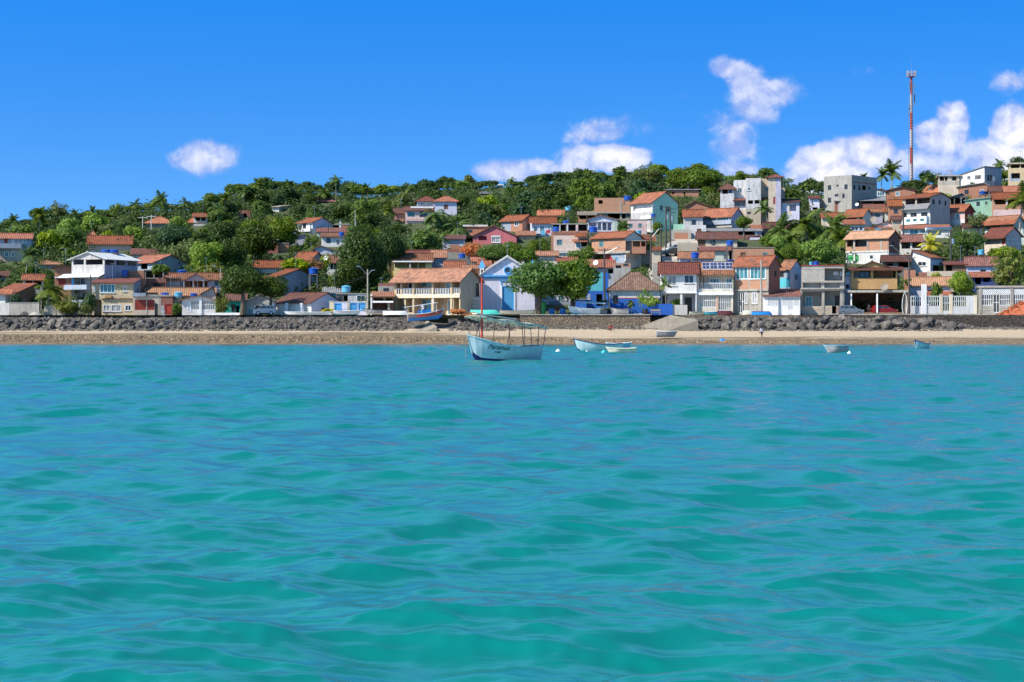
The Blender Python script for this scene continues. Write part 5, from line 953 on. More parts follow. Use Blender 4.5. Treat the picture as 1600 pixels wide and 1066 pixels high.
# --- frame S
H('s1', 'three storey white house with open top floor and panelled balcony', 'S', 68, 356, 462, 765, ('gx', 424, 't_orange'), 'white', side=205, th=40, swall='palepink', op=[(98, 474, 200, 532, 'o'), (216, 470, 354, 532, 'o'), (84, 620, 113, 672, 'k'), (152, 620, 216, 672, 'k'), (262, 615, 328, 666, 'k')], sop=[(380, 476, 400, 528, 'k'), (446, 486, 462, 530, 'k'), (506, 492, 522, 542, 'k')],
  add=[('awn', 75, 535, 358, 582, 1.0, 0, 'fibregrey'), ('balcony', 45, 672, 345, 738, .9, 0, 'trim'), ('balcony_panel', 136, 686, 178, 712, .93, -.9, 'tealglass'), ('balcony_panel', 208, 682, 245, 708, .93, -.9, 'tealglass'), ('balcony_panel', 280, 680, 322, 704, .93, -.9, 'tealglass')], bands=[(68, 460, 360, 540, 'beige')])
H('s1b', 'white ground floor with teal doors under a long orange roof strip', 'S', 55, 560, 780, 892, ('shed', 745, 't_orange'), 'white', D=353, d=5, o=.6, op=[(140, 792, 232, 880, 'dt'), (250, 790, 310, 832, 't'), (330, 790, 470, 850, 'v')])
H('s2', 'pink white house with orange roof and tall teal window', 'S', 412, 716, 598, 745, ('gx', 540, 't_orange'), 'palepink', side=92, th=30, swall='redpaint', op=[(420, 606, 558, 686, 't'), (618, 626, 660, 674, 't')], bands=[(410, 700, 720, 750, 'white')])
H('s4', 'grey sheet roofed carport on posts right of the three storey white house', 'S', 560, 730, 455, 545, ('gy', 415, 'fibregrey', 690), 'darkgrey', D=382, d=6, op=[(570, 458, 602, 540, 'o'), (612, 458, 670, 540, 'o'), (680, 458, 722, 540, 'o')])
H('s5', 'pale mint house with slanted top and small windows', 'S', 720, 1030, 490, 565, ('sx', 450, 'palemint'), 'palemint', D=380, d=5, op=[(836, 500, 872, 546, 'k'), (930, 500, 948, 530, 'k')])
H('s6', 'low brown house with broad orange roof on the crest below the tower', 'S', 250, 460, 402, 425, ('gx', 330, 't_bright'), 'brown', side=180, th=42, swall='brickdark')
H('s7', 'brick house with pale flat roof edge below the white shed roofed house', 'S', 660, 972, 342, 405, ('gy', 308, 'fibre', 915), 'brick', D=402, d=6, op=[])
H('s8', 'white house with rising shed roof and blue shaded columned front', 'S', 662, 920, 215, 285, ('sx', 137, 'fibregrey'), 'white', side=180, th=40, D=415, swall='bluegrey', op=[(740, 232, 778, 270, 'w'), (820, 228, 885, 268, 'v')], sop=[(948, 222, 972, 285, 'k'), (980, 222, 995, 285, 'k'), (1005, 235, 1030, 290, 'dw')])  # bluegrey paints the shade of the side wall into a white house
H('s9', 'open roadside structure with tan slab roof left of the white shed roofed house', 'S', 445, 660, 235, 325, ('flat', .15, 'beige', 1), 'beige', D=418, d=5, op=[(456, 242, 500, 285, 'o'), (508, 242, 535, 285, 'o'), (578, 242, 628, 282, 'o')], bands=[(440, 290, 665, 330, 'concrete')])
H('s10', 'two storey tan house with open terrace at the top right corner', 'S', 1182, 1420, 110, 280, ('flat', .3, 'beige', 1), 'tan', D=402, d=7, op=[(1196, 114, 1286, 152, 'o'), (1300, 114, 1400, 150, 'o'), (1200, 205, 1290, 260, 'o')], bands=[(1180, 210, 1290, 290, 'greyblue')])
H('s11', 'dark porch house with orange roof and brick band at the right edge', 'S', 1012, 1430, 470, 600, ('gx', 412, 't_orange'), 'brickpale', D=372, d=7, op=[(1030, 478, 1140, 530, 'o'), (1165, 475, 1300, 530, 'o'), (1310, 475, 1420, 530, 'o')], bands=[(1010, 465, 1440, 480, 'darkwood'), (1010, 585, 1440, 650, 'palepink')], add=[('column', 1148, 475, 1160, 535, .1, 0, 'offwhite')])
H('s11b', 'reddish roof with dark gable left of the bent palm at the right edge', 'S', 975, 1120, 392, 420, ('gx', 345, 't_oldred'), 'darkgrey', D=392, d=6)
H('s11c', 'brick shed behind the bent palm leaves at the right edge', 'S', 1130, 1420, 395, 470, ('gx', 345, 't_orange'), 'brick', D=386, d=6)
H('s12', 'large amber roofed house with grey white gable and open porch', 'S', 925, 1230, 720, 800, ('gx', 632, 't_salmon'), 'greenwhite', side=100, th=38, D=350, op=[(930, 745, 1100, 785, 'o'), (1110, 748, 1225, 785, 'o')], add=[('awn', 830, 712, 1265, 745, 1.1, 0, 't_orange')])
H('s13', 'beige pink gabled house with dark porch at the right', 'S', 920, 1145, 855, 1015, ('gx', 778, 't_red'), 'beige', side=158, th=38, swall='palepink', op=[(925, 890, 1088, 945, 'v'), (1100, 885, 1140, 945, 'dr')], sop=[(1165, 886, 1182, 946, 'w'), (1216, 890, 1236, 946, 'w'), (1275, 925, 1290, 950, 'w')], add=[('awn', 918, 860, 1160, 886, 1.0, 0, 't_red')], D=327)
H('s13b', 'dark flat roofed store between the amber roof and the beige pink house', 'S', 1285, 1420, 780, 900, ('flat', .1), 'greenwhite', D=340, d=5, op=[(1330, 820, 1400, 880, 'o')])
# --- frame J
H('j14', 'white gabled house with blue window and brown red roofs', 'J', 255, 436, 252, 400, ('gy', 192, 't_orange', 262), 'white', side=135, th=26, swall='lilac', op=[(318, 290, 400, 332, 'w')], sop=[(460, 320, 575, 380, 'o')], o=.45)
H('j14b', 'brown roofed wing left of the white gabled house', 'J', -5, 250, 286, 400, ('gx', 240, 't_oldred'), 'darkgrey', D=306, d=6, op=[(30, 290, 90, 330, 'o'), (140, 290, 240, 345, 'o')])
H('j15', 'open porch house with pinkish roof above the white gabled house', 'J', 160, 360, 102, 195, ('gx', 48, 't_pinkred'), 'offwhite', D=325, d=6, op=[(170, 106, 250, 170, 'o'), (268, 106, 350, 165, 'o')])
H('j16', 'house with salmon red roof and bright lilac blue wall in shade', 'J', 770, 1062, 322, 395, ('gx', 254, 't_pinkred'), 'lilac', D=290, d=6)
H('j16b', 'grey gable with dark edge behind the lilac blue wall', 'J', 690, 905, 270, 330, ('gy', 232, 't_oldred', 832), 'beige', D=298, d=5)
H('j16d', 'dark store with low red roof left of the lilac blue wall', 'J', 572, 768, 318, 400, ('shed', 292, 't_red'), 'brown', D=291, d=5, op=[(580, 322, 640, 380, 'o')])
H('j16c', 'deep blue walled house with orange roof strip behind the round green bush', 'J', 812, 1062, 432, 520, ('shed', 388, 't_orange'), 'navywall', D=282, d=5, op=[(850, 438, 905, 500, 'o'), (925, 440, 985, 480, 'o')])
H('j17', 'lilac house with wide pale orange roof behind the white street fence', 'J', 248, 622, 508, 620, ('gx', 440, 't_light'), 'lilac', D=276, d=7, add=[('awn', 350, 562, 625, 605, 1.2, 0, 't_orange')])
H('j17b', 'stone terrace wall below the white gabled house', 'J', 410, 700, 378, 470, ('par',), 'beige', D=286, d=4, name='terrace_wall', cat='wall')
H('j17c', 'small red brick hut right of the mustard house', 'J', 200, 300, 368, 450, ('par',), 'brick', D=283, d=4)
H('j17d', 'small brick store left of the stone terrace wall', 'J', 332, 405, 388, 450, ('par',), 'brickdark', D=282, d=3)
H('j19', 'grey concrete carport with lattice band and barred front at the right edge', 'J', 882, 1500, 530, 768, ('flat', .3, 'concrete', 1), 'block', D=266, d=6, o=.2, op=[(916, 546, 1176, 586, 'gx'), (915, 592, 1015, 696, 'g'), (1022, 592, 1074, 762, 'g'), (1080, 592, 1176, 696, 'g'), (1208, 546, 1480, 586, 'gx'), (1208, 592, 1480, 696, 'g')], add=[('column', 890, 532, 912, 768, .1, -.02, 'concrete'), ('column', 1178, 532, 1206, 768, .1, -.02, 'concrete')], cat='carport', name='carport')
wallrun('j18', 'white street fence with grilles and tan pillars at the right', 'J', 255, 866, 607, 764, 'white', 264.4, op=[(262, 610, 354, 706, 'g'), (404, 610, 522, 708, 'g'), (553, 607, 612, 752, 'g'), (645, 610, 768, 710, 'g')], cols=[(525, 550, 596), (614, 642, 596), (845, 868, 606)], colmat='cream', name='street_fence', cat='fence')
wallrun('j18b', 'tall white pillar slab with meter box on the street fence', 'J', 358, 402, 498, 764, 'white', 264.25, name='pillar', cat='pillar', th=.5)
# --- gap fillers lower between the front row and the hill
H('x1', 'tan strip house between the brown roofed wing and the orange roofs below', 'S', -40, 60, 690, 760, ('gx', 660, 't_oldred'), 'beige', D=358, d=5)
H('x2', 'white wall house with two teal blinds behind the yellow palm', 'S', 60, 320, 905, 960, ('shed', 880, 'fibregrey'), 'offwhite', D=333, d=4)
H('x3', 'long shaded house with faded roof behind the green round tree', 'S', 700, 900, 770, 830, ('gx', 735, 't_oldred'), 'beige', D=346, d=5)
# ------------------------------------------------------------------ vegetation
LEAF = {'dark': leafm('leaf_dark', (0.036, 0.072, 0.010), (0.067, 0.115, 0.015)), 'mid': leafm('leaf_mid', (0.080, 0.149, 0.018), (0.146, 0.222, 0.024)), 'bright': leafm('leaf_bright', (0.144, 0.249, 0.022), (0.274, 0.374, 0.031)),
        'olive': leafm('leaf_olive', (0.098, 0.140, 0.030), (0.196, 0.224, 0.050)), 'blue': leafm('leaf_bluish', (0.033, 0.084, 0.030), (0.067, 0.129, 0.039)), 'dry': leafm('leaf_dry', (0.558, 0.235, 0.084), (0.775, 0.386, 0.144)),
        'palm': leafm('leaf_palm', (0.066, 0.129, 0.020), (0.158, 0.223, 0.041)), 'ypalm': leafm('leaf_palm_yellow', (0.310, 0.359, 0.036), (0.651, 0.580, 0.072)), 'redleaf': leafm('leaf_reddish', (0.341, 0.110, 0.060), (0.248, 0.221, 0.048)), 'almond': leafm('leaf_almond', (.055, .135, .022), (.13, .23, .036))}
def leaf_quads(C, N, size, rng, asp=.55):
    n = len(C); N = N / (np.linalg.norm(N, axis=1, keepdims=True) + 1e-9)
    a = np.cross(N, rng.normal(size=(n, 3))); a /= np.linalg.norm(a, axis=1, keepdims=True) + 1e-9; b = np.cross(N, a)
    s = size * (.6 + .8 * rng.random((n, 1))); A = a * s; B = b * s * asp
    return np.stack([C - A, C - B * .9 + A * .15, C + A, C + B * .9 + A * .15], 1)
def crown_mesh(seed, n=2200, leaf=.30, flat=.78, lumps=11, loose=.16, name='crown'):
    """unit-ish crown: radius 1 wide, centre at 0; many lumps with gaps"""
    rng = np.random.default_rng(seed); L = []
    for i in range(lumps):
        d = rng.normal(size=3); d /= np.linalg.norm(d); d[2] = d[2] * .9 + .08
        r = .28 + .22 * rng.random(); L.append((d * (1 - r) * (.75 + .3 * rng.random()), r))
    L.append((np.array([0, 0, 0.]), .55)); per = n // len(L); Cs = []; Ns = []
    for c, r in L:
        k = int(per * (r / .4) ** 1.5); d = rng.normal(size=(k, 3)); d /= np.linalg.norm(d, axis=1, keepdims=True)
        q = r * (.72 + .38 * rng.random((k, 1)) ** .7) * (1 + loose * rng.normal(size=(k, 1)))
        Cs.append(c + d * q * np.array([1, 1, .85])); Ns.append(d + .55 * rng.normal(size=(k, 3)) + np.array([0, 0, .35]))
    C = np.concatenate(Cs); N = np.concatenate(Ns); C[:, 2] *= flat
    return quads_mesh(name, leaf_quads(C, N, leaf, rng), [LEAF['mid']])
def trunk_mesh(seed, h0=-1.6, spread=.6, r=.07, name='trunk'):
    rn = random.Random(seed); mb = MB(); mb.tube([(0, 0, h0), (rn.uniform(-.05, .05), 0, h0 * .55), (0, 0, -.35)], [r * 1.5, r * 1.05, r * .85], 7)
    for i in range(6):
        a = i * 1.05 + rn.random(); e = (math.cos(a) * spread, math.sin(a) * spread, rn.uniform(.05, .5)); mb.tube([(0, 0, rn.uniform(-.7, -.35)), (e[0] * .5, e[1] * .5, e[2] * .2 - .05), e], [r * .7, r * .42, r * .15], 5)
    o = mb.build(name, 'bark'); me = o.data; bpy.data.objects.remove(o); return me
CROWNS = [crown_mesh(100 + i, 1500, .115, .72 + .1 * (i % 3), 9 + i % 4) for i in range(9)]
SPARSE = [crown_mesh(150 + i, 650, .10, .8, 12, .3) for i in range(3)]
BIGC = [crown_mesh(200 + i, 5200, .062, .80, 16, .12) for i in range(4)]
TRUNKS = [trunk_mesh(i) for i in range(4)]
def tree(px, ytop, yb, wpx, leaf, label, D=None, kind='tree', crowns=None, group=None, cat='tree', htrunk=None, ybot=None, sy=None):
    """crown spans wpx wide, from row ytop to ybot; trunk stands at row yb"""
    rn = random.Random(px * 7 + ytop)
    if D is not None and D < 270 and crowns is not BIGC and wpx <= 50: ybot = yb - 1
    if D is None: D = float(Dof(yb))
    z0 = gz(px, D) if D >= 262 else 4.13; sc = D / FOC; rad = wpx * sc / 2; zt = zat(ytop, D); ybot = ybot if ybot is not None else yb; zbm = max(zat(ybot, D), z0)
    hz = max((zt - zbm) / 2, .5); T = thing(kind, label, cat, ((px - 800) * sc, D, z0), rn.uniform(0, 6.28) * 0, group)
    cz = zt - hz * 1.03 - z0; cm = (crowns or CROWNS); me = cm[rn.randrange(len(cm))]
    c = link('crown', me, T); c.location = (0, 0, cz); kk = .93 if crowns is BIGC else 1.12; c.scale = (rad * kk, rad * kk, hz * 1.38 * (.88 if crowns is BIGC else 1)); c.rotation_euler = (0, 0, rn.uniform(0, 6.28)); c.material_slots[0].link = 'OBJECT'; c.material_slots[0].material = LEAF[leaf]
    k = rad * .9; t = link('trunk', TRUNKS[rn.randrange(4)], T); t.scale = (k, k, max(cz + .3, 1.0) / 1.6 if cz > 0 else 1); t.location = (0, 0, cz); return T
def palm_meshes(seed, nf=17, L=1.0, droop=.9, lean=.25, hgt=3.0):
    """frond length 1, trunk height hgt"""
    rng = np.random.default_rng(seed); Q = []; top = np.array([lean, 0, hgt])
    for i in range(nf):
        az = 2 * math.pi * (i * .382) + rng.normal() * .15; el = math.radians(rng.uniform(-25, 78)); ln = L * rng.uniform(.85, 1.1); P = top.copy(); d = np.array([math.cos(az) * math.cos(el), math.sin(az) * math.cos(el), math.sin(el)])
        seg = 9; pts = [P.copy()]
        for s in range(seg): P = P + d * ln / seg; d = d + np.array([0, 0, -droop * 1.9 / seg]); d /= np.linalg.norm(d); pts.append(P.copy())
        pts = np.array(pts)
        for s in range(seg):
            a, b = pts[s], pts[s + 1]; t = (b - a) / np.linalg.norm(b - a); side = np.cross(t, [0, 0, 1.0]); side /= np.linalg.norm(side) + 1e-9; up = np.cross(side, t)
            Q.append([a - side * .012, b - side * .01, b + side * .01, a + side * .012])
            for k in range(3):
                f = (s + (k + .5) / 3) / seg; base = a + (b - a) * (k + .5) / 3; ll = .30 * math.sin(math.pi * min(1, .12 + f * .88)) ** .6 * ln
                for sg in (1, -1):
                    tip = base + side * sg * ll * .8 + t * ll * .42 - np.array([0, 0, ll * rng.uniform(.25, .6)]) + up * .03; w = t * .026
                    Q.append([base - w, base + w, tip + w * .4, tip - w * .4])
    fr = quads_mesh('fronds', np.array(Q), [LEAF['palm']]); mb = MB(); n = 8
    mb.tube([(lean * (i / n) ** 2, 0, hgt * i / n) for i in range(n + 1)], [.055 - .028 * i / n for i in range(n + 1)], 7); o = mb.build('trunk', 'palebark'); tm = o.data; bpy.data.objects.remove(o); return fr, tm
PALMS = [palm_meshes(i, 17 + i % 3 * 2, 1, .8 + .15 * (i % 3), .15 + .2 * (i % 2), 3.0) for i in range(5)]
def palm(px, ytop, yb, wpx, label, leaf='palm', D=None, yc=None, group=None, var=None, flip=False):
    """palm with crown wpx wide, crown heart at row yc"""
    rn = random.Random(px * 3 + ytop)
    if D is None: D = float(Dof(yb))
    z0 = gz(px, D); sc = D / FOC; rad = wpx * sc / 2 * 1.12; yc = yc if yc else ytop + wpx * .42; H_ = max(zat(yc, D) - z0, .8); fr, tm = PALMS[var if var is not None else rn.randrange(5)]
    T = thing('palm_tree', label, 'palm', ((px - 800) * sc, D, z0), 0, group); sx = rad; a = rn.uniform(0, 6.28) if not flip else 0
    f = link('fronds', fr, T); f.scale = (sx, sx, sx); f.location = (0, 0, H_ - 3.0 * sx); f.rotation_euler = (0, 0, a); f.material_slots[0].link = 'OBJECT'; f.material_slots[0].material = LEAF[leaf]
    t = link('trunk', tm, T); t.scale = (sx, sx, H_ / 3.0); t.rotation_euler = (0, 0, a); return T

# landmark trees
tree(840, 400, 492, 116, 'almond', 'big leafy almond tree with dense crown right of the blue church door', 262.6, crowns=BIGC, ybot=474)
tree(896, 396, 491, 98, 'almond', 'second leafy almond tree with dark trunk behind the white and teal boat', 263.6, crowns=BIGC, ybot=478)
tree(378, 409, 494, 84, 'dark', 'spreading dark shade tree in front of the white gabled house', 263, crowns=BIGC, ybot=468)
tree(424, 428, 494, 66, 'dark', 'right half crown of shade tree reaching over the white house', 264.6, crowns=BIGC, ybot=470)
tree(566, 345, 470, 92, 'dark', 'giant round mango tree in the middle of the left hillside', 288, crowns=BIGC, ybot=466)
tree(548, 400, 474, 72, 'dark', 'lower dark mango tree above the small roofed sheds and lamp post', 282, crowns=BIGC, ybot=462)
tree(608, 352, 425, 62, 'dark', 'dark broad tree between the giant mango and the yellow house', 305, crowns=BIGC, ybot=418)
tree(322, 368, 434, 70, 'bright', 'bright olive round tree above the peach porch house', 300, crowns=BIGC, ybot=432)
tree(362, 366, 432, 54, 'dark', 'mid green tree right of the bright olive round tree', 303, crowns=BIGC, ybot=428)
tree(398, 345, 420, 84, 'dark', 'deep green tree mass left of the brick ruin', 315, crowns=BIGC, ybot=408)
tree(442, 334, 392, 62, 'mid', 'green tree above the brick ruin on the left hillside', 338, crowns=BIGC)
tree(350, 338, 385, 64, 'dark', 'dark green tree under the pale hill roofs at left', 335, crowns=BIGC)
tree(272, 345, 392, 70, 'blue', 'blue green dense trees below the long hipped orange roof', 332, crowns=BIGC)
tree(1278, 367, 424, 80, 'bright', 'bright green mango tree above the grey block house', 300, crowns=BIGC, ybot=418)
tree(1236, 378, 424, 44, 'mid', 'smaller green tree beside the bright mango tree above the brick gable', 298, crowns=BIGC, ybot=416)
tree(1512, 354, 398, 62, 'mid', 'round dense green tree below the pink white house', 318, crowns=BIGC, ybot=396)
tree(1502, 420, 488, 46, 'bright', 'round green bush tree growing behind the white street fence', 268, crowns=BIGC, ybot=464)
tree(1464, 440, 488, 20, 'mid', 'small round green bush left of the bigger one behind the street fence', 268.5, crowns=CROWNS, ybot=466)
tree(1578, 388, 480, 62, 'olive', 'loose branching tree over the grey carport at the right edge', 270, crowns=SPARSE, ybot=450)
tree(1592, 394, 480, 54, 'mid', 'greener sparse tree at the very right edge above the carport', 271, crowns=SPARSE, ybot=446)
tree(1162, 334, 362, 32, 'mid', 'dense cone shaped mango tree beside the glazed balcony house', 350, crowns=BIGC, ybot=360)
tree(770, 380, 412, 50, 'mid', 'leafy tree above the church roof left side', 306, crowns=BIGC, ybot=412)
tree(800, 374, 420, 46, 'mid', 'leafy tree directly above the church cross', 307, crowns=BIGC, ybot=416)
tree(840, 368, 415, 44, 'mid', 'leafy tree between the pink house and the brick house with courses', 310, crowns=BIGC, ybot=412)
tree(822, 384, 425, 48, 'almond', 'leafy tree just behind the top of the big almond tree', 300, crowns=BIGC, ybot=418)
tree(735, 374, 400, 34, 'dry', 'dry leafless pinkish bush below the arched pink house', 322, crowns=SPARSE, ybot=402)
tree(1020, 460, 490, 30, 'bright', 'round leafy garden bush behind the bright blue wall', 265.6, ybot=476)
tree(1008, 452, 490, 28, 'bright', 'papaya like yellow green bush by the blue house corner', 265.8, crowns=SPARSE, ybot=466)
tree(1055, 466, 490, 20, 'mid', 'dark flowering bush by the white garden wall', 265.8, ybot=484)
tree(138, 458, 492, 24, 'blue', 'silvery flowering shrub left of the cream stone house', 264, ybot=474)
tree(133, 474, 494, 22, 'olive', 'orange tinted bush under the silvery shrub', 263, crowns=SPARSE, ybot=494)
tree(24, 459, 492, 20, 'blue', 'small clipped grey green tree behind the concrete garden wall', 265, ybot=476)
tree(104, 470, 494, 50, 'olive', 'tangled yellow green hedge above the wooden plank fence', 263.2, ybot=484)
tree(276, 473, 493, 14, 'mid', 'small shrub left of the white slatted garage', 264, ybot=488)
tree(348, 460, 492, 26, 'olive', 'thin reddish green tree left of the turquoise house', 264.6, crowns=SPARSE, ybot=486)
tree(512, 480, 493, 22, 'ypalm', 'yellow flowering bush by the cream gate pillar', 263.4, ybot=493)
tree(250, 412, 436, 32, 'mid', 'green bush inside the grey pergola hut', 282, ybot=432)
tree(490, 404, 430, 34, 'redleaf', 'reddish flowering bush above the lavender gable', 298, ybot=428)
tree(462, 402, 430, 42, 'bright', 'fresh green bush left of the reddish flowering bush', 297, ybot=428)
tree(510, 396, 425, 22, 'bright', 'small bright banana clump by the small dark red roof', 299, crowns=SPARSE)
tree(524, 428, 460, 30, 'mid', 'banana clump right of the blue tank tower', 284, crowns=SPARSE, ybot=452)
tree(988, 420, 440, 26, 'mid', 'dark shrub under the balcony beside the brick house', 300, ybot=436)
tree(902, 386, 420, 30, 'mid', 'green tree in front of the brick house with courses', 318, ybot=412)
tree(918, 384, 420, 24, 'mid', 'small green tree below the awning of the brick house', 317, ybot=410)
tree(1462, 425, 470, 18, 'ypalm', 'yellowish small shrub over the stone terrace wall', 280, ybot=440)
tree(1420, 435, 470, 16, 'mid', 'little shrub beside the tall black lamp pole', 279, ybot=446)
tree(1528, 332, 372, 34, 'olive', 'thin mixed tree right of the pink white house', 345, crowns=SPARSE, ybot=356)
tree(1572, 384, 408, 40, 'bright', 'light green tree in front of the beige pink gabled house', 300, ybot=408)
tree(1555, 388, 404, 24, 'mid', 'dark bush under the dark porch of the beige pink house', 315)
tree(1590, 243, 268, 30, 'dark', 'dark tree behind the tan house in the top right corner', 420, crowns=BIGC)
tree(1212, 362, 410, 34, 'bright', 'yellow green tree left of the bright mango tree', 318, ybot=402)
tree(1200, 366, 395, 26, 'mid', 'green tree right of the white balcony annex', 322, ybot=392)
tree(1018, 312, 360, 10, 'dark', 'dark slim tree in front of the mint house corner', 350, ybot=348) if 0 else None
tree(1028, 346, 372, 16, 'mid', 'slim dark green tree by the utility poles', 345, ybot=366)
tree(1098, 258, 305, 88, 'mid', 'rounded leafy crest tree above the long brick house', 425, crowns=BIGC, ybot=300)
tree(1062, 258, 300, 48, 'mid', 'rounded green crest tree left of the bigger rounded one', 428, crowns=BIGC, ybot=298)
tree(1012, 258, 290, 60, 'olive', 'greyish bare topped crest tree left of the rounded crest trees', 430, crowns=BIGC, ybot=292)
tree(90, 314, 345, 34, 'olive', 'thin pale tree sticking up on the left skyline', 362, crowns=SPARSE, ybot=340)
# bush of dry twigs by the slipway
tree(716, 481, 509, 34, 'dry', 'dry orange brown bush growing from the rocks by the slipway', 259.2, crowns=BIGC, kind='dry_bush', cat='bush', ybot=508)
tree(736, 486, 508, 30, 'dry', 'right half of the dry brown bush below the mint boat', 259.0, crowns=SPARSE, kind='dry_bush', cat='bush', ybot=508)
# palms
PL = [(75, 430, 492, 52, 'palm', 264.5, 'green palm behind the concrete garden wall at left'), (40, 383, 440, 38, 'palm', None, 'palm in front of the two storey blue grey house'), (62, 322, 372, 34, 'palm', None, 'tall palm breaking the skyline at far left'),
      (98, 372, 410, 30, 'palm', None, 'palm in the bushes right of the blue grey house'), (245, 300, 340, 34, 'palm', None, 'dark palm crown on the left skyline'), (340, 312, 360, 36, 'palm', None, 'dark palm beside the small orange veranda roof'), (352, 300, 345, 30, 'palm', None, 'palm rising on the skyline left of the tall tree group'),
      (525, 270, 318, 24, 'palm', None, 'tall lone palm standing above the skyline'), (503, 286, 316, 34, 'palm', None, 'broad palm left of the tall lone palm'), (480, 292, 320, 26, 'palm', None, 'low palm on the skyline two left of the tall lone palm'), (380, 288, 325, 26, 'palm', None, 'palm on the left flank of the tall tree group'),
      (556, 320, 362, 28, 'palm', None, 'pale palm above the white slab roofed terrace house'), (484, 368, 400, 34, 'palm', None, 'small palm left of the small white house'), (465, 382, 402, 22, 'palm', None, 'tiny palm beside the orange brick hut'),
      (682, 318, 372, 46, 'palm', None, 'big dark palm in front of the pinkish hillside house'), (712, 334, 378, 52, 'palm', None, 'wide palm right of the pinkish hillside house'), (660, 372, 398, 34, 'palm', None, 'pale fronded palm above the lilac pink house'), (685, 362, 396, 34, 'palm', None, 'bushy palm left of the low lavender brick house'),
      (875, 332, 352, 22, 'palm', None, 'small palm beside the cyan tank on the hill'), (970, 345, 362, 28, 'palm', 348, 'palm right of the white house with lavender gable'), (1200, 312, 352, 34, 'palm', 366, 'palm in front of the square stair tower'),
      (1258, 283, 312, 22, 'palm', None, 'small palm left of the grey concrete building'), (1393, 250, 300, 44, 'palm', 420, 'large palm beside the red and white mast'), (1376, 262, 302, 30, 'palm', 424, 'smaller palm left of the large palm beside the mast'), (1350, 270, 298, 22, 'palm', 428, 'palm top showing over the grey concrete building'),
      (1452, 266, 300, 26, 'palm', 424, 'palm on the crest right of the mast'), (1561, 247, 290, 26, 'palm', 428, 'palm behind the white shed roofed house'), (1464, 364, 402, 46, 'ypalm', 312, 'yellow green palm above the white gabled house'),
      (1220, 336, 400, 62, 'palm', 335, 'big palm with pale fronds left of the bright mango tree'), (1262, 318, 400, 74, 'palm', 338, 'large dark palm behind the bright mango tree'), (1296, 330, 400, 66, 'palm', 336, 'wide palm with drooping fronds right of the large dark palm'), (1240, 350, 400, 50, 'palm', 326, 'lower palm with arching fronds over the bright mango tree'), (1312, 352, 405, 50, 'palm', 328, 'drooping palm beside the pale orange roofed brick house'),
      (1212, 376, 425, 36, 'palm', 306, 'small green palm left of the bright mango tree crown'), (1592, 288, 370, 62, 'palm', 335, 'bent palm with long fronds at the right edge'), (1041, 433, 492, 28, 'palm', 265.4, 'slender young palm in front of the white two storey house'), (944, 464, 492, 18, 'palm', 265.5, 'small young palm at the corner of the blue house'), (987, 466, 492, 18, 'palm', 265.5, 'small young palm in front of the blue house wall'),
      (1560, 455, 488, 10, 'ypalm', 268, 'tiny yellowish palm shoot beside the carport')]
PL += [(20, 334, 362, 24, 'palm', None, 'palm just above the left edge skyline'), (120, 326, 352, 22, 'palm', None, 'palm tuft on the left skyline left of the small palm'), (212, 308, 338, 26, 'palm', None, 'palm left of the dark palm crown on the left skyline'), (288, 306, 340, 26, 'palm', None, 'palm right of the dark palm crown on the left skyline'), (400, 276, 312, 28, 'palm', None, 'palm high on the skyline at the top of the left hill'), (465, 284, 316, 24, 'palm', None, 'palm between the tall tree group and the broad palm'), (575, 286, 320, 24, 'palm', None, 'palm a little right of the tall lone palm'), (700, 278, 312, 22, 'palm', None, 'palm on the skyline above the pinkish hillside house'), (845, 268, 300, 22, 'palm', None, 'palm on the crest between the two middle clouds'), (300, 352, 388, 34, 'palm', None, 'palm among dark trees below the long hipped roof'), (120, 352, 384, 32, 'palm', None, 'palm on the slope left of the peach house'), (420, 355, 390, 34, 'palm', None, 'palm in the deep green tree mass'), (610, 316, 350, 30, 'palm', None, 'palm above the dark broad tree'),
       (140, 322, 350, 22, 'palm', None, 'small palm on the left skyline right of the pale thin tree'), (178, 318, 345, 24, 'palm', None, 'palm on the left skyline above the peach house'), (420, 276, 310, 26, 'palm', None, 'palm crowning the tall tree group on the skyline'), (448, 280, 312, 22, 'palm', None, 'small palm right of the palm crowning the tall tree group'),
       (600, 288, 322, 24, 'palm', None, 'palm on the skyline right of the tall lone palm'), (640, 284, 320, 22, 'palm', None, 'small palm on the middle skyline'), (800, 274, 304, 18, 'palm', None, 'tiny palm on the crest under the first middle cloud'), (935, 266, 300, 26, 'palm', None, 'palm on the crest under the big middle cloud'), (965, 264, 300, 30, 'palm', None, 'bushy palm right of the crest palm under the big middle cloud'), (1015, 372, 420, 24, 'palm', 316, 'palm between the brick house and the beige street hut')]
for (px, yt, yb, w, lf, D, lab) in PL: palm(px, yt, yb, w, lab, lf, D)

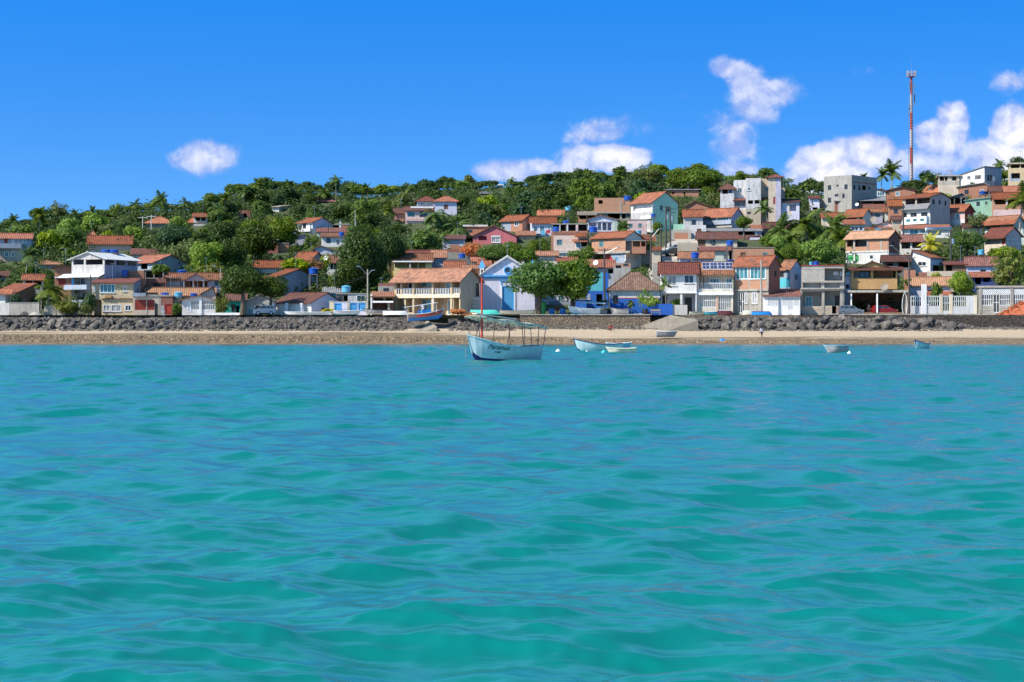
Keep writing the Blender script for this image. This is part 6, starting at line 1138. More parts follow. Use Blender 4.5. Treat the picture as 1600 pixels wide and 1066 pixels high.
# ------------------------------------------------------------------ the wood on the hill: individual trees set where the photograph shows green
def free(px, y0, y1, r, D):
    for (a, b, c, d, DD, lab, full) in RECTS:
        if DD > D - 3 and px + r * .75 > a and px - r * .75 < b and y1 > c - 1 and y0 < d - 2: return False
        if abs(DD - D) < 7 and px + r * .5 > a and px - r * .5 < b and DD <= D: return False
    return True
def near_label(px, py, size, leaf, kind):
    best = None
    for (a, b, c, d, DD, lab, full) in RECTS:
        q = math.hypot((px - (a + b) / 2), (py - (c + d) / 2) * 1.3)
        if best is None or q < best[0]: best = (q, a, b, c, d, lab)
    q, a, b, c, d, lab = best; where = 'above' if py < c else ('left of' if px < a else ('right of' if px > b else ('below' if py > d else 'beside')))
    short = ' '.join(lab.split()[:8])
    for w in (' with', ' and', ' in', ' on', ' of', ' the', ' by', ' under', ' above', ' a', ' beside', ' between', ' at', ' behind', ' right', ' left', ' below', ' from', ' to', ' over'):
        while short.endswith(w): short = short[:-len(w)]
    adj = {'dark': 'dark green', 'mid': 'mid green', 'bright': 'light green', 'olive': 'olive', 'blue': 'bluish green'}[leaf]
    return '%s %s %s %s %s' % (size, adj, kind, where, short)
def forest():
    rn = random.Random(11); cand = []; placed = []
    # crest trees carry the skyline
    px = -30
    while px < 1640:
        w = rn.uniform(18, 38); top = float(skyline(px)) + rn.choice([-6, -3, 0, 2, 4, 6]) + rn.uniform(-1.5, 1.5); y = float(ridge_y(px)) - rn.uniform(0, 2); D = float(Dof(y)) - 1
        if free(px, top, y, w / 2, D): cand.append((px, top, y + 10, w, D))
        px += w * .55
    for i in range(9000):
        if len(cand) > 292: break
        px = rn.uniform(-30, 1640); ry = float(ridge_y(px)); lo = 478 if px < 620 else 455; u = rn.random() ** 1.25; y = ry + 2 + (lo - ry) * u
        D = float(Dof(y)); w = rn.uniform(24, 48) * (340 / D) ** .6; h = w * rn.uniform(.72, .98)
        if 720 < px and y > 330 + (px < 900) * 60: continue
        if not free(px, y - h, y, w / 2, D): continue
        if any(abs(px - q[0]) < (w + q[3]) * .26 and abs(y - q[2]) < (h * .33) for q in cand): continue
        cand.append((px, y - h, y, w, D))
    used = set()
    for (px, top, y, w, D) in cand:
        n = float(vnoise(px * .018, y * .03)); leaf = rn.choice(['dark', 'dark', 'mid', 'blue'] if n < .46 else (['mid', 'olive', 'bright'] if n > .6 else ['mid', 'dark', 'olive', 'mid', 'bright']))
        size = 'large' if w > 34 else ('small' if w < 25 else 'medium'); lab = near_label(px, (top + y) / 2, size, leaf, 'tree'); grp = None
        tree(px, top, y, w, leaf, lab, D, group='trees in the wood covering the hill', crowns=CROWNS if rn.random() < .88 else SPARSE)
forest()
def undergrowth():
    rng = np.random.default_rng(4); Cs = []; Ns = []; S = []; m = 0
    R_ = np.array([(a, b, c, d, DD) for (a, b, c, d, DD, l, f) in RECTS])
    n = 17500; px = rng.uniform(-420, 2020, n); ry = ridge_y(px) + 1; y = ry + (486 - ry) * rng.random(n) ** 1.0
    for x, yy in zip(px, y):
        D = float(Dof(yy)); h_ = rng.uniform(.5, 1.4) * (1.0 if rng.random() < .5 else 1.9); w_ = h_ * rng.uniform(.8, 1.2); hp = h_ * 2 * FOC / D
        bad = (R_[:, 4] > D - 2) & (x > R_[:, 0] - 3) & (x < R_[:, 1] + 3) & (yy - hp < R_[:, 3] - 7) & (yy > R_[:, 2])
        if bad.any() or ((x > 1010) & (x < 1090) & (yy > 365) & (yy < 450)): continue
        k = int(16 + 14 * h_); d = rng.normal(size=(k, 3)); d /= np.linalg.norm(d, axis=1, keepdims=True); d[:, 2] = np.abs(d[:, 2]); X = (x - 800) / FOC * D
        Cs.append(np.array([X, D, float(hillz(X, D))]) + d * np.array([w_, w_, h_ * 1.3]) * (.6 + .4 * rng.random((k, 1)))); Ns.append(d + .5 * rng.normal(size=(k, 3)) + np.array([0, -.1, .3]))
    C = np.concatenate(Cs); N = np.concatenate(Ns)
    me = quads_mesh('undergrowth', leaf_quads(C, N, .30, rng, .6), [leafm('leaf_undergrowth', (.03, .075, .014), (.11, .16, .035))]); tag(link('undergrowth', me), 'mixed green shrubs and weeds covering the hillside between the houses', 'shrubs', kind='stuff')
undergrowth()
# ------------------------------------------------------------------ boats, cars, people, street furniture
def hull_mb(L, B, Hh, rise=.45, tw=.7, sheer=.12, t=.05, n=18, m=9):
    """hull along +x (bow at +x), keel at z=0; returns station function"""
    def st(s):
        x = -L / 2 + L * s; b = B / 2 * (tw + (1 - tw) * math.sin(min(1, s / .45) * 1.5708)) if s < .45 else B / 2 * max(0, 1 - ((s - .45) / .55) ** 2.1) ** .72; zs = Hh * (1 + rise * max(0, (s - .35) / .65) ** 2 + sheer * max(0, (.35 - s) / .35) ** 2); zk = Hh * .55 * max(0, (s - .86) / .14) ** 2
        rake = Hh * .35 * max(0, (s - .8) / .2)
        return x, b, zs, zk, rake
    out = []
    for i in range(n + 1):
        s = i / n; x, b, zs, zk, rk = st(s); row = []
        for j in range(2 * m + 1):
            a = (j - m) / m; q = abs(a); yy = b * math.copysign(min(1, q ** .62 * 1.0), a) if q else 0; f = q ** 1.9; z = zk + (zs - zk) * f; row.append(Vector((x + rk * f, yy, z)))
        out.append(row)
    return out
def boat(name, label, px, py, D, yaw, L, B, Hh, top='hullwhite', bot='hullwhite', rail='navy', z0=None, roll=0, pitch=0, flip=False, rise=.45, tw=.7, inner='oldwood', thw=2, split=.4, draft=.12, cat='boat', group=None):
    P = P3(px, py, D); zz = P.z if z0 is None else z0
    T = thing(name, label, cat, (P.x, P.y, zz), 0, group)
    T.rotation_euler = Matrix.Rotation(R(yaw), 4, 'Z').to_euler() if not (roll or pitch or flip) else (Matrix.Rotation(R(yaw), 4, 'Z') @ Matrix.Rotation(R(pitch), 4, 'Y') @ Matrix.Rotation(R(roll + (180 if flip else 0)), 4, 'X')).to_euler()
    rows = hull_mb(L, B, Hh, rise, tw); mb = MB(); off = -draft * Hh if not flip else -Hh * 1.02; n = len(rows) - 1; c = len(rows[0])
    for r in rows:
        for p in r: p.z += off
    zsplit = lambda p: p
    for i in range(n):
        for j in range(c - 1):
            q = abs((j + .5) - (c - 1) / 2) / ((c - 1) / 2); mb.poly([rows[i][j], rows[i][j + 1], rows[i + 1][j + 1], rows[i + 1][j]][::-1], mi=0 if q > split + .0 else 1, smooth=True)
            a, b2, d, e = [Vector((p.x * .985, p.y * .94, p.z + .035)) for p in (rows[i][j], rows[i][j + 1], rows[i + 1][j + 1], rows[i + 1][j])]; mb.poly([a, b2, d, e], mi=2, smooth=True)
    mb.poly([p for p in rows[0]], mi=0); mb.poly([Vector((p.x + .05, p.y * .94, p.z + .035)) for p in rows[0]][::-1], mi=2)
    mb.build('hull', [top, bot, inner], T, merge=False)
    g = MB()
    for sd in (0, -1): g.tube([rows[i][sd] + Vector((0, 0, .01)) for i in range(n + 1)], .045, 5)
    g.tube([rows[0][0], rows[0][-1]], .045, 5); g.build('gunwale', rail, T)
    for k in range(thw):
        i = int(n * (.25 + .35 * k / max(1, thw - 1) if thw > 1 else .4)); a, b2 = rows[i][0], rows[i][-1]; w = MB(); z = a.z - Hh * .22; w.box((a.x - .12, a.y * .9, z - .03), (a.x + .12, b2.y * .9, z)); w.build('thwart', 'oldwood', T)
    s = MB(); s.tube([rows[-1][(c - 1) // 2] + Vector((-.05, 0, 0)), rows[-1][0] + Vector((.02, 0, .12))], .05, 5); s.build('stem', rail, T)
    return T, rows
# main boat
def main_boat():
    D = 124.3; T, rows = boat('fishing_boat', 'pale blue wooden boat named Paramuu with poled canopy and red mast', 789, 562, D, 180 + 37, 5.9, 2.2, 1.15, 'hullboat', 'navy', 'hullboat', z0=-.02, rise=.70, tw=.62, split=.46, draft=.16, pitch=-1.0, thw=3)
    Ti = T.matrix_world if 0 else (Matrix.Translation(T.location) @ T.rotation_euler.to_matrix().to_4x4()); inv = Ti.inverted()
    def loc(px, py, dD=0): return inv @ P3(px, py, D + dD)
    # canopy: thin pale awning on poles
    top = [];
    n = len(rows) - 1
    ua = [loc(733, 491, -2.0), loc(846, 498, 1.6)]
    cz0 = loc(735, 489).z; mb = MB(); N = 10
    for i in range(N):
        f0, f1 = i / N, (i + 1) / N
        def pt(f, s):
            k = min(n, max(0, int(round((1 - f) * n)))); x = 2.95 - f * 6.0; y = s * (.95 + .15 * math.sin(f * 3.1)); z = 3.22 - f * .62 - .10 * abs(s) ** 1.5 + .06 * math.sin(f * 17); return Vector((x, y, z))
        for a in range(6):
            s0, s1 = -1 + a / 3, -1 + (a + 1) / 3; mb.slab([pt(f0, s0), pt(f1, s0), pt(f1, s1), pt(f0, s1)][::-1] if 0 else [pt(f1, s0), pt(f0, s0), pt(f0, s1), pt(f1, s1)], .03)
    for s0 in (-1, 1):
        for i in range(N):
            p, q = pt(i / N, s0), pt((i + 1) / N, s0); dz = Vector((0, s0 * .03, -.13 - .05 * (i % 2))); mb.poly([p, q, q + dz, p + dz]); mb.poly([q, p, p + dz * .99 + Vector((0, -.004 * s0, 0)), q + dz * .99 + Vector((0, -.004 * s0, 0))])
    mb.build('canopy', 'tarp', T)
    for (f, s) in ((.03, -1), (.03, 1), (.2, -1), (.42, 1), (.45, -1), (.68, -1), (.66, 1), (.86, -1), (.88, 1), (.99, -1), (.99, 1)):
        x = 2.95 - f * 6.0; y = s * .93; z = 3.14 - f * .62; i = min(n, max(0, int(round((x / 5.9 + .5) * n)))); g = rows[i][-1 if s > 0 else 0]
        b = MB(); b.tube([Vector((min(x + .12, g.x + .0), g.y, g.z)), Vector((x, y, z))], .028, 5); b.build('canopy_pole', 'darkwood' if f != .42 else 'redp', T)
    p0 = loc(753, 528, -.6); p1 = loc(753, 433, -.6); b = MB(); b.tube([p0 + Vector((0, 0, -.6)), p1], [.085, .06], 8); m = b.build('mast', 'redp', T); y = MB(); y.tube([p1 + Vector((.0, 0, .0)), p1 + Vector((0, 0, .12))], .1, 6); y.build('mast_cap', 'darkwood', m)
    # boards lying on the canopy
    b = MB()
    e0, e1 = Vector((2.9, .2, 3.34)), Vector((-.6, .1, 3.02)); b.slab([e0 + Vector((0, -.3, 0)), e0 + Vector((0, .3, 0)), e1 + Vector((0, .35, 0)), e1 + Vector((0, -.35, 0))], .05); b.build('folded_sail', 'hullwhite', T)
    # name lettering along the port bow
    import bpy as _b
    for txt, f0, zf, size in (('Paramuu', 2.0, .84, .46), ('Ti-38', 1.5, .58, .2)):
        cu = bpy.data.curves.new('t', 'FONT'); cu.body = txt; cu.size = size; cu.shear = .35; cu.extrude = .006; cu.space_character = 1.0; cu.offset = .004; ob = bpy.data.objects.new('t', cu); COL.objects.link(ob); dg = bpy.context.evaluated_depsgraph_get(); me = bpy.data.meshes.new_from_object(ob.evaluated_get(dg)); bpy.data.objects.remove(ob)
        # side facing the camera is local +y or -y: choose by rotation
        sgn = 1 if (Ti.to_3x3() @ Vector((0, 1, 0))).y < 0 else -1
        for v in me.vertices:
            x = f0 - v.co.x; s = x / 5.9 + .5; i = s * n; i0 = min(n - 1, int(i)); fr = i - i0; zz = zf + v.co.y - (2.05 - x) * .06
            def hp(row):
                side = row[len(row) // 2:] if sgn > 0 else row[:len(row) // 2 + 1][::-1]
                for a, b2 in zip(side, side[1:]):
                    if a.z <= zz <= b2.z: k = (zz - a.z) / (b2.z - a.z + 1e-9); return a.y + (b2.y - a.y) * k
                return side[-1].y
            yy = hp(rows[i0]) * (1 - fr) + hp(rows[i0 + 1]) * fr; v.co = Vector((x, yy + sgn * (.012 + v.co.z), zz))
        me.materials.clear(); me.materials.append(M('black')); link('lettering', me, T)
    # mooring rope
    b = MB(); s = rows[-1][0]; b.tube([s + Vector((0, 0, 0)), s + Vector((.12, 0, -.6)), s + Vector((.1, 0, -1.6))], .025, 5); b.build('mooring_rope', 'oldwood', T)
main_boat()
T, rw = boat('rowing_boat', 'long white boat with dark blue gunwale afloat beside the cream dinghy', 936, 549, 173, 180 + 12, 4.7, 1.4, .74, 'hullboat', 'navy', 'navy', z0=-.02, rise=.75, split=.35)
boat('rowing_boat', 'pale blue grey boat behind the long white boat with blue gunwale', 966, 543, 190, 8, 2.6, 1.2, .62, 'hullblue', 'hullblue', 'hullwhite', z0=0, rise=.2)
boat('dinghy', 'small cream dinghy afloat in front of the long white boat', 972, 552, 157, 182, 2.55, 1.2, .50, 'hullcream', 'hullcream', 'hullcream', z0=-.02, rise=.15, tw=.85, split=.1)
boat('dinghy', 'grey weathered dinghy heeling over to show its blue side near the white buoy', 1308, 552, 158, 200, 2.1, 1.2, .62, 'hullgrey', 'hullgrey', 'hullblue', z0=.0, rise=.2, roll=14, split=.2)
boat('rowing_boat', 'small white boat with dark rim afloat at the right', 1440, 545, 185, 180 + 50, 2.6, 1.1, .66, 'hullboat', 'hullteal', 'navy', z0=0, rise=.55, split=.3)
def buoy(px, py, r, mat, label):
    D = FOC * CAMH / (py + r * .3 - HY); rr = r * D / FOC; P = P3(px, py, D); mb = MB(); mb.lathe((0, 0, 0), [(0, -rr)] + [(rr * math.cos(a), rr * math.sin(a)) for a in np.linspace(-1.2, 1.2, 7)] + [(0, rr)], 14); mb.lathe((0, 0, rr * .9), [(rr * .2, 0), (rr * .2, rr * .4), (0, rr * .42)], 8)
    o = mb.build('buoy', mat); o.location = (P.x, D, rr * .25); tag(o, label, 'buoy', 'mooring buoys afloat')
buoy(872, 550, 4.2, 'hullwhite', 'white ball buoy right of the boat with the canopy'); buoy(943.5, 551, 4, 'hullteal', 'teal ball buoy left of the cream dinghy'); buoy(1327, 552.5, 3.4, 'hullwhite', 'white buoy beside the tilted grey dinghy'); buoy(917, 549.5, 1.9, 'hullwhite', 'tiny white float in front of the long white boat')
# boats ashore
zr_ = 4.15
boat('skiff', 'whitish skiff resting on the sand below the ramp', 1041, 526, 243, 0, 2.75, 1.2, .78, 'hullgrey', 'hullgrey', 'hullwhite', z0=None, rise=.1, tw=.85, split=.3)
def slip_boat():
    T, rows = boat('fishing_boat', 'blue and red fishing boat with white canopy on the slipway', 664, 500, 257, 14, 5.2, 1.9, 1.0, 'oldwood', 'hullsea', 'hullwhite', z0=3.45, rise=.55, split=.62, pitch=-4, thw=2)
    n = len(rows) - 1; m = MB(); N = 6
    for i in range(N):
        f0, f1 = i / N, (i + 1) / N; x0, x1 = -2.9 + 4.9 * f0, -2.9 + 4.9 * f1; z0 = 2.05 + .35 * f0; z1 = 2.05 + .35 * f1; m.slab([(x0, -.8, z0), (x1, -.8, z1), (x1, .8, z1), (x0, .8, z0)], .06)
    m.build('canopy', 'trim', T)
    for x, y in ((-2.6, -.7), (-2.6, .7), (-.6, -.75), (-.6, .75), (1.7, -.7), (1.7, .7)): b = MB(); b.tube([(x, y, .9), (x, y, 2.05 + .35 * (x + 2.9) / 4.9)], .03, 5); b.build('canopy_pole', 'trim', T)
    b = MB(); b.tube([(1.5, 0, .5), (1.45, 0, 4.4)], .05, 6); b.build('mast', 'trim', T); b = MB(); b.box((-1.0, -.6, .7), (.9, .6, 1.45)); b.build('cabin', 'hullsea', T); b = MB()
    for s_ in (1,):
        for i in range(4, n - 1): a, c = rows[i][0], rows[i + 1][0]; b.poly([a + Vector((0, -.02, -.42)), c + Vector((0, -.02, -.42)), c + Vector((0, -.03, -.18)), a + Vector((0, -.03, -.18))])
    b.build('painted_band', 'redp', T)
slip_boat()
boat('boat', 'white upturned boat left of the blue fishing boat', 618, 487, 261.5, 4, 3.8, 1.3, .55, 'hullwhite', 'hullwhite', 'hullwhite', z0=4.2, flip=True, rise=.1, thw=0)
boat('boat', 'long grey boat with dark rim under the forked lamp post', 591, 485, 262.5, 184, 4.2, 1.3, .62, 'hullgrey', 'hullwhite', 'black', z0=4.35, rise=.4)
boat('canoe', 'long flat white canoe lying on the wall top in front of the lilac gable', 482, 491, 261.2, 178, 7.0, 1.0, .42, 'hullwhite', 'hullwhite', 'hullwhite', z0=4.2, rise=.15, tw=.3)
boat('boat', 'white boat with light blue underside in front of the blue garden panels', 541, 490, 261.8, 3, 4.0, 1.3, .62, 'hullwhite', 'hullteal', 'hullwhite', z0=4.2, rise=.25)
boat('boat', 'mint green upturned boat in front of the church left corner', 757, 484, 262, 2, 4.3, 1.3, .62, 'hullmint', 'hullmint', 'hullmint', z0=4.3, flip=True, rise=.1, thw=0)
boat('boat', 'pale beige boat lying before the blue church door', 808, 487, 262.4, 4, 5.2, 1.3, .6, 'hullcream', 'hullgrey', 'oldwood', z0=4.25, rise=.3)
boat('boat', 'white boat with teal bottom by the trunk of the right almond tree', 914, 486, 262, 190, 4.6, 1.5, .95, 'hullwhite', 'hullteal', 'hullwhite', z0=4.25, rise=.45)
boat('boat', 'weathered wooden boat in front of the blue house corner', 969, 486, 262, 168, 2.6, 1.2, .85, 'hullgrey', 'hullgrey', 'oldwood', z0=4.25, rise=.3)
boat('boat', 'shabby cream boat on the wall top before the cream house', 1091, 489, 261.2, 2, 2.6, 1.1, .45, 'hullcream', 'hullcream', 'oldwood', z0=4.2, rise=.2)
boat('boat', 'pale turquoise boat beside the maroon covered heap', 1112, 489, 261.2, 1, 2.2, 1.1, .48, 'cyan', 'cyan', 'hullwhite', z0=4.2, rise=.2)
boat('boat', 'small boat under a dark maroon tarpaulin on the boulders', 1133, 488, 261.2, 6, 2.4, 1.1, .6, 'maroon', 'maroon', 'maroon', z0=4.2, flip=True, rise=.2, thw=0)
boat('boat', 'tan upturned boat in front of the brick house with teal windows', 1171, 486, 262.5, 18, 1.9, 1.0, .65, 'hullcream', 'hullcream', 'oldwood', z0=4.2, flip=True, rise=.1, thw=0)
boat('boat', 'deep blue upturned boat below the white garage corner', 1190, 489, 261.3, 3, 3.0, 1.1, .5, 'hullsea', 'navy', 'hullsea', z0=4.2, flip=True, rise=.15, thw=0)
boat('boat', 'white hulled boat with pale awning in front of the bright blue low house', 936, 484, 263.2, 185, 2.4, 1.1, .7, 'hullgrey', 'hullgrey', 'oldwood', z0=4.25, rise=.3)
T, _ = boat('boat', 'turquoise and white boat standing on end beside the dark garage', 1413.5, 476, 262.3, 90, 3.4, .75, .35, 'hullteal', 'hullwhite', 'hullwhite', z0=5.75, rise=.15, tw=.4, thw=0); T.rotation_euler = (R(0), R(-88), R(78))
boat('boat', 'white motor boat parked on the terrace below the three storey white house', 1466, 361, 343, 3, 5.0, 1.7, .7, 'hullwhite', 'hullwhite', 'hullsea', z0=None, rise=.3)
# cars
def car(label, px, py, D, yaw, paint, L=3.9, wd=1.65, Hh=1.5, z0=None, name='parked_car'):
    P = P3(px, py, D); T = thing(name, label, 'car', (P.x, P.y, P.z if z0 is None else z0), R(yaw)); l = L / 2
    prof = [(-l, .35), (-l, .85), (-l + .1, .98), (-l + .35, Hh - .08), (-l + .6, Hh), (-.05, Hh), (.35, Hh - .06), (1.05, 1.0), (l - .15, .82), (l, .62), (l, .3)]
    mb = MB(); hw = wd / 2; ins = lambda z: hw * (1 - .16 * max(0, (z - .95) / .55))
    n = len(prof)
    for i in range(n):
        a, b = prof[i], prof[(i + 1) % n]; mb.poly([(a[0], -ins(a[1]), a[1]), (a[0], ins(a[1]), a[1]), (b[0], ins(b[1]), b[1]), (b[0], -ins(b[1]), b[1])])
    for s in (-1, 1):
        lo = [(-l, .35), (l, .3), (l, .62), (l - .15, .82), (1.05, 1.0), (-l + .1, .98), (-l, .85)]; p = [(x, s * ins(z), z) for x, z in lo]; mb.poly(p if s < 0 else p[::-1])
        up = [(-l + .1, .98), (1.05, 1.0), (.35, Hh - .06), (-.05, Hh), (-l + .6, Hh), (-l + .35, Hh - .08)]; p = [(x, s * ins(z), z) for x, z in up]; mb.poly(p if s < 0 else p[::-1])
    mb.build('body', paint, T)
    for s in (-1, 1):
        for (x0, x1, t0, t1) in ((-l + .25, -l + .72, -l + .5, -l + .8), (-l + .8, -.35, -l + .88, -.35), (-.27, .82, -.27, .32)):
            q = [(x0, s * (ins(1.03) + .006), 1.03), (x1, s * (ins(1.03) + .006), 1.03), (t1, s * (ins(Hh - .12) + .006), Hh - .12), (t0, s * (ins(Hh - .12) + .006), Hh - .12)]; w = MB(); w.poly(q if s < 0 else q[::-1]); w.build('window', 'glass', T)
    w = MB(); w.poly([(1.02 + .01, -hw * .85, 1.03), (1.02 + .01, hw * .85, 1.03), (.38 + .012, hw * .78, Hh - .1), (.38 + .012, -hw * .78, Hh - .1)]); w.build('windscreen', 'glass', T)
    for s in (-1, 1):
        for x in (-l + .7, l - .72):
            w = MB(); y0 = s * (hw - .2); y1 = s * (hw + .015); ring = [(.31 * math.cos(a), .31 * math.sin(a)) for a in np.linspace(0, 6.2832, 17)[:-1]]; 
            for i in range(16):
                a, b = ring[i], ring[(i + 1) % 16]; w.poly([(x + a[0], y0, .31 + a[1]), (x + b[0], y0, .31 + b[1]), (x + b[0], y1, .31 + b[1]), (x + a[0], y1, .31 + a[1])])
            w.poly([(x + a, y1, .31 + b) for a, b in ring]); wo = w.build('wheel', 'rubber', T); r_ = MB(); r_.poly([(x + a * .6, y1 + s * .006, .31 + b * .6) for a, b in ring]); r_.build('rim', 'metal', wo)
        h_ = MB(); h_.box((l - .12, s * hw * .55, .66), (l + .01, s * hw * .92, .8)); h_.build('headlight', 'trim', T); h_ = MB(); h_.box((-l - .01, s * hw * .7, .75), (-l + .1, s * hw * .97, .95)); h_.build('tail_light', 'redp', T)
    return T
car('silver hatchback parked half inside the dark open garage', 1328, 489, 265, 4, 'carsilver', z0=4.15)
car('red car parked deep inside the dark open garage', 1381, 489, 267.4, 4, 'carred', z0=4.2, L=3.9)
car('white car parked under the big shade tree at left', 414, 494, 264.3, 183, 'carwhite', z0=4.15, L=3.4)
car('white car on the beige sloping street beside the dark one', 1054, 397, 330, 200, 'carwhite', L=3.3, z0=gz(1054, 330) + .57)
car('dark car on the beige sloping street below the white one', 1051, 402, 325.5, 195, 'cardark', L=3.3, z0=gz(1051, 325.5) + .57)
car('silver car parked in the walled yard behind the brown roofed blue house', 1003, 425, 287, 5, 'carsilver', L=3.0, z0=gz(1003, 287) + .3)
# people
def person(label, px, py, D, z0, shirt, legs, pose='stand', yaw=0, bare=False, hgt=1.68):
    P = P3(px, py, D); T = thing('person', label, 'person', (P.x, P.y, z0), R(yaw)); k = hgt / 1.7
    J = {'pel': (0, 0, .92), 'chest': (0, .0, 1.28), 'neck': (0, 0, 1.45), 'head': (0, -.01, 1.58), 'top': (0, 0, 1.68), 'shL': (-.18, 0, 1.38), 'elL': (-.25, .03, 1.10), 'haL': (-.26, -.05, .84), 'shR': (.18, 0, 1.38), 'elR': (.26, .03, 1.10), 'haR': (.27, -.06, .84), 'hiL': (-.09, 0, .86), 'knL': (-.11, -.06, .48), 'anL': (-.11, .06, .09), 'toL': (-.12, -.10, .03), 'hiR': (.09, 0, .86), 'knR': (.10, .02, .48), 'anR': (.10, .10, .09), 'toR': (.11, -.05, .03)}
    if pose == 'walk': J.update(knL=(-.1, -.2, .5), anL=(-.1, -.18, .1), toL=(-.1, -.34, .05), knR=(.1, .05, .47), anR=(.1, .3, .14), toR=(.1, .2, .03), haL=(-.27, .12, .86), haR=(.27, -.2, .9))
    if pose == 'squat':
        J.update(pel=(0, .18, .32), chest=(0, -.0, .62), neck=(0, -.08, .78), head=(0, -.13, .90), top=(0, -.14, 1.0), shL=(-.18, -.05, .72), shR=(.18, -.05, .72), elL=(-.24, -.25, .52), elR=(.24, -.25, .52), haL=(-.12, -.42, .40), haR=(.12, -.42, .40), hiL=(-.1, .15, .3), hiR=(.1, .15, .3), knL=(-.16, -.22, .46), knR=(.16, -.22, .46), anL=(-.14, -.02, .09), anR=(.14, -.02, .09), toL=(-.15, -.18, .03), toR=(.15, -.18, .03))
    E = [('pel', 'chest'), ('chest', 'neck'), ('neck', 'head'), ('head', 'top'), ('chest', 'shL'), ('shL', 'elL'), ('elL', 'haL'), ('chest', 'shR'), ('shR', 'elR'), ('elR', 'haR'), ('pel', 'hiL'), ('hiL', 'knL'), ('knL', 'anL'), ('anL', 'toL'), ('pel', 'hiR'), ('hiR', 'knR'), ('knR', 'anR'), ('anR', 'toR')]
    Rd = {'pel': .14, 'chest': .15, 'neck': .055, 'head': .095, 'top': .07, 'sh': .06, 'el': .042, 'ha': .032, 'hi': .09, 'kn': .06, 'an': .04, 'to': .035}
    def skin(name, keys, edges, mul_, mat, grow=1.0, fingers=False):
        ks = list(keys); vs = [Vector(J[q]) * k for q in ks]; es = [(ks.index(a), ks.index(b)) for a, b in edges]; rr = [(Rd.get(q) or Rd[q[:2]]) * mul_ * k for q in ks]
        if fingers:
            for h in ('haL', 'haR'):
                b0 = ks.index(h); e_ = Vector(J['el' + h[-1]]) * k; d = (vs[b0] - e_).normalized(); sx = Vector((1, 0, 0)) if abs(d.x) < .7 else Vector((0, 1, 0)); pal = vs[b0] + d * .07 * k; vs.append(pal); rr.append(.03 * k); es.append((b0, len(vs) - 1)); pi_ = len(vs) - 1
                for j, ln in enumerate((.07, .085, .08, .06)):
                    o_ = sx.cross(d).normalized() * ((j - 1.5) * .02 * k); vs.append(pal + o_ + d * ln * .5 * k); rr.append(.009 * k); es.append((pi_, len(vs) - 1)); vs.append(pal + o_ + d * ln * k + Vector((0, -.012, 0))); rr.append(.008 * k); es.append((len(vs) - 2, len(vs) - 1))
                vs.append(vs[b0] + d * .03 * k + Vector((0, -.045 * k, 0))); rr.append(.011 * k); es.append((b0, len(vs) - 1)); vs.append(vs[-1] + d * .035 * k); rr.append(.009 * k); es.append((len(vs) - 2, len(vs) - 1))
        me = bpy.data.meshes.new(name); me.from_pydata([tuple(v) for v in vs], es, []); me.materials.append(M(mat)); o = link(name, me, T)
        md = o.modifiers.new('skin', 'SKIN'); me.skin_vertices[0].data[0].use_root = True
        for i, sv in enumerate(me.skin_vertices[0].data): sv.radius = (rr[i] * grow, rr[i] * grow * (.8 if i < 2 else 1))
        md.use_smooth_shade = True; o.modifiers.new('sub', 'SUBSURF').levels = 1; return o
    body = skin('body', J.keys(), E, 1, 'skin', 1, True)
    if not bare: skin('shirt', ['chest', 'pel', 'shL', 'elL', 'shR', 'elR'], [('pel', 'chest'), ('chest', 'shL'), ('shL', 'elL'), ('chest', 'shR'), ('shR', 'elR')], 1.18, shirt)
    skin('shorts', ['pel', 'hiL', 'knL', 'hiR', 'knR'], [('pel', 'hiL'), ('hiL', 'knL'), ('pel', 'hiR'), ('hiR', 'knR')], 1.22, legs)
    h_ = MB(); hd = Vector(J['head']) * k; h_.lathe((hd.x, hd.y + .012, hd.z), [(.107, -.01), (.108, .04), (.085, .09), (.04, .112), (0, .118)], 12); h_.build('hair', 'black', T)
    f = MB(); f.box((hd.x - .012, hd.y - .125, hd.z - .02), (hd.x + .012, hd.y - .09, hd.z + .015)); f.build('nose', 'skin', body)
    return T
D_ = 243.5; person('person in pale shirt and dark shorts walking on the sand at right', 1190, 533, D_, float(beachz((1190 - 800) / FOC * D_, D_)), 'clothwhite', 'clothdark', 'walk', 20)
D_ = 255.0; person('person in red shirt crouching at the foot of the tan masonry wall', 954, 513, D_, float(beachz((954 - 800) / FOC * D_, D_)), 'clothred', 'clothdark', 'squat', 30)
person('bare chested person in red shorts standing under the almond trees', 871, 489, 266, 4.15, 'skin', 'clothred', 'stand', 10, bare=True)
person('person in white standing at the stern canopy of the fishing boat on the slipway', 661, 489, 258.8, 4.35, 'clothwhite', 'clothwhite', 'stand', 0, hgt=1.5)
person('person in dark clothes standing inside the dark garage', 1358, 489, 267.0, 4.2, 'clothdark', 'clothdark', 'stand', 0)
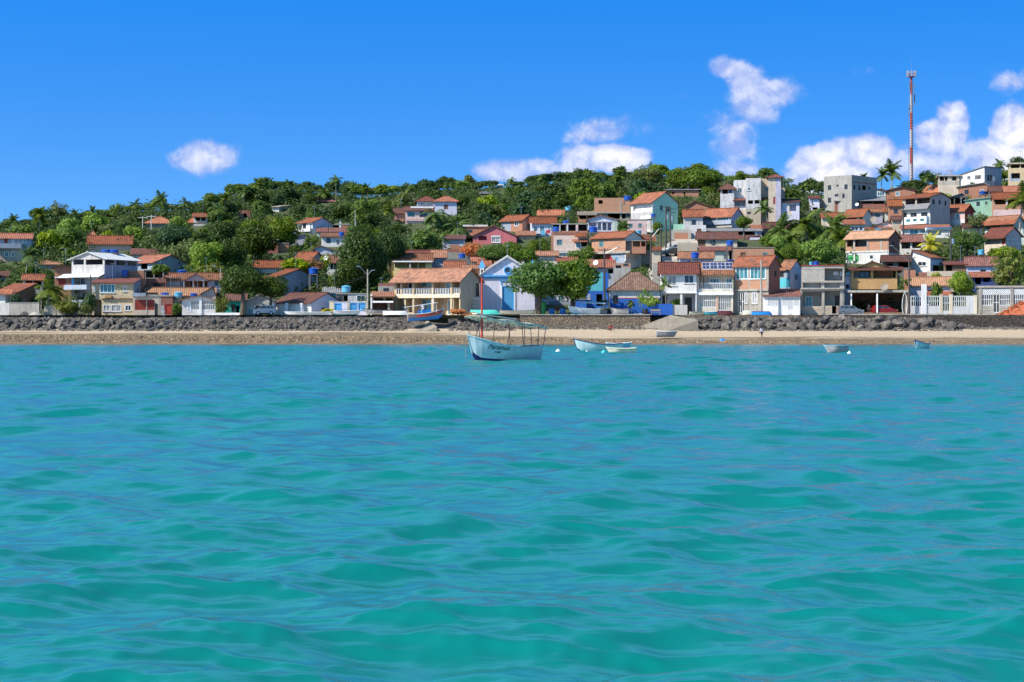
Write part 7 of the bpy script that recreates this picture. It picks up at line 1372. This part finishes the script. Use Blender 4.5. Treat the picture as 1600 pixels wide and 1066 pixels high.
# water tanks on the roofs
def tank(label, px, ytop, ybot, wpx, D, mat='tankblue', stand=1.2, lid=True):
    P = P3(px, ybot, D); r = wpx * D / FOC / 2; h_ = (ybot - ytop) * D / FOC; T = thing('water_tank', label, 'water tank', (P.x, P.y, P.z), 0, 'water tanks on the roofs'); mb = MB()
    mb.lathe((0, 0, 0), [(0, 0), (r * .8, 0), (r * .86, h_ * .1), (r * .93, h_ * .68), (r * .97, h_ * .72), (r, h_ * .78)], 18); mb.build('tub', mat, T)
    m2 = MB(); m2.lathe((0, 0, 0), [(r * 1.04, h_ * .76), (r * 1.04, h_ * .84), (r * .5, h_ * .97), (r * .3, h_), (0, h_)], 18); m2.build('lid', mat, T)
    s = MB(); s.box((-r * .85, -r * .85, -.16), (r * .85, r * .85, -.003))
    for sx in (-1, 1):
        for sy in (-1, 1): s.box((sx * r * .78 - .08, sy * r * .78 - .08, -stand), (sx * r * .78 + .08, sy * r * .78 + .08, -.163))
    s.build('stand', 'darkgrey', T)
tank('pair left of two blue tanks on the pale roof of the three storey white house', 165, 389.5, 395.5, 15, 279, stand=.8); tank('right one of two blue tanks on the pale roof of the three storey white house', 178, 389.5, 395.5, 15, 279, stand=.8)
tank('blue tank behind the roof of the cream stone house', 195, 422, 431, 10, 275); tank('wide blue tank above the peach porch house', 284.5, 421.5, 430, 16, 289); tank('flat blue tank left on the slab over the red lattice shop', 258, 457, 463, 13, 269, stand=.3)
tank('pale cyan tank right of the flat blue one on the slab', 279, 456, 465, 14, 269, 'tankcyan', .3); tank('blue tank right of the pale cyan tank beside the slatted garage', 303, 458, 464, 12, 271, stand=.8); tank('tall blue tank beside the lavender gable end', 490, 418.5, 428.5, 16, 285, stand=2.6)
tank('big pale cyan tank behind the blue garden panels', 541, 446, 457, 15, 272.5, 'tankcyan', 1); tank('blue tank on the small white house by the giant mango', 533.5, 362.5, 369, 8.5, 331); tank('blue tank on the low brown house behind the tan house', 722, 396, 403.5, 11, 303, stand=1.5)
tank('small blue tank on the roof edge of the tan house', 640, 422, 427, 8, 275, stand=1.2); tank('cyan tank on the hill by the bright orange roof', 888, 322.5, 329, 10, 384, 'tankcyan', 1.5); tank('blue tank on the slab of the open upper storey', 884.5, 344.5, 349.5, 11, 336, stand=.3)
tank('blue tank left above the brick house with courses', 868.5, 354.5, 362, 11, 328, stand=.8); tank('blue tank on a tall stand between the two brick houses', 927, 354, 363.5, 14, 324, stand=2.0); tank('blue tank beside the orange roof of the mint house', 980.5, 306, 313, 13, 369, stand=1.0)
tank('cyan tank behind the side balcony of the brick house', 998, 360, 366, 9, 318, 'tankcyan', 1.2); tank('blue tank on a pillar in front of the mint wall', 1020.5, 334, 339, 8, 352, stand=3.0); tank('blue tank on a brick pillar above the red roofed white house', 1086, 394, 403.5, 13, 283, stand=1.8)
tank('blue tank on a tall concrete column behind the solar panels', 1140.5, 375.5, 384, 11.5, 298, stand=3.6); tank('flat blue tank behind the top edge of the solar panels', 1141, 406, 411, 13, 279, stand=1.2); tank('blue tank at the ridge end of the brick house with teal windows', 1211, 400.5, 409, 8, 274, stand=1.8)
tank('blue tank on the roof of the grey block house', 1275, 408.5, 415, 10, 271, stand=.3); tank('pale blue small tank left on the grey block house roof', 1267, 409, 415, 5, 271, 'tankcyan', .3); tank('light blue tank behind the mustard house balcony', 1398, 421, 430, 14, 275, 'tankcyan', 1.5)
tank('cyan tank between the peach gable and the pale orange roof', 1373, 357.5, 363, 13, 338, 'tankcyan', 1.0); tank('blue tank by the stained wall on the upper right hill', 1390, 317.5, 322, 9, 375, stand=1.0); tank('blue tank at the crest beside the large palm', 1401, 289, 294, 14, 416, 'tankcyan', 1.0)
tank('pale blue tank beside the dark porch at the right', 1533, 390, 398, 11, 303, 'tankcyan', 2.2); tank('blue tank on the hill right below the white shed roofed house', 1536, 299, 304, 13, 398, stand=1.0)
# poles and lamps
def pole(label, px, yt, yb, D, arms=True, lamp=None, mat='concrete', w=.11, name='utility_pole', cat='pole', trafo=False):
    P = P3(px, yb, D); zg = min(P.z, gz(px, D)) ; top = zat(yt, D) - zg; T = thing(name, label, cat, (P.x, D, zg), 0); b = MB(); b.tube([(0, 0, 0), (0, 0, top)], [w * 1.3, w * .85], 8); b.build('post', mat, T)
    if arms:
        for dz in (.25, 1.0)[:2 if trafo else 1]:
            a = MB(); a.box((-1.0, -.07, top - dz - .1), (1.0, .05, top - dz)); a.build('crossarm', mat, T)
            for x in (-.9, -.45, .45, .9): i = MB(); i.lathe((x, 0, top - dz + .003), [(.05, 0), (.06, .1), (.03, .2), (0, .2)], 7); i.build('insulator', 'darkwood', T)
    if trafo: a = MB(); a.lathe((.38, -.1, top - 2.6), [(0, 0), (.26, 0), (.28, .9), (0, .95)], 12); a.build('transformer', 'metal', T)
    for (dx, dy, dz) in (lamp or []):
        a = MB(); a.tube([(0, 0, top - .9), (dx * .5, dy * .5, top - .5 + dz * .5), (dx, dy, top - .1 + dz)], .04, 6); ar = a.build('lamp_arm', 'metal', T); h_ = MB(); q = 1 if dx > 0 else -1; h_.slab([(dx - .1, dy - .13, top - .02 + dz), (dx + .5 * q + (.1 if q < 0 else 0), dy - .13, top + .03 + dz), (dx + .5 * q + (.1 if q < 0 else 0), dy + .13, top + .03 + dz), (dx - .1, dy + .13, top - .02 + dz)] if q > 0 else [(dx + .1, dy + .13, top - .02 + dz), (dx - .5, dy + .13, top + .03 + dz), (dx - .5, dy - .13, top + .03 + dz), (dx + .1, dy - .13, top - .02 + dz)], .12); h_.build('lamp_head', 'metal', ar)
    return T
pole('pale concrete street lamp with two curved arms beside the lower mango tree', 574.5, 421, 492, 263, False, [(-1.2, 0, .5), (.6, -.2, -.1)], name='street_lamp', cat='street lamp')
pole('grey lamp post in front of the brick house with teal windows', 1189.5, 407, 492, 263.5, False, [(-1.3, -.2, .1)], 'concrete', .14, 'street_lamp', 'street lamp'); 
pole('black pole with long lamp arm beside the mustard house', 1420.5, 400, 492, 263.6, True, [(-2.6, -.4, 1.6)], 'darkwood', .14, 'street_lamp', 'street lamp')
pole('dark utility pole with wires right of the almond trees', 944.5, 388, 492, 272, True, [(2.0, -.6, .2)], 'darkwood', .13); pole('pale thin pole standing behind the concrete garden wall at left', 64.5, 448, 492, 264, False, None, 'concrete', .07); pole('grey pole at the left corner of the cream stone house', 141.5, 430, 492, 265.8, False, None, 'darkwood', .12)
pole('thin white pole in front of the turquoise house', 382, 452, 494, 263.6, False, None, 'concrete', .1); pole('black utility pole in front of the mint house', 1040.5, 322, 400, 332, True, None, 'darkwood', .16, trafo=True); pole('black utility pole with transformer beside the mint house', 1047.5, 324, 395, 330, True, None, 'darkwood', .14, trafo=True)
pole('tall dark pole rising over the cream house with orange roof', 1017, 365, 432, 308, False, [(1.4, -.3, .9)], 'darkwood', .15, 'street_lamp', 'street lamp'); pole('dark pole right of the tall dark one', 1033, 350, 420, 318, False, None, 'darkwood', .12)
pole('black utility pole with transformer above the stone terrace wall', 1485.5, 358, 425, 300, True, None, 'darkwood', .14, trafo=True); pole('black pole with blue box at the corner of the three storey white house', 1411.5, 318, 362, 349, False, None, 'darkwood', .16); pole('utility pole with cross arms on the crest right of the mast', 1485, 266, 290, 419, True, None, 'concrete', .14, trafo=True)
pole('thin white pole beside the long hipped orange roof', 236.5, 336, 358, 352, True, None, 'offwhite', .1); pole('thin pole left of the white one near the hipped roof', 223, 338, 352, 356, True, None, 'offwhite', .08); pole('white lamp post with curved arm behind the dark shade tree', 345, 418, 440, 284, False, [(-.9, -.2, .3)], 'concrete', .08, 'street_lamp', 'street lamp')
pole('thin pole by the orange roof above the dark shade tree', 396.5, 398, 420, 304, False, None, 'darkwood', .08); pole('dark pole by the white balcony house', 513, 344, 366, 346, False, None, 'darkwood', .09); pole('thin pale pole beside the white slab roofed terrace house', 555, 328, 362, 352, False, None, 'offwhite', .06)
pole('thin grey mast rising from the trees at the far left edge', 8, 322, 350, 372, False, None, 'metal', .05); pole('thin dark antenna post on the middle of the right hill', 1386, 345, 366, 335, False, None, 'metal', .05); pole('thin white post above the pale orange roofed brick house', 1218, 300, 350, 372, False, None, 'metal', .05)
def wire(a, b, label, sag=.8):
    p, q = P3(*a), P3(*b); mb = MB(); mb.tube([p + (q - p) * (i / 10) - Vector((0, 0, sag * 4 * (i / 10) * (1 - i / 10))) for i in range(11)], .016, 4); tag(mb.build('cable', 'black'), label, 'cable', 'overhead cables')
wire((574.5, 424, 263), (754, 433, 275), 'overhead cable from the two armed street lamp towards the church'); wire((490, 440, 276), (574.5, 428, 263), 'overhead cable crossing the lower mango tree'); wire((944.5, 390, 272), (1017, 368, 308), 'overhead cable between the almond tree pole and the tall dark pole'); wire((1189.5, 410, 263.5), (1420.5, 404, 263.6), 'overhead cable from the grey lamp post to the black lamp pole', 1.5)
wire((1420.5, 404, 263.6), (1640, 425, 263), 'overhead cable running right from the black lamp pole', 1.2); wire((1420.5, 402, 263.6), (1485.5, 362, 300), 'overhead cable climbing from the black lamp pole to the transformer pole'); wire((1040.5, 326, 332), (944.5, 390, 272), 'overhead cable down from the mint house pole to the street pole')
wire((1047.5, 328, 330), (1218, 302, 372), 'overhead cable from the mint house poles past the tall weathered house', 1.0); wire((1017, 368, 308), (1040.5, 330, 332), 'overhead cable from the tall dark pole to the mint house pole', .6); wire((944.5, 392, 272), (1189.5, 412, 263.5), 'overhead cable above the white and cream front houses', 1.6); wire((1485.5, 362, 300), (1411.5, 322, 349), 'overhead cable up to the three storey white house', .8)
wire((1411.5, 322, 349), (1386, 347, 335), 'short overhead cable left of the three storey white house', .5); wire((1485.5, 364, 300), (1640, 372, 310), 'overhead cable to the right edge past the beige pink house', 1.0); wire((944.5, 391, 272), (760, 400, 290), 'overhead cable behind the almond trees', 1.2); wire((574.5, 430, 263), (382, 456, 263.6), 'overhead cable along the left front houses', 1.6); wire((382, 456, 263.6), (141.5, 436, 265.8), 'overhead cable over the slatted garage and tank slab', 1.6)
wire((513, 346, 346), (555, 332, 352), 'short overhead cable by the white balcony house', .4); wire((236.5, 338, 352), (345, 330, 360), 'overhead cable along the long hipped orange roof', .8)
def laundry(label, px, py, D, cols):
    P = P3(px, py, D); T = thing('clothes_line', label, 'laundry', tuple(P)); n = len(cols); b = MB(); b.tube([(-.2, 0, 0), (n * .5, 0, -.08), (n + .2, 0, 0)], .015, 4); b.build('line', 'black', T); rn = random.Random(px)
    for i, c in enumerate(cols): b = MB(); w = rn.uniform(.5, .85); h_ = rn.uniform(.5, 1.0); b.slab([(i, -.03, -.03), (i + w, -.03, -.03), (i + w, .02, -.03), (i, .02, -.03)], h_); b.build('cloth', c, T)
laundry('laundry hanging at the grey lower floor of the brick house with orange roof', 952, 402, 313, ['clothred', 'tankcyan', 'clothwhite']); laundry('laundry on the terrace of the white lilac house with teal doors', 838, 360, 352, ['clothwhite', 'tankcyan', 'clothred', 'clothwhite']); laundry('laundry drying in the open upper terrace of the grey block house', 1302, 424, 268.5, ['clothwhite', 'clothwhite', 'tankcyan'])
# mast on the crest
def mast():
    D = 440; x = (1424 - 800) / FOC * D; z0 = gz(1424, D) - 1; T = thing('radio_mast', 'tall red and white banded telecom mast with antennas on the crest', 'mast', (x, D, z0), 0); w = lambda z: .95 - .4 * z / (zat(112, D) - z0); rows = [(300, 'mastwhite'), (256.5, 'mastred'), (229.5, 'mastwhite'), (202.5, 'mastred'), (176, 'mastwhite'), (148, 'mastred'), (121, None)]
    for (y, m), (y2, _) in zip(rows, rows[1:]):
        za, zb = zat(y, D) - z0, zat(y2, D) - z0; b = MB(); b.tube([(0, 0, za), (0, 0, zb)], [w(za) * .5, w(zb) * .5], 10); s = b.build('shaft_section', m, T)
        l = MB(); n = int((zb - za) / .62)
        for i in range(n): zz = za + (i + .5) * (zb - za) / n; l.box((-w(zz) * .32, -w(zz) * .5 - .12, zz), (w(zz) * .32, -w(zz) * .5 - .02, zz + .1))
        l.build('rungs', 'mastred' if m != 'mastred' else 'mastwhite', s)
    zp = zat(121, D) - z0; b = MB(); b.lathe((0, 0, zp), [(0, 0), (.5, 0), (1.05, .12), (1.05, .2), (0, .22)], 12); b.tube([(1.05 * math.cos(a), 1.05 * math.sin(a), zp + .9) for a in np.linspace(0, 6.2832, 13)], .05, 5); b.build('platform', 'mastred', T)
    for i in range(7): a = i * .9; c = MB(); c.box((1.1 * math.cos(a) - .1, 1.1 * math.sin(a) - .1, zp + .1), (1.1 * math.cos(a) + .1, 1.1 * math.sin(a) + .1, zp + 1.7)); c.build('antenna', 'mastwhite', T)
    for (dx, y0, y1) in ((.62, 146, 140), (.72, 138, 130), (-.62, 172, 162), (.75, 166, 148), (.8, 160, 146), (-.7, 182, 170), (-.55, 140, 128)): c = MB(); c.box((dx - .12, -.3, zat(y0, D) - z0), (dx + .12, .05, zat(y1, D) - z0)); c.build('antenna', 'metal', T)
    c = MB(); c.tube([(0, 0, zp), (0, 0, zat(94, D) - z0)], [.07, .02], 5); c.build('lightning_rod', 'metal', T)
    c = MB(); c.box((-.75, -.1, 0), (-.66, 0, zat(150, D) - z0)); c.build('cable_tray', 'metal', T)
mast()
# heap of roof tiles
def tile_heap():
    rn = random.Random(2); mb = MB(); a = P3(1560, 492, 263); 
    for i in range(420):
        x = rn.uniform(0, 9); hmax = min(2.0, x * .62 if x < 3.4 else 2.0); z = hmax * rn.random() ** .6; y = rn.uniform(-1.1, 1.1) * (1 - z / 2.8); l = .42; q = Matrix.Rotation(rn.uniform(-.9, .9), 3, 'Y') @ Matrix.Rotation(rn.uniform(-.7, .7), 3, 'Z') @ Matrix.Rotation(rn.uniform(0, 3), 3, 'X')
        c = Vector((x, y, z + .08)); v = [c + q @ Vector(p) for p in ((-l / 2, -.09, 0), (l / 2, -.09, 0), (l / 2, .0, .06), (-l / 2, .0, .06), (l / 2, .09, 0), (-l / 2, .09, 0))]
        mb.poly([v[0], v[1], v[2], v[3]]); mb.poly([v[3], v[2], v[4], v[5]])
    core = [(0, -.9, 0), (9, -.9, 0), (9, .9, 0), (0, .9, 0)]; mb.poly([(0, -1.1, 0), (9, -1.1, 0), (9, 0, 1.9), (3.2, 0, 1.9)]); mb.poly([(9, 1.1, 0), (0, 1.1, 0), (3.2, 0, 1.9), (9, 0, 1.9)])
    o = mb.build('tile_heap', plain('loose_clay_tile', (.56, .15, .06), .85, 0, .5)); o.location = (a.x, 262.9, 4.14); tag(o, 'heap of orange clay roof tiles in front of the grey carport', 'tile heap')
tile_heap()
def mound(label, px, w, h_, D, mat, name='gravel_heap', z=4.14):
    a = P3(px, 490, D); mb = MB(); rn = random.Random(px); n = 14
    prof = [(w, 0), (w * .75, h_ * .3), (w * .45, h_ * .7), (w * .2, h_ * .95), (0, h_)]; mb.lathe((0, 0, 0), prof, 16); o = mb.build(name, mat, merge=True)
    for v in o.data.vertices: v.co *= rn.uniform(.88, 1.1)
    o.location = (a.x, D, z); tag(o, label, 'heap')
mound('grey gravel heap on the wall top at far left', 38, .9, .55, 261.2, 'greystone'); mound('pale sand heap beside the grey gravel heap at far left', 56, 1.2, .5, 261.3, 'concrete')
def satellite(label, px, py, D, r=.45):
    P = P3(px, py, D); T = thing('satellite_dish', label, 'satellite dish', tuple(P), R(-25), 'satellite dishes'); mb = MB(); mb.lathe((0, 0, 0), [(0, 0), (r * .6, .05), (r, .16)], 14); o = mb.build('dish', 'oldwood' if r > .55 else 'trim', T); o.rotation_euler = (R(65), 0, 0); c = MB(); c.tube([(0, .1, 0), (0, .25, -.9)], .035, 5); c.build('bracket', 'metal', T)
satellite('satellite dish on the slab under the mustard house', 1382.5, 449, 265.6, .62); satellite('satellite dish on the long orange lean-to roof', 931, 411, 283); satellite('tilted satellite dish by the shaded house on the right hill', 1365, 343, 352, .7); satellite('white satellite dish beside the peach gable wall on the right hill', 1339, 320, 372, .4); satellite('white satellite dish near the dark red roof by the giant mango', 510, 404, 300, .5)
def beach_bits():
    D = 239; X = (1129 - 800) / FOC * D; mb = MB(); mb.lathe((0, 0, 0), [(0, .42), (.25, .36), (.42, .15), (.45, 0)], 10); o = mb.build('bundle', 'hullsea', merge=True); o.location = (X, D, float(beachz(X, D))); tag(o, 'small blue bundle lying at the waterline left of the walking person', 'bundle')
    rn = random.Random(9)
    for lab, px, mat, w in (('green plastic bin standing by the almond tree trunk', 846, 'green', .75),):
        P = P3(px, 490, 263.2); T = thing('bin', lab, 'bin', (P.x, P.y, 4.14)); b = MB(); b.lathe((0, 0, 0), [(0, 0), (w * .8, 0), (w, 1.9), (w * .6, 2.1), (0, 2.12)], 12); b.build('tub', mat, T)
    for lab, px, mat in (('blue barrel leaning by the lilac wall behind the almond trees', 862, 'hullsea'), ('blue barrel right of the bare chested person', 879, 'hullsea'), ('black planter pot by the small palm at the blue house corner', 950, 'black'), ('black plant pot in front of the bright blue garden wall', 1008, 'black')):
        P = P3(px, 490, 264.6 if px < 1000 else 263.9); T = thing('barrel' if 'barrel' in lab else 'plant_pot', lab, 'barrel' if 'barrel' in lab else 'pot', (P.x, P.y, 4.14)); b = MB(); b.lathe((0, 0, 0), [(0, 0), (.42, 0), (.48, .5), (.42, 1.0), (0, 1.0)], 12); b.build('drum', mat, T)
    P = P3(1024, 488, 263.6); T = thing('bench', 'pale wooden bench in front of the bright blue garden wall', 'bench', (P.x - .7, P.y, 4.14)); b = MB(); b.box((0, 0, .42), (1.5, .4, .48)); b.build('seat', 'oldwood', T); b = MB(); b.box((0, .38, .62), (1.5, .44, .92)); b.build('backrest', 'oldwood', T)
    for x in (.05, 1.35):
        b = MB(); b.box((x, .02, 0), (x + .1, .38, .417)); b.build('leg', 'oldwood', T)
    P = P3(922, 468, 264); T = thing('awning', 'thin white awning on two posts above the boats by the blue house', 'awning', (P.x - 1.6, P.y, 4.14)); b = MB(); b.slab([(0, -1, 1.95), (4.0, -1, 1.75), (4.0, .8, 1.95), (0, .8, 2.2)], .07); b.build('sheet', 'trim', T)
    for x in (.2, 3.7): b = MB(); b.tube([(x, -.8, 0), (x, -.8, 1.8)], .04, 5); b.build('post', 'trim', T)
beach_bits()

# labels that several things still share: tell them apart by their order from the left
def order_labels():
    by = {}
    for o in COL.objects:
        if o.parent is None and o.get('label') and not o.get('kind'): by.setdefault(o['label'], []).append(o)
    W_ = ['leftmost', 'second from left', 'third from left', 'fourth from left', 'fifth from left', 'sixth from left', 'seventh from left', 'eighth from left', 'ninth from left']
    for lab, os_ in by.items():
        if len(os_) > 1:
            os_.sort(key=lambda o: o.location.x / o.location.y)
            for i, o in enumerate(os_[:9]):
                w = (W_[i] + ' ' + lab).split(); o['label'] = ' '.join(w[:16])
order_labels()
